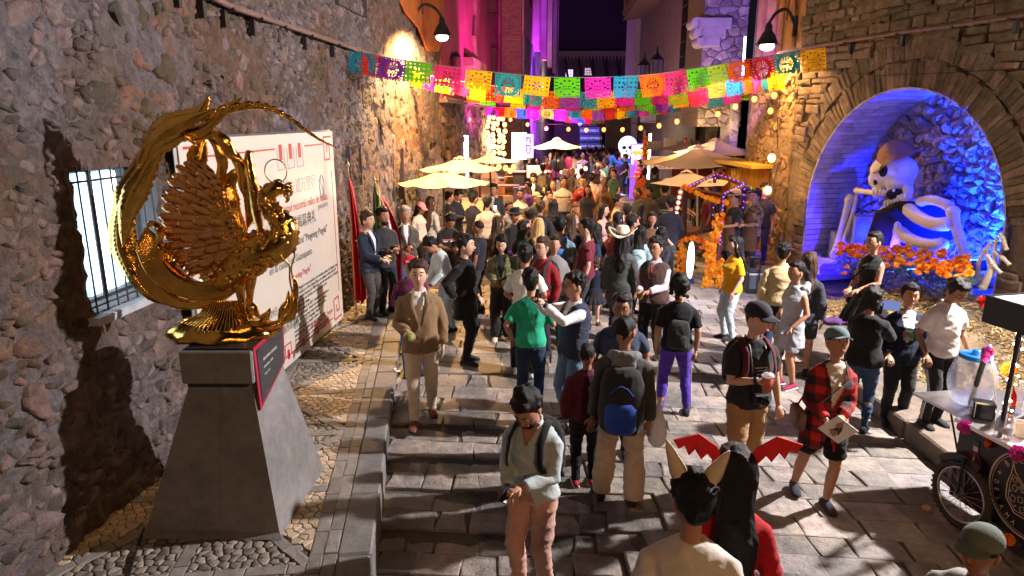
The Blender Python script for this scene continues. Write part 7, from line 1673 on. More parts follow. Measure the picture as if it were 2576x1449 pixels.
mb=MB();mb.ball(K(310,1240,.35),(.22,.12,.05),10,8);mb.build('palm_bone',bone,giant,True)
for x0,w_,z0,z1 in((330,90,1100,1240),(430,90,1040,1150)):
 p=K(x0+60,(z0+z1)/2,-.25);m=MB();m.box(p,(.5,.4,.6),rz=rad(-13),bev=.02);m.build('plinth_block',mat('blue_grey_block',(.3,.3,.33),.85,.2,.3,6),None,loc=p,label='pale square block behind the skeleton %s'%('forearm' if x0<400 else 'elbow'),cat='block')
for k,(px,py,w_)in enumerate(((2462,668,.22),(2300,690,.2))):
 p=K(px*1.5652*1.2074-3000*1.2074,py*1.5652*1.2074,.25);e=empty('flood_light',p,'black flood light %s the skeleton arm'%('at the foot of' if k==0 else 'in the flowers left of'),'flood light')
 m=MB();m.box(p,(w_,.08,.16),rx=rad(-30),bev=.01);m.build('housing',BLACK,e)
 m=MB();m.box(p+V((0,.045,.03)),(w_*.85,.01,.12),rx=rad(-30));m.build('lens',glow('flood_blue',(.05,.25,1.0),14),e)
# MARIGOLDS
def marigold_mesh(seed,petals=60):
 r=random.Random(seed);mb=MB()
 for k in range(petals):
  z=1-1.35*(k+.5)/petals;a=k*2.4;s_=math.sqrt(max(0,1-z*z));d=V((s_*math.cos(a),s_*math.sin(a),z*.8));t=V((-math.sin(a),math.cos(a),0));u=d.cross(t).normalized()
  mb.cur=r.random();w_=.24;p=d*.55;q=d*(1.0+r.uniform(-.1,.1));mb.add([p-t*.08,p+t*.08,q+t*w_+u*r.uniform(-.1,.1),q+d*.08+u*r.uniform(-.12,.12),q-t*w_+u*r.uniform(-.1,.1)],[(0,1,2,3),(0,3,4)])
 mb.ball((0,0,0),(.62,.62,.45),8,5);return mb.mesh('marigold')
MG=[marigold_mesh(k)for k in range(4)]
mgM=[mat('marigold_%d'%i,c,.8,.15,0,8,tint=.3)for i,c in enumerate(((.85,.32,.01),(.80,.22,.008),(.88,.44,.015)))]
for me in MG:me.materials.append(mgM[0])
rng=random.Random(3);fol=MB();beds=[((2108,2185),(612,650),46),((2190,2300),(620,668),62),((2300,2380),(632,690),46),((2370,2440),(645,700),34)];k=0
for bi,(xr,yr,n_)in enumerate(beds):
 for i in range(n_):
  x,y=rng.uniform(*xr),rng.uniform(*yr);off=.12+(y-yr[0])/(yr[1]-yr[0])*.55;p=WP(x,y,RO+RN*off,RN);k+=1
  o=bpy.data.objects.new('marigold',rng.choice(MG));C.objects.link(o);o.location=p;r=rng.uniform(.045,.066);o.scale=(r,r,r);o.rotation_euler=(rng.uniform(-.5,.9),rng.uniform(-.5,.5),rng.uniform(0,6));sh=rng.randrange(3);set_mat(o,mgM[sh]);rw='front' if(y-yr[0])/(yr[1]-yr[0])>.5 else 'back'
  tag(o,'%s marigold bloom in the %s row %s'%(('orange','deep orange','yellow orange')[sh],rw,('left of the woman in black dress','below the skeleton sternum','below the skeleton right ribs','beside the skeleton upright arm')[bi]),'flower','marigolds in the arch bed')
  g=mz(p.x,p.y)
  for j in range(34):
   q=p+V((rng.gauss(0,.09),rng.gauss(0,.09),-rng.uniform(.03,.34)));a=rng.uniform(0,2*PI);d=V((math.cos(a),math.sin(a),rng.uniform(-.2,.8)))*rng.uniform(.03,.07);s_=d.cross(V((0,0,1))).normalized()*.009;fol.cur=rng.random();fol.add([q,q+d*.5+s_,q+d,q+d*.5-s_],[(0,1,2,3)])
fol.build('marigold_foliage',mat('marigold_leaf',(.05,.11,.025),.6,.3,tint=.4),None,kind='stuff',label='dark green feathery leaves of the marigold bed',cat='foliage')
for(x,y)in((2130,672),(2123,688),(2310,688)):
 p=WP(x,y,RO+RN*.9,RN);o=bpy.data.objects.new('marigold',MG[1]);C.objects.link(o);o.location=p;o.scale=(.05,)*3;set_mat(o,mgM[1]);tag(o,'orange marigold bloom fallen on the straw','flower','fallen marigolds')
# FOREGROUND DRINKS CART
def cd(x,y):return(3000+x/1.497)/1.5652,(1300+y/1.497)/1.5652
C1=W(*cd(1178,528),.93);C2d=V((.20,-.98,0)).normalized();CN=V((-.98,-.20,0)).normalized();CW=-CN
cart=empty('drinks_cart',(C1.x,C1.y,0),'black drinks cart with round white logo and bicycle wheels at the right edge','cart')
blkP=mat('cart_black',(.008,.008,.009),.35,.2,.05,12)
Pc=lambda u,w_,z:V((C1.x,C1.y,0))+C2d*u+CW*w_+UP*z
m=MB();m.prism([(0,0),(1.9,0),(1.9,.8),(0,.8)],V((C1.x,C1.y,0)),C2d,CW,UP,.22,.90);m.build('body',blkP,cart)
m=MB();m.prism([(-.03,-.04),(1.93,-.04),(1.93,.84),(-.03,.84)],V((C1.x,C1.y,0)),C2d,CW,UP,.905,.94);m.build('counter',STEEL,cart)
ta,tb_,tc2=W(*cd(890,372),.93),W(*cd(1178,516),.93),W(*cd(1112,345),.93)
m=MB();m.prism([(0,0),(1,0),(1,1),(0,1)],tb_+V((0,0,-.93)),(ta-tb_),V((.85,.12,0)),UP,.915,.938);m.build('side_tray',STEEL,cart)
m=MB();m.tube([ta.lerp(tb_,.45)+V((.15,0,-.03)),Pc(-.01,.1,.42)],.010,6);m.build('tray_brace',IRON,cart)
def wheel(c,ax,r,parent):
 ax=V(ax).normalized();u=V((0,0,1));v_=ax.cross(u).normalized();e=bpy.data.objects.new('wheel',None);m=MB()
 ring=[c+(u*math.cos(t)+v_*math.sin(t))*r for t in[2*PI*k/40 for k in range(41)]];m.tube(ring,.024,8,cap=False)
 for k in range(80):t=2*PI*k/80;d=u*math.cos(t)+v_*math.sin(t);m.box(c+d*(r+.022)+ax*(.008 if k%2 else-.008),(.02,.02,.014))
 o=m.build('wheel',mat('tyre_rubber',(.05,.045,.04),.85,.2,.4,30),parent,True);org=parent.location
 m=MB();m.tube([p+(c-p).normalized()*.035-org for p in ring],.012,6,cap=False);sub(o,m,'rim',STEEL,True)
 for k in range(20):
  t=2*PI*k/20;d=u*math.cos(t)+v_*math.sin(t);t2=t+(.35 if k%2 else-.35);d2=u*math.cos(t2)+v_*math.sin(t2);m=MB();m.tube([c+d2*.02+ax*(.02 if k%2 else-.02)-org,c+d*(r-.035)-org],.0022,4,cap=False);sub(o,m,'spoke',STEEL)
 m=MB();m.tube([c-ax*.05-org,c+ax*.05-org],.022,10);sub(o,m,'hub',STEEL)
wc=WP(*cd(1150,1092),Pc(0,-.06,0),CN);wheel(V((wc.x,wc.y,.315)),CN,.27,cart)
wheel(Pc(1.65,-.06,.315),CN,.27,cart)
m=MB();fk=[V((wc.x,wc.y,.315))+(UP*math.cos(t)+C2d*math.sin(t))*.325 for t in[-.9+1.3*k/10 for k in range(11)]];m.tube(fk,(.035),8,flat=.2,up=CN);m.build('mudguard',BLACK,cart)
m=MB();m.tube([V((wc.x,wc.y,.315))+CN*.04,V((wc.x,wc.y,.66))+CN*.03],.014,6);m.tube([V((wc.x,wc.y,.315))-CN*.04,V((wc.x,wc.y,.66))],.014,6);m.build('fork',BLACK,cart)
FO=Pc(0,0,0)+CN*.003;cen=WP(*cd(1575,985),FO,CN);LW=mat('logo_cream',(.62,.52,.42),.5,0);FU=C2d
def fp(u,v_,k=.0):return cen+FU*u+UP*v_+CN*k
def ring2(r,w_,nm='logo_ring'):m=MB();n=72;vs=[fp(rr*math.cos(2*PI*i/n),rr*math.sin(2*PI*i/n),kk)for kk in(.001,.004)for rr in(r,r+w_)for i in range(n)];m.add(vs,[(2*n+i,2*n+(i+1)%n,3*n+(i+1)%n,3*n+i)for i in range(n)]);m.build(nm,LW,cart)
ring2(.335,.016);ring2(.318,.005)
def arc_text(s,a0,da,r,size):
 for k,ch_ in enumerate(s):
  a=a0+da*k;U_=FU*math.sin(a)-UP*math.cos(a);V_=FU*math.cos(a)+UP*math.sin(a);c=fp(r*math.cos(a),r*math.sin(a),.004)
  text(ch_,size,LW,cart,frameM(c-cart.location,U_,V_),'CENTER',sx=.8,name='letter')
arc_text('BREBAJES',rad(142),rad(-14.5),.255,.075)
def arc_in(s,a0,da,r,size):
 for k,ch_ in enumerate(s):
  a=a0+da*k;V_=-(FU*math.cos(a)+UP*math.sin(a));U_=FU*-math.sin(a)+UP*math.cos(a);c=fp(r*math.cos(a),r*math.sin(a),.004)
  text(ch_,size,LW,cart,frameM(c-cart.location,U_,V_),'CENTER',sx=.8,name='letter')
arc_in('DE',rad(184),rad(13),.300,.06);arc_in('LA',rad(212),rad(13),.300,.06);arc_in('MA',rad(240),rad(13),.300,.06)
m=MB();m.prism([(.022*(1 if k%2==0 else .3)*math.cos(k*PI/4),.022*(1 if k%2==0 else .3)*math.sin(k*PI/4))for k in range(8)],fp(.275*math.cos(rad(166)),.275*math.sin(rad(166))),FU,UP,CN,.002,.004);m.build('logo_star',LW,cart)
def ln(P,w_=.004,close=True):
 m=MB();Q=[fp(a,b_,.003)for a,b_ in P];
 if close:Q.append(Q[0])
 m.tube(Q,w_,4);m.build('logo_line',LW,cart)
ln([(-.17,.20),(-.14,.14),(.0,.02),(.06,-.10),(.02,-.19),(-.09,-.19),(-.18,-.10),(-.19,.02),(-.17,.12)],.0045)
ln([(-.155,.11),(-.12,.10),(-.0,.0),(.03,-.10),(.0,-.165),(-.09,-.165),(-.16,-.09),(-.168,.02)],.003)
for(cx_,cy_)in((-.12,.01),(-.06,-.06),(-.12,-.08),(-.03,-.13),(.0,-.05)):ln([(cx_+.026*math.cos(a),cy_+.030*math.sin(a))for a in[cx_*9+PI/2*k for k in range(4)]],.003)
for(cx_,cy_,r_)in((-.13,.075,.018),(-.075,.035,.013),(-.055,.012,.009),(-.15,-.03,.006),(-.09,-.13,.006)):ln([(cx_+r_*math.cos(2*PI*k/10),cy_+r_*math.sin(2*PI*k/10))for k in range(10)],.0025)
fc_=WP(*cd(1246,778),FO,CN);gp=lambda a,b_,k=.004:fc_+FU*a+UP*b_+CN*k
def dec(pts,mm,nm='painted_figure'):m=MB();m.prism(pts,fc_,FU,UP,CN,.002,.005);m.build(nm,mm,cart)
fg=mat('figure_green',(.03,.10,.05),.5,0);fpz=mat('figure_plum',(.12,.02,.07),.5,0)
dec([(-.035,.145),(.045,.145),(.045,.152),(.028,.152),(.028,.20),(-.022,.20),(-.022,.152),(-.035,.152)],fg);dec([(-.018,.10),(.022,.10),(.028,.13),(.02,.145),(-.018,.145)],LW)
dec([(-.04,.09),(.045,.09),(.06,-.01),(.03,-.02),(.02,.05),(-.02,.05),(-.05,-.06),(-.07,-.04)],fpz);dec([(-.012,.09),(.012,.09),(.008,-.02),(-.008,-.02)],LW)
for P in(((0,-.02),(.035,-.10),(.03,-.18)),((0,-.02),(-.03,-.08),(-.055,-.16)),((.045,.07),(.075,.02),(.06,-.03)),((-.04,.07),(-.08,.03),(-.04,.0))):m=MB();m.tube([gp(*q)for q in P],.0055,5);m.build('painted_limb',LW if P[0][1]<0 else fpz,cart)
for q in((.035,-.19),(-.06,-.17)):dec([(q[0]-.02,q[1]-.012),(q[0]+.02,q[1]-.012),(q[0]+.01,q[1]+.01),(q[0]-.015,q[1]+.01)],fg)
def pom(p,r,c,label):
 o=bpy.data.objects.new('paper_pompom',MG[rng.randrange(4)]);C.objects.link(o);o.location=p;o.scale=(r,)*3;o.rotation_euler=(rad(70),rng.uniform(-.3,.3),rng.uniform(-1,1));set_mat(o,mat('pom_%s'%c,dict(magenta=(.62,.04,.42),orange=(.80,.22,.01),red=(.75,.04,.01),pink=(.55,.05,.30),plum=(.32,.02,.26))[c],.8,.15));tag(o,label,'pompom')
pom(WP(*cd(1196,570),FO+CN*.03,CN),.055,'magenta','magenta paper pompom on the cart corner under the napkin holder');pom(WP(*cd(1512,728),FO+CN*.03,CN),.062,'pink','large magenta paper pompom on the cart edge above the logo');pom(WP(*cd(1328,668),FO+CN*.02,CN),.040,'orange','small pink and orange paper pompom beside the painted figure');pom(WP(*cd(1456,1234),FO+CN*.02,CN),.045,'orange','orange paper pompom low on the cart below the logo')
RZ=2.06;rc=W(2490,752,RZ);
m=MB();m.prism([(0,0),(2.0,0),(2.0,.95),(0,.95)],V((rc.x,rc.y,0)),C2d,CW,UP,RZ+.0,RZ+.02);m.build('roof',mat('roof_white',(.62,.64,.70),.5,.1,.1,6),cart)
m=MB();m.prism([(-.02,-.02),(2.0,-.02),(2.0,.0),(-.0,.0),(0,.95),(-.02,.95)],V((rc.x,rc.y,0)),C2d,CW,UP,RZ-.19,RZ+.03);m.build('roof_fascia',blkP,cart)
pom(W(2484,757,RZ-.08)+CN*.05,.045,'red','red orange paper pompom on the cart roof corner');pom(W(2521,771,RZ-.10)+CN*.05,.050,'plum','plum paper pompom on the cart roof fascia')
for(u,w_)in((.02,.80),(.35,.02),(1.9,.02),(1.9,.8)):m=MB();m.tube([Pc(u,w_,.94),Pc(u,w_,RZ)],.018,6);m.build('post',STEEL if w_>.5 else IRON,cart)
pp_=V((WY(2548,950,5.35).x,5.35,0));m=MB();m.tube([pp_+UP*.94,pp_+UP*RZ],.018,8);m.build('post',STEEL,cart)
e=empty('fairy_lights',pp_+UP*.94,'warm fairy light string wound round the front cart post','fairy lights')
m=MB();m.tube([pp_+UP*(.96+1.0*t/60)+V((math.cos(t*.9)*.03,math.sin(t*.9)*.03,0))for t in range(61)],.003,4);m.build('wire',BLACK,e)
for k in range(22):t=k*2.7;m=MB();m.ball(pp_+UP*(.97+.98*k/22)+V((math.cos(t)*.036,math.sin(t)*.036,0)),.010,6,5);m.build('fairy_bulb',glow('fairy_warm',(1,.75,.5),30),e)
pom(pp_+UP*1.42+CN*.05,.055,'orange','yellow orange paper flower tied to the lit cart post')
lamp('fairy_glow','POINT',tuple(pp_+UP*1.5+CN*.15),10,(1,.7,.4),.1)
m=MB();m.tube([W(2441,1018,.95),WY(2486,872,5.45)],.022,8);m.build('bar_black',BLACK,cart);m=MB();m.tube([WY(2492,868,5.45),W(2508,1030,.95)],.010,6);m.build('bar_white',WHITEP,cart)
pom(WY(2484,885,5.40),.045,'plum','plum paper pompom where the cart bars meet above the jar');pom(WY(2478,898,5.38),.04,'magenta','magenta paper pompom just below the plum one by the jar')
jp=W(2437,1012,.94);jp=V((jp.x,jp.y,.94));e=empty('drinks_jar',jp,'big ribbed clear plastic jar with a blue lid on the cart tray','jar')
plas=mat('clear_plastic',(.62,.68,.85),.06,0,alpha=.38,spec=1.0)
prof=[(.12,.0),(.15,.02)]+[(.15+.042*math.sin(PI*(k/22))+(.006 if k%2 else 0),.03+.36*k/22)for k in range(23)]+[(.14,.41),(.125,.425)]
m=MB();m.lathe(prof,jp,28,cap=False);m.lathe([(.12,.002),(.001,.003)],jp,28,cap=False);m.build('jar_wall',plas,e,True)
m=MB();m.lathe([(.001,.425),(.13,.425),(.135,.43),(.135,.455),(.12,.465),(.04,.468),(.035,.50),(.001,.50)],jp,28,cap=False);m.build('lid',mat('lid_blue',(.01,.16,.50),.3,0),e,True)
np_=W(2470,1050,.94);m=MB();m.box(np_+V((0,0,.075)),(.17,.12,.15),rz=rad(-25),bev=.012);o=m.build('napkin_holder',mat('gloss_black',(.01,.01,.012),.12,0),None,loc=np_,label='glossy black napkin dispenser on the steel cart counter',cat='napkin dispenser')
m=MB();m.box(V((-.078,-.0,.075)),(.004,.09,.11),rz=rad(-25));sub(o,m,'napkins',WHITEP)
def bottle(px,py,h_,r,cols_,label,z=.94,Y=None):
 p=W(px,py,z);e=empty('bottle',p,label,'bottle');m=MB();m.lathe([(r*.9,0),(r,.01),(r,h_*.55),(r*.9,h_*.66),(r*.35,h_*.82),(r*.33,h_*.93)],p,16);m.build('bottle_glass',cols_[0],e,True)
 m=MB();m.lathe([(r*.42,h_*.90),(r*.42,h_)],p,12);m.build('bottle_cap',cols_[1],e);m=MB();m.lathe([(r*1.02,h_*.22),(r*1.02,h_*.42)],p,16,cap=False);m.build('bottle_label',cols_[2],e)
redb=mat('red_liquid',(.55,.01,.01),.08,0,spec=.8);ylc=mat('yellow_cap',(.75,.5,.02),.4,0)
bottle(2532,1058,.36,.045,(redb,ylc,mat('label_black',(.02,.02,.02),.5,0)),'red liquor bottle with yellow cap on the drinks cart')
bottle(2510,1096,.21,.032,(plas,WHITEP,mat('label_pale',(.5,.5,.5),.5,0)),'small clear water bottle nearest the napkin dispenser');bottle(2532,1106,.21,.032,(plas,WHITEP,mat('label_pale',(.5,.5,.5),.5,0)),'small clear water bottle right of the other one');bottle(2556,1040,.30,.04,(plas,WHITEP,WHITEP),'clear bottle behind the red liquor bottle')
p=W(2566,1098,.94);m=MB();m.lathe([(.045,0),(.055,.12),(.058,.125),(.052,.12),(.04,.004)],p,18);m.build('glass_tumbler',mat('tumbler',(.7,.55,.4),.1,0,alpha=.5),None,True,loc=p,label='pale tumbler at the cut right edge of the cart counter',cat='glass')
e_=WP(2391,1049,C1+V((0,.1,0)),V((0,-1,0)));
# MARIGOLD STALL AND RIGHT STALLS
redw=mat('dark_red_timber',(.075,.018,.016),.6,.3,.3,8)
PD,PA,PC_,PB=V((4.25,13.8,0)),V((3.75,14.9,0)),V((4.93,14.6,0)),V((4.62,15.7,0))
stl=empty('marigold_stall',(4.3,14.6,0),'dark red timber stall frame wrapped in marigolds and violet lights','stall')
hz={0:1.98,1:2.0,2:2.1,3:2.25}
for k,p in enumerate((PD,PA,PC_,PB)):m=MB();m.box(p+UP*hz[k]/2,(.07,.07,hz[k]),bev=.008);m.build('post',redw,stl)
for a,b_ in(((PD,0),(PA,1)),((PD,0),(PC_,2)),((PA,1),(PB,3)),((PC_,2),(PB,3))):
 for z in(0,-1.15):m=MB();m.tube([a[0]+UP*(hz[a[1]]-.04+z),b_[0]+UP*(hz[b_[1]]-.04+z)],.042,4);m.build('beam',redw,stl)
m=MB();m.prism([(p.x-4.3,p.y-14.6)for p in(PD,PC_,PB,PA)],(4.3,14.6,0),(1,0,0),(0,1,0),UP,.84,.88);m.build('counter',WOOD,stl)
vl=glow('violet_led',(.16,.06,1.0),6)
def leds(a,b_,n,label_root,m_=vl,r=.013):
 for k in range(n):m=MB();m.ball(V(a).lerp(V(b_),(k+.5)/n)+V((0,-.05,0)),r,6,4);m.build('led',m_,label_root)
lds=empty('violet_lights',PD,'string of tiny violet lights on the stall frame','fairy lights')
leds(PD+UP*.9,PD+UP*1.95,12,lds);leds(PC_+UP*1.0,PC_+UP*2.05,8,lds);leds(PD+UP*1.97,PC_+UP*2.1,8,lds);leds(PA+UP*1.98,PB+UP*2.2,9,lds);leds(PB+UP*1.2,PB+UP*2.2,6,lds);leds(PB+UP*2.22,PC_+UP*2.1,7,lds)
gm=MB();rg2=random.Random(9)
def garland(pts_,n,rad_,label):
 P=smooth_path(pts_,n);e=empty('marigold_garland',P[0],label,'garland')
 for i,p in enumerate(P):
  for j in range(2):
   o=bpy.data.objects.new('bloom',rg2.choice(MG));C.objects.link(o);o.parent=e;a=rg2.uniform(0,6.28);o.location=p-P[0]+V((math.cos(a)*rad_,-abs(math.sin(a))*rad_,rg2.uniform(-.02,.02)));r=rg2.uniform(.040,.058);o.scale=(r,)*3;o.rotation_euler=(rg2.uniform(.6,1.9),0,rg2.uniform(0,6));set_mat(o,rg2.choice(mgM))
garland([PA+UP*2.0,(PA+PD)/2+UP*1.88,PD+UP*1.8],26,.075,'marigold garland along the top beam of the stall')
garland([PD+V((-.04,0,1.55)),PD+V((-.10,0,1.2)),PD+V((-.18,0,.85)),PD+V((-.14,0,.5)),PD+V((-.2,0,.06))],44,.085,'thick marigold garland down the near stall post')
garland([PA+V((-.02,0,.82)),(PA+PD)/2+V((-.06,0,.95)),PD+V((-.12,0,.5)),PD+V((-.20,0,.30))],24,.07,'marigold garland swagged across the stall front')
garland([PA+V((0,0,.85)),PA+V((.02,0,.45)),PA+V((.03,0,.03))],26,.06,'marigold garland hanging at the left stall post')
garland([PD+V((.03,-.02,.6)),PD+V((.05,-.02,.3)),PD+V((.03,-.02,.05))],18,.05,'short marigold garland beside the white slats')
m_=mat('orange_slice',(.65,.35,.25),.6,.2);e=empty('disc_strand',PA+V((-.1,-.1,1.9)),'hanging strand of pale round discs at the left stall post','garland')
for k in range(10):m=MB();c=PA+V((-.12-.015*k,-.12,1.9-.115*k));m.lathe([(.001,-.008),(.055,-.008),(.055,.008),(.001,.008)],c,12,M=Matrix.Rotation(rad(80),3,'X'));m.build('disc',m_,e);m=MB();m.ball(c+V((0,-.02,0)),.016,6,5);m.build('centre_light',glow('warm_led',(1,.7,.5),14),e)
p=W(1733,712,0);e=empty('glowing_oval',p,'tall narrow oval panel glowing white at the stall foot','light panel')
cz=.50;m=MB();m.prism([(.085*math.cos(t),.40*math.sin(t))for t in[2*PI*k/28 for k in range(28)]],p+UP*cz,V((.9,.4,0)).normalized(),UP,V((.4,-.9,0)).normalized(),0,.02);m.build('panel',glow('white_panel',(.85,.9,1.0),7),e)
m=MB();m.box(p+V((0,.03,.05)),(.22,.12,.10));m.build('foot',mat('blue_foot',(.05,.12,.3),.5),e)
sp=W(1797,716,0);sd=V((.72,-.10,0)).normalized();sn=V((-.14,-.99,0)).normalized();e=empty('slatted_panel',sp,'white slatted timber panel standing in front of the marigold stall','panel')
for k in range(8):m=MB();m.prism([(0,.06+k*.112),(.48,.06+k*.112),(.48,.15+k*.112),(0,.15+k*.112)],sp,sd,UP,sn,0,.02);m.build('slat',WHITEP,e)
for u in(.03,.43):m=MB();m.prism([(u,0),(u+.04,0),(u+.04,.95),(u,.95)],sp,sd,UP,sn,-.03,-.002);m.build('upright',WHITEP,e)
X0,X1=WY(1795,420,19).x,WY(1944,420,16.4).x;e=empty('plank_wall',(5.2,17.5,0),'wall of tall orange and yellow planks behind the vendors','fence')
A0,B0=V((WY(1800,400,19.5).x,19.5,0)),V((WY(1940,400,16.2).x,16.2,0));u=0;L=(B0-A0).length;du=(B0-A0).normalized();dn=V((du.y,-du.x,0));k=0
plc=[(.75,.40,.02),(.62,.28,.03),(.70,.22,.02),(.50,.13,.02),(.45,.10,.02),(.60,.20,.03)]
while u<L:
 w_=random.Random(k).uniform(.14,.24);m=MB();m.prism([(u,0),(min(L,u+w_-.012),0),(min(L,u+w_-.012),2.25),(u,2.25)],A0,du,UP,dn,0,.02+.012*(k%2));m.build('plank',mat('plank_%d'%(k%6),plc[min(5,int(u/L*6))],.6,.25,.2,6,anis=(6,6,.6)),e);u+=w_;k+=1
m=MB();m.prism([(-.3,-.5),(L+.1,-.5),(L+.1,.5),(-.3,.5)],A0,du,dn,UP,2.3,2.38);m.build('roof_strip',mat('yellow_board',(.80,.52,.06),.6,.1),e)
m=MB();m.box((5.3,14.7,.125),(1.4,1.5,.25),bev=.01);m.build('stall_platform',WOOD,None,loc=(5.3,14.7,0),label='low timber platform under the vendors beside the arch wall',cat='platform')
m=MB();m.box((5.6,18.5,.25),(1.8,1.0,.5),bev=.01);m.build('stall_platform',WOOD,None,loc=(5.6,18.5,0),label='timber platform before the plank wall under the orange shirt',cat='platform')
def cooler(px,py,sz,cols_,label,z=0,rz=0):
 p=W(px,py,z);e=empty('cooler',p,label,'cooler');x,y,h_=sz;m=MB();m.box(p+UP*h_*.42,(x,y,h_*.84),bev=.02,rz=rz);m.build('tub',cloth(cols_[0]),e);m=MB();m.box(p+UP*h_*.93,(x*1.04,y*1.05,h_*.14),bev=.02,rz=rz);m.build('lid',cloth(cols_[1]),e);m=MB();m.box(p+UP*h_*.80,(x*1.02,y*1.03,.03),rz=rz);m.build('rim',WHITEP,e)
cooler(1912,727,(.62,.42,.45),((.10,.12,.13),(.07,.06,.065)),'grey cooler box with white rim beside the arch wall')
cooler(1912,668,(.45,.35,.30),((.12,.14,.14),(.11,.13,.13)),'smaller grey cooler box stacked near the wall behind')
p=W(1894,735,0);e=empty('luggage_trolley',p,'black folding trolley with upright handle in front of the cooler','trolley');m=MB()
for dx in(-.11,.11):m.tube([p+V((dx,0,.0)),p+V((dx,.02,.72))],.014,6)
m.tube([p+V((-.11,.02,.72)),p+V((.11,.02,.72))],.02,6);m.build('handle',BLACK,e);m=MB();m.box(p+V((0,-.05,.03)),(.3,.2,.04));m.build('foot_plate',BLACK,e)
def carton(px,py,sz,label,z=0,rz=.2,txt=None,col=(.38,.22,.11),tsz=.1):
 p=W(px,py,z);e=empty('carton',p,label,'box',rz=rz);x,y,h_=sz;m=MB();m.box((0,0,h_/2),(x,y,h_),bev=.006);m.build('box_body',mat('cardboard_%d'%int(col[0]*99),col,.85,.12,.1,8),e,world=False);m=MB();m.box((0,0,h_+.002),(x,.05,.002));m.build('tape',mat('tape',(.5,.38,.22),.4),e,world=False)
 if txt:text(txt,tsz,mat('box_ink',(.05,.015,.01),.7,0),e,frameM((-x*.40,-y/2-.003,h_*.5),(1,0,0),(0,0,1)))
carton(1890,640,(.42,.3,.14),'open brown carton by the wall under the vendors',z=.45)
carton(1287,476,(.62,.45,.55),'brown Pétalo paper carton on the left stall shelf',z=.45,rz=.05,txt='Pétalo',tsz=.17)
carton(1287,500,(.6,.45,.42),'plain brown carton below the lettered one',z=0,rz=.1)
carton(1273,510,(.5,.4,.3),'torn brown carton on the ground by the purple bin',z=0,rz=.5)
p=W(1309,528,0);e=empty('purple_bin',p,'tall purple plastic crate with a rim beside the cartons','crate');m=MB();m.box(p+UP*.42,(.5,.45,.84),bev=.03);m.build('tub',mat('purple_plastic',(.16,.09,.32),.4,.05),e);m=MB();m.box(p+UP*.86,(.58,.52,.06),bev=.02);m.build('rim',mat('purple_plastic',(.16,.09,.32)),e)
def table(px,py,sz,label,top=WOOD,legs_=IRON,cloth_=None,z=0):
 p=W(px,py,z);e=empty('table',p,label,'table');x,y,h_=sz;m=MB();m.box(p+UP*(h_-.02),(x,y,.04),bev=.008);m.build('table_top',top,e)
 for sx in(-1,1):
  for sy in(-1,1):m=MB();m.box(p+V((sx*(x/2-.06),sy*(y/2-.06),(h_-.04)/2)),(.05,.05,h_-.04));m.build('leg',legs_,e)
 if cloth_:
  m=MB();n=40;vs=[]
  for zz,k in((h_+.004,1.01),(h_-.03,1.02),(h_*.6,1.05),(.12,1.08)):
   for i in range(n):
    a=2*PI*i/n;ca,sa=math.cos(a),math.sin(a);q=1/max(abs(ca),abs(sa));f_=1+.05*math.sin(a*11)*(zz<h_-.1);vs.append(p+V((ca*q*x/2*k*f_,sa*q*y/2*k*f_,zz)))
  m.add(vs,[(j*n+i,j*n+(i+1)%n,(j+1)*n+(i+1)%n,(j+1)*n+i)for j in range(3)for i in range(n)]+[tuple(range(n))]);m.build('tablecloth',cloth_,None,True,loc=p,label='cream cloth draped over the %s'%label,cat='tablecloth')
 return e
table(1172,560,(1.3,.7,.8),'table under the nearest left parasol',cloth_=cloth((.55,.45,.33)))
table(1255,525,(1.6,.7,.92),'dark legged timber high table by the cartons');table(1218,498,(1.8,.7,.9),'red brown timber counter below the second parasol',top=mat('brick_red_wood',(.35,.12,.05),.6,.3,.2,6));table(1640,560,(.9,.6,.8),'small timber table behind the black puffer jacket');table(1548,565,(.8,.6,.75),'low timber table beside the tan shirt')
m=MB();p=W(1218,505,0);m.box(p+V((0,-.36,.45)),(1.8,.05,.8));m.build('counter_front',mat('brick_red_wood',(.35,.12,.05)),None,loc=p,label='red brown plank front of the counter below the parasols',cat='counter')
p=W(1232,520,0);e=empty('bottle_sign',p,'tall pale bottle shaped sign board lettered TIERRA','sign');m=MB();m.prism([(-.32,0),(.32,0),(.34,1.2),(.16,1.55),(.13,1.95),(-.13,1.95),(-.16,1.55),(-.34,1.2)],p,(1,0,0),UP,(0,-1,0),0,.04);m.build('board',mat('tierra_board',(.68,.45,.38),.6,.05),e);m=MB();m.prism([(-.12,1.96),(.12,1.96),(.12,2.05),(-.12,2.05)],p,(1,0,0),UP,(0,-1,0),0,.05);m.build('cap',mat('cap_green',(.04,.25,.1),.5),e)
text('TIERRA',.20,mat('tierra_ink',(.06,.03,.12),.5,0),e,frameM(V((-.30,-.045,1.0)),(1,0,0),(0,0,1)),sx=.85)
p=W(1126,560,0);m=MB();m.box(p+UP*1.2,(.32,.08,2.4));m.build('pink_board',mat('pink_board',(.55,.28,.25),.6,.2,.2,3),None,loc=p,label='faded pink roll up board against the rubble wall',cat='board')
p=WY(1173,400,25.5);m=MB();m.box(p,(.16,.16,1.7));m.build('light_tube',glow('lilac_tube',(.75,.62,1.0),4),None,loc=p,label='vertical lilac tube light beside the wall bulbs',cat='light')
kx=W(1365,470,0);kY=29.0;a_,b_=WY(1290,440,kY),WY(1440,440,kY);e=empty('drinks_kiosk',V(((a_.x+b_.x)/2,kY,0)),'long dark drinks counter with a glaring white light box','kiosk')
m=MB();m.box(V(((a_.x+b_.x)/2,kY,.62)),(b_.x-a_.x,.6,1.24));m.build('counter',mat('kiosk_dark',(.05,.035,.04),.5,.2),e)
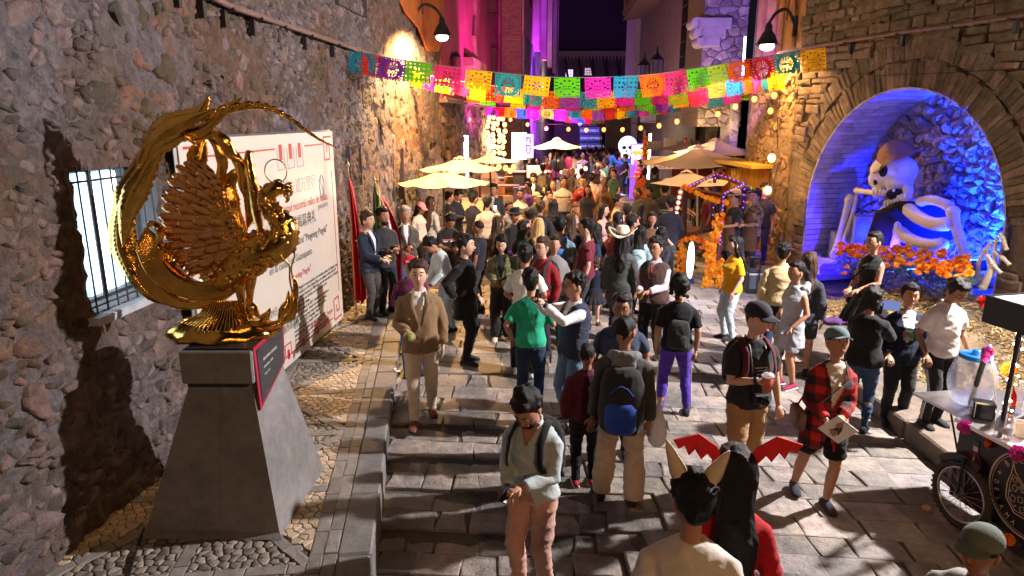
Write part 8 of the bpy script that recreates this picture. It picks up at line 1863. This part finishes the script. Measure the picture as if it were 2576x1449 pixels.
m=MB();m.box(V(((a_.x+b_.x)/2,kY-.03,1.27)),(b_.x-a_.x+.1,.72,.05));m.build('counter_top',mat('kiosk_top',(.4,.32,.3),.3),e)
c_=WY(1306,367,kY+1.0);m=MB();m.box(c_,(.62,.1,1.12));m.build('light_box',glow('lightbox_white',(1.0,.85,1.0),9),e)
c2_=WY(1330,367,kY+.95);m=MB();m.box(c2_,(.40,.1,1.0));lbx=m.build('light_box',glow('lightbox_lilac',(.5,.36,1.0),2.2),e)
for k,(dx,dz,w_,h_)in enumerate(((-.08,.28,.04,.2),(.0,.34,.16,.05),(.06,.2,.05,.2),(-.05,.02,.16,.05),(-.08,-.15,.05,.25),(.06,-.12,.05,.3),(0,-.3,.14,.05))):m=MB();m.box(c2_+V((dx,-.06,dz))-V((e.location.x,kY,0)),(w_,.02,h_));sub(lbx,m,'glyph',glow('glyph_dark',(.12,.03,.4),.4))
c3_=WY(1375,405,kY+.3);
for k,(x,y,w_,h_,cl_,nm,lb)in enumerate(((1405,415,.55,.5,(.02,.02,.02),'black_basin','black round basin on the kiosk counter'),(1431,413,.28,.62,(.35,.03,.12),'drink_dispenser','red drink dispenser on the kiosk counter'),(1346,432,.7,.5,(.75,.6,.5),'menu_board','pale lit menu board on the kiosk front'),(1410,436,.7,.35,(.22,.05,.25),'purple_carton','purple patterned cartons on the kiosk side'),(1416,428,.5,.10,(.75,.45,.02),'yellow_tray','bright yellow tray on top of the purple cartons'))):
 p=WY(x,y,kY-.42);m=MB();
 if nm in('black_basin','drink_dispenser'):m.lathe([(w_*.35,-h_/2),(w_*.5,-h_*.3),(w_*.5,h_*.3),(w_*.42,h_*.45),(w_*.1,h_*.5)],p,16)
 else:m.box(p,(w_,.3,h_),bev=.015)
 m.build(nm,mat('goods_%s'%nm,cl_,.4,.1,emit=.25 if nm=='menu_board' else 0,emcol=cl_),None,loc=p,label=lb,cat=nm.replace('_',' '))
p=WY(1425,455,kY-1.2);m=MB();m.box(V((p.x,p.y,.5)),(.9,.5,1.0),bev=.02);m.build('white_counter',mat('white_counter',(.65,.62,.72),.5),None,loc=(p.x,p.y,0),label='white side counter at the right end of the kiosk',cat='counter')
sp_=WY(1578,372,33);e=empty('skull_figure',V((sp_.x,33,0)),'tall cut out skull figure glowing white far down the street','skull figure')
gsk=mat('skull_white',(.75,.75,.82),.5,0,emit=1.3,emcol=(.75,.8,1.0));m=MB();m.ball(sp_+V((.02,0,.1)),(.46,.16,.46),20,14);m.ball(sp_+V((-.05,0,-.34)),(.25,.13,.24),14,10);so2=bpy.data.objects.new('skull',bpy.data.meshes.new('s'));so2.data.materials.append(gsk);C.objects.link(so2);so2.parent=e;m.v=[v-e.location for v in m.v];remesh(m,.03,so2,None,4)
for(dx,dz,r_)in((-.17,.02,.10),(.12,.03,.11),(-.06,-.14,.05)):m=MB();m.ball(sp_+V((dx,-.14,dz)),(r_,.06,r_*.85),10,8);m.build('eye_socket',BLACK,e,True)
m=MB();m.tube([sp_+V((-.2,-.13,-.33)),sp_+V((-.05,-.16,-.39)),sp_+V((.12,-.13,-.33))],.018,6);m.build('grin',BLACK,e)
blu=mat('figure_blue',(.05,.15,.5),.5,0,emit=.5,emcol=(.05,.2,1.0))
m=MB();m.tube([sp_+V((0,0,-.5)),sp_+V((.1,0,-1.2)),V((sp_.x+.1,33,.4))],.14,10);m.build('spine',blu,e)
for P in(((-.1,-.75),(-.5,-.65),(-.72,-.35),(-.78,-.9)),((.1,-.8),(.5,-.75),(.7,-1.1))):m=MB();m.tube(smooth_path([sp_+V((a,0,b_))for a,b_ in P],10),.07,8);m.build('arm',blu,e,True)
for k in range(4):m=MB();m.tube(smooth_path([sp_+V((.05,-.12,-.85-.16*k)),sp_+V((.35,-.10,-.8-.16*k)),sp_+V((.45,0,-.95-.16*k))],8),.035,6);m.build('rib',gsk,e,True)
a_,b_=WY(1590,420,30),WY(1628,420,30);e=empty('neon_stall',V((a_.x,30,0)),'small stall with flaming orange fringe and violet neon tubes','stall')
m=MB();m.box(V(((a_.x+b_.x)/2,30,WY(1600,384,30).z)),(b_.x-a_.x,.9,.16),bev=.05);m.build('fringe',mat('fringe_orange',(.8,.3,.02),.8,.3,.5,30,emit=1.6,emcol=(1,.35,.04)),e)
m=MB();m.box(V(((a_.x+b_.x)/2,30.4,.9)),(b_.x-a_.x,.1,2.9));m.build('back_panel',glow('violet_panel',(.25,.08,.9),.8),e)
for k in range(9):x=a_.x+(b_.x-a_.x)*(k+.5)/9;m=MB();m.tube([V((x,30.2,2.3)),V((x+.02,30.2,1.5+.2*(k%3)))],.03,6);m.build('neon_tube',glow('neon_pink' if k%3 else 'neon_white',(1,.5,.9)if k%3 else(1,.9,.95),6),e)
m=MB();m.box(V((b_.x+.05,29.9,1.3)),(.10,.1,3.0));m.build('post',glow('post_white',(1,.75,.65),5),e)
m=MB();m.box(V((b_.x-.22,29.8,1.4)),(.10,.1,3.1));m.build('timber_post',WOOD,e)
a_,b_=WY(1634,400,25.5),WY(1742,400,25.5);e=empty('mixology_stall',V((a_.x,25.5,0)),'white canvas stall front lettered MIXOLOGIA in orange','stall')
zt,zb=WY(1650,372,25.5).z,WY(1650,425,25.5).z
m=MB();m.box(V(((a_.x+b_.x)/2,25.5,(zt+zb)/2-.15)),(b_.x-a_.x,.05,zt-zb-.3));m.build('banner',mat('stall_canvas',(.75,.62,.48),.7,.05,emit=.35,emcol=(1,.75,.5)),e)
m=MB();m.box(V(((a_.x+b_.x)/2,26.4,zt+.05)),(b_.x-a_.x+.2,2.0,.12),rx=rad(-8));m.build('roof',mat('canvas_grey',(.38,.33,.31),.8,.1),e)
text('MiXOLOGIA',.42,mat('orange_letter',(.75,.16,.01),.5,0,emit=.3,emcol=(1,.2,.01)),e,frameM(V((.14,-.04,(zt+zb)/2-.35)),(1,0,0),(0,0,1)),sx=.9,ext=.02)
for k in range(2):
 p=WY(1622+k*100,410,24.9);e=empty('marigold_post',V((p.x,p.y,0)),'post wrapped in marigolds %s the lettered canvas'%('left of' if k==0 else 'right of'),'post');m=MB();m.tube([V((p.x,p.y,0)),V((p.x,p.y,2.7))],.05,8);m.build('post',WHITEP,e)
 for j in range(16):o=bpy.data.objects.new('bloom',MG[j%4]);C.objects.link(o);o.parent=e;o.location=V((random.Random(j).uniform(-.05,.05),-.06,2.75-j*.065));o.scale=(.085,)*3;set_mat(o,mgM[j%3])
table(1700,470,(2.2,.7,.95),'timber counter inside the right stalls',cloth_=None)
p=WY(1660,405,24);m=MB();m.box(V((p.x+.9,23,1.3)),(1.4,.1,1.0));m.build('red_board',mat('red_board',(.22,.03,.02),.6,.2),None,loc=(p.x+.9,23,0),label='dark red board hanging under the largest right parasol',cat='board')
p=W(2118,815,.20);m=MB();
for k in range(5):m.ball(p+V((rng.uniform(-.2,.25),rng.uniform(-.1,.1),.04)),(rng.uniform(.12,.2),.12,.06),10,6)
o=bpy.data.objects.new('purple_shawl',bpy.data.meshes.new('s'));C.objects.link(o);o.data.materials.append(cloth((.08,.03,.12)));o.location=p;m.v=[v-p for v in m.v];remesh(m,.02,o,lambda me:wrinkle(me,.02,5),3);tag(o,'crumpled dark purple shawl lying on the stone ledge','shawl')
def hold(key,hand,fn):
 r=PEOPLE[key];return r
pl_=PEOPLE['plaid'];e=empty('white_card',pl_.location,'white card with a small dark print held by the plaid shirt woman','card',rz=pl_.rotation_euler.z)
m=MB();Mx=Matrix.Rotation(rad(20),3,'X')@Matrix.Rotation(rad(40),3,'Y');m.box((0,0,0),(.26,.006,.20));m.v=[V((-.02,-.36,.93))+Mx@v for v in m.v];m.build('card',WHITEP,e,world=False)
m=MB();m.prism([(-.05,-.04),(.05,-.04),(.03,.01),(.0,.05),(-.03,.01)],V((-.02,-.36,.93))+Mx@V((0,-.004,0)),Mx@V((1,0,0)),Mx@V((0,0,1)),Mx@V((0,-1,0)),0,.001);m.build('print',mat('print_ink',(.04,.03,.03),.6),e,world=False)
vv=PEOPLE['video'];e=empty('video_camera',vv.location,'black video camera held up by the person in black sweater','camera',rz=vv.rotation_euler.z)
m=MB();m.box((-.06,-.48,1.36),(.11,.30,.13),bev=.02);m.build('camera_body',BLACK,e,world=False);m=MB();m.tube([(-.06,-.62,1.37),(-.06,-.74,1.37)],.045,12);m.build('lens',BLACK,e,world=False);m=MB();m.box((-.20,-.44,1.40),(.16,.02,.10));m.build('flip_screen',mat('screen_dim',(.02,.03,.08),.2,0,emit=.6,emcol=(.3,.4,.9)),e,world=False)
hh=PEOPLE['hooded'];p=hh.location+V((.32,-.05,.72));e=empty('plastic_bag',p,'white plastic carrier bag hanging beside the hiking backpack','bag');m=MB();m.lathe([(.01,.30),(.03,.22),(.06,.14),(.09,.02),(.085,-.08),(.05,-.13),(.01,-.14)],p,14);m.build('bag_body',mat('thin_plastic',(.7,.7,.75),.3,.1,.6,14,alpha=.8),e,True)
bn_=PEOPLE['bunny'];hz_=1.62
def blade(root,pts_,w_,m_,name):mb=MB();leaf(mb,pts_,lambda t:w_*(.45+.55*math.sin(PI*min(1,t*1.05)**1.3))*math.sqrt(max(.02,1-t**6)),th=.012,nseg=12,nx=4,barb=0,arch=.2,face=V((0,1,0)));return mb.build(name,m_,root,True,world=False)
for sx,x1,z1 in((-1,-.10,.27),(1,.16,.24)):blade(bn_,[(-sx*.04,0,1.76),(-sx*.08,.0,1.86),(-sx*.15,.0,1.76+z1)],.040,cloth((.62,.50,.38)),'bunny_ear')
dv=PEOPLE['devil']
for sx in(-1,1):
 m=MB();pts2=[(.05,1.60),(.10,1.70),(.20,1.77),(.33,1.73),(.30,1.68),(.27,1.70),(.245,1.645),(.215,1.68),(.18,1.625),(.15,1.66),(.11,1.61),(.07,1.58)]
 q=[(a*sx,b_)for a,b_ in pts2];m.prism(q,(0,.0,.14),(1,0,0),(0,0,1),(0,1,0),-.006,.006);m.build('wing_horn',cloth((.62,.02,.03)),dv,world=False)
# FINISH: remesh everybody, then copy the far crowd
run_jobs()
SLOT={'shirt':0,'jacket':0,'trousers':1}
def far_copy(i,root,loc,yaw,h,colour,label,group):
 c=copy_tree(root);c.location=loc;c.rotation_euler=(0,0,yaw);k=h/1.70;c.scale=(k,k,k);tag(c,label,'person',group)
 for ch in c.children:
  if ch.name.split('.')[0]in('shirt','jacket','tee'):set_mat(ch,cloth(cols[colour]))
  if ch.name.split('.')[0]=='body':set_mat(ch,SKIN[rng.choice(['tan','brown','fair'])])
 return c
rng=random.Random(12)
names_={0:'man',1:'long haired woman',2:'man seen from behind',3:'woman with a bun',4:'cropped haired man'}
words_={'tee':'top'}
for i,(x,y,col,k,wh)in enumerate(far_spec):
 h=rng.uniform(1.58,1.80)if k in(0,2,4)else rng.uniform(1.54,1.68);p=W(x,y,h)
 far_copy(i,PRO[k],V((p.x,p.y,0)),rng.uniform(-2.6,2.6)if k!=2 else rad(180)+rng.uniform(-.5,.5),h,col,'%s in %s top %s'%(names_[k],col,wh),'people in the distant crowd')
for i,(x,y,col,k)in enumerate(back_spec):
 h=1.68;p=W(x,y,h)if y>312 else WY(x,y,60);p=V((p.x,p.y,0))
 far_copy(i,PRO[k],p,rng.uniform(-3,3),h,col,'small figure in the dark throng at the far end of the street','throng at the end of the street')
for r in PRO:
 for ch in list(r.children_recursive):bpy.data.objects.remove(ch)
 bpy.data.objects.remove(r)
dg=bpy.context.evaluated_depsgraph_get()
for o in[o for o in scene.objects if o.type=='FONT']:
 me=bpy.data.meshes.new_from_object(o.evaluated_get(dg));q=bpy.data.objects.new(o.name,me);M=o.matrix_local.copy();par=o.parent;ms=list(o.data.materials)
 nm=o.name;bpy.data.objects.remove(o);q.name=nm;C.objects.link(q);q.parent=par;q.matrix_local=M
 if not me.materials:
  for m_ in ms:me.materials.append(m_)
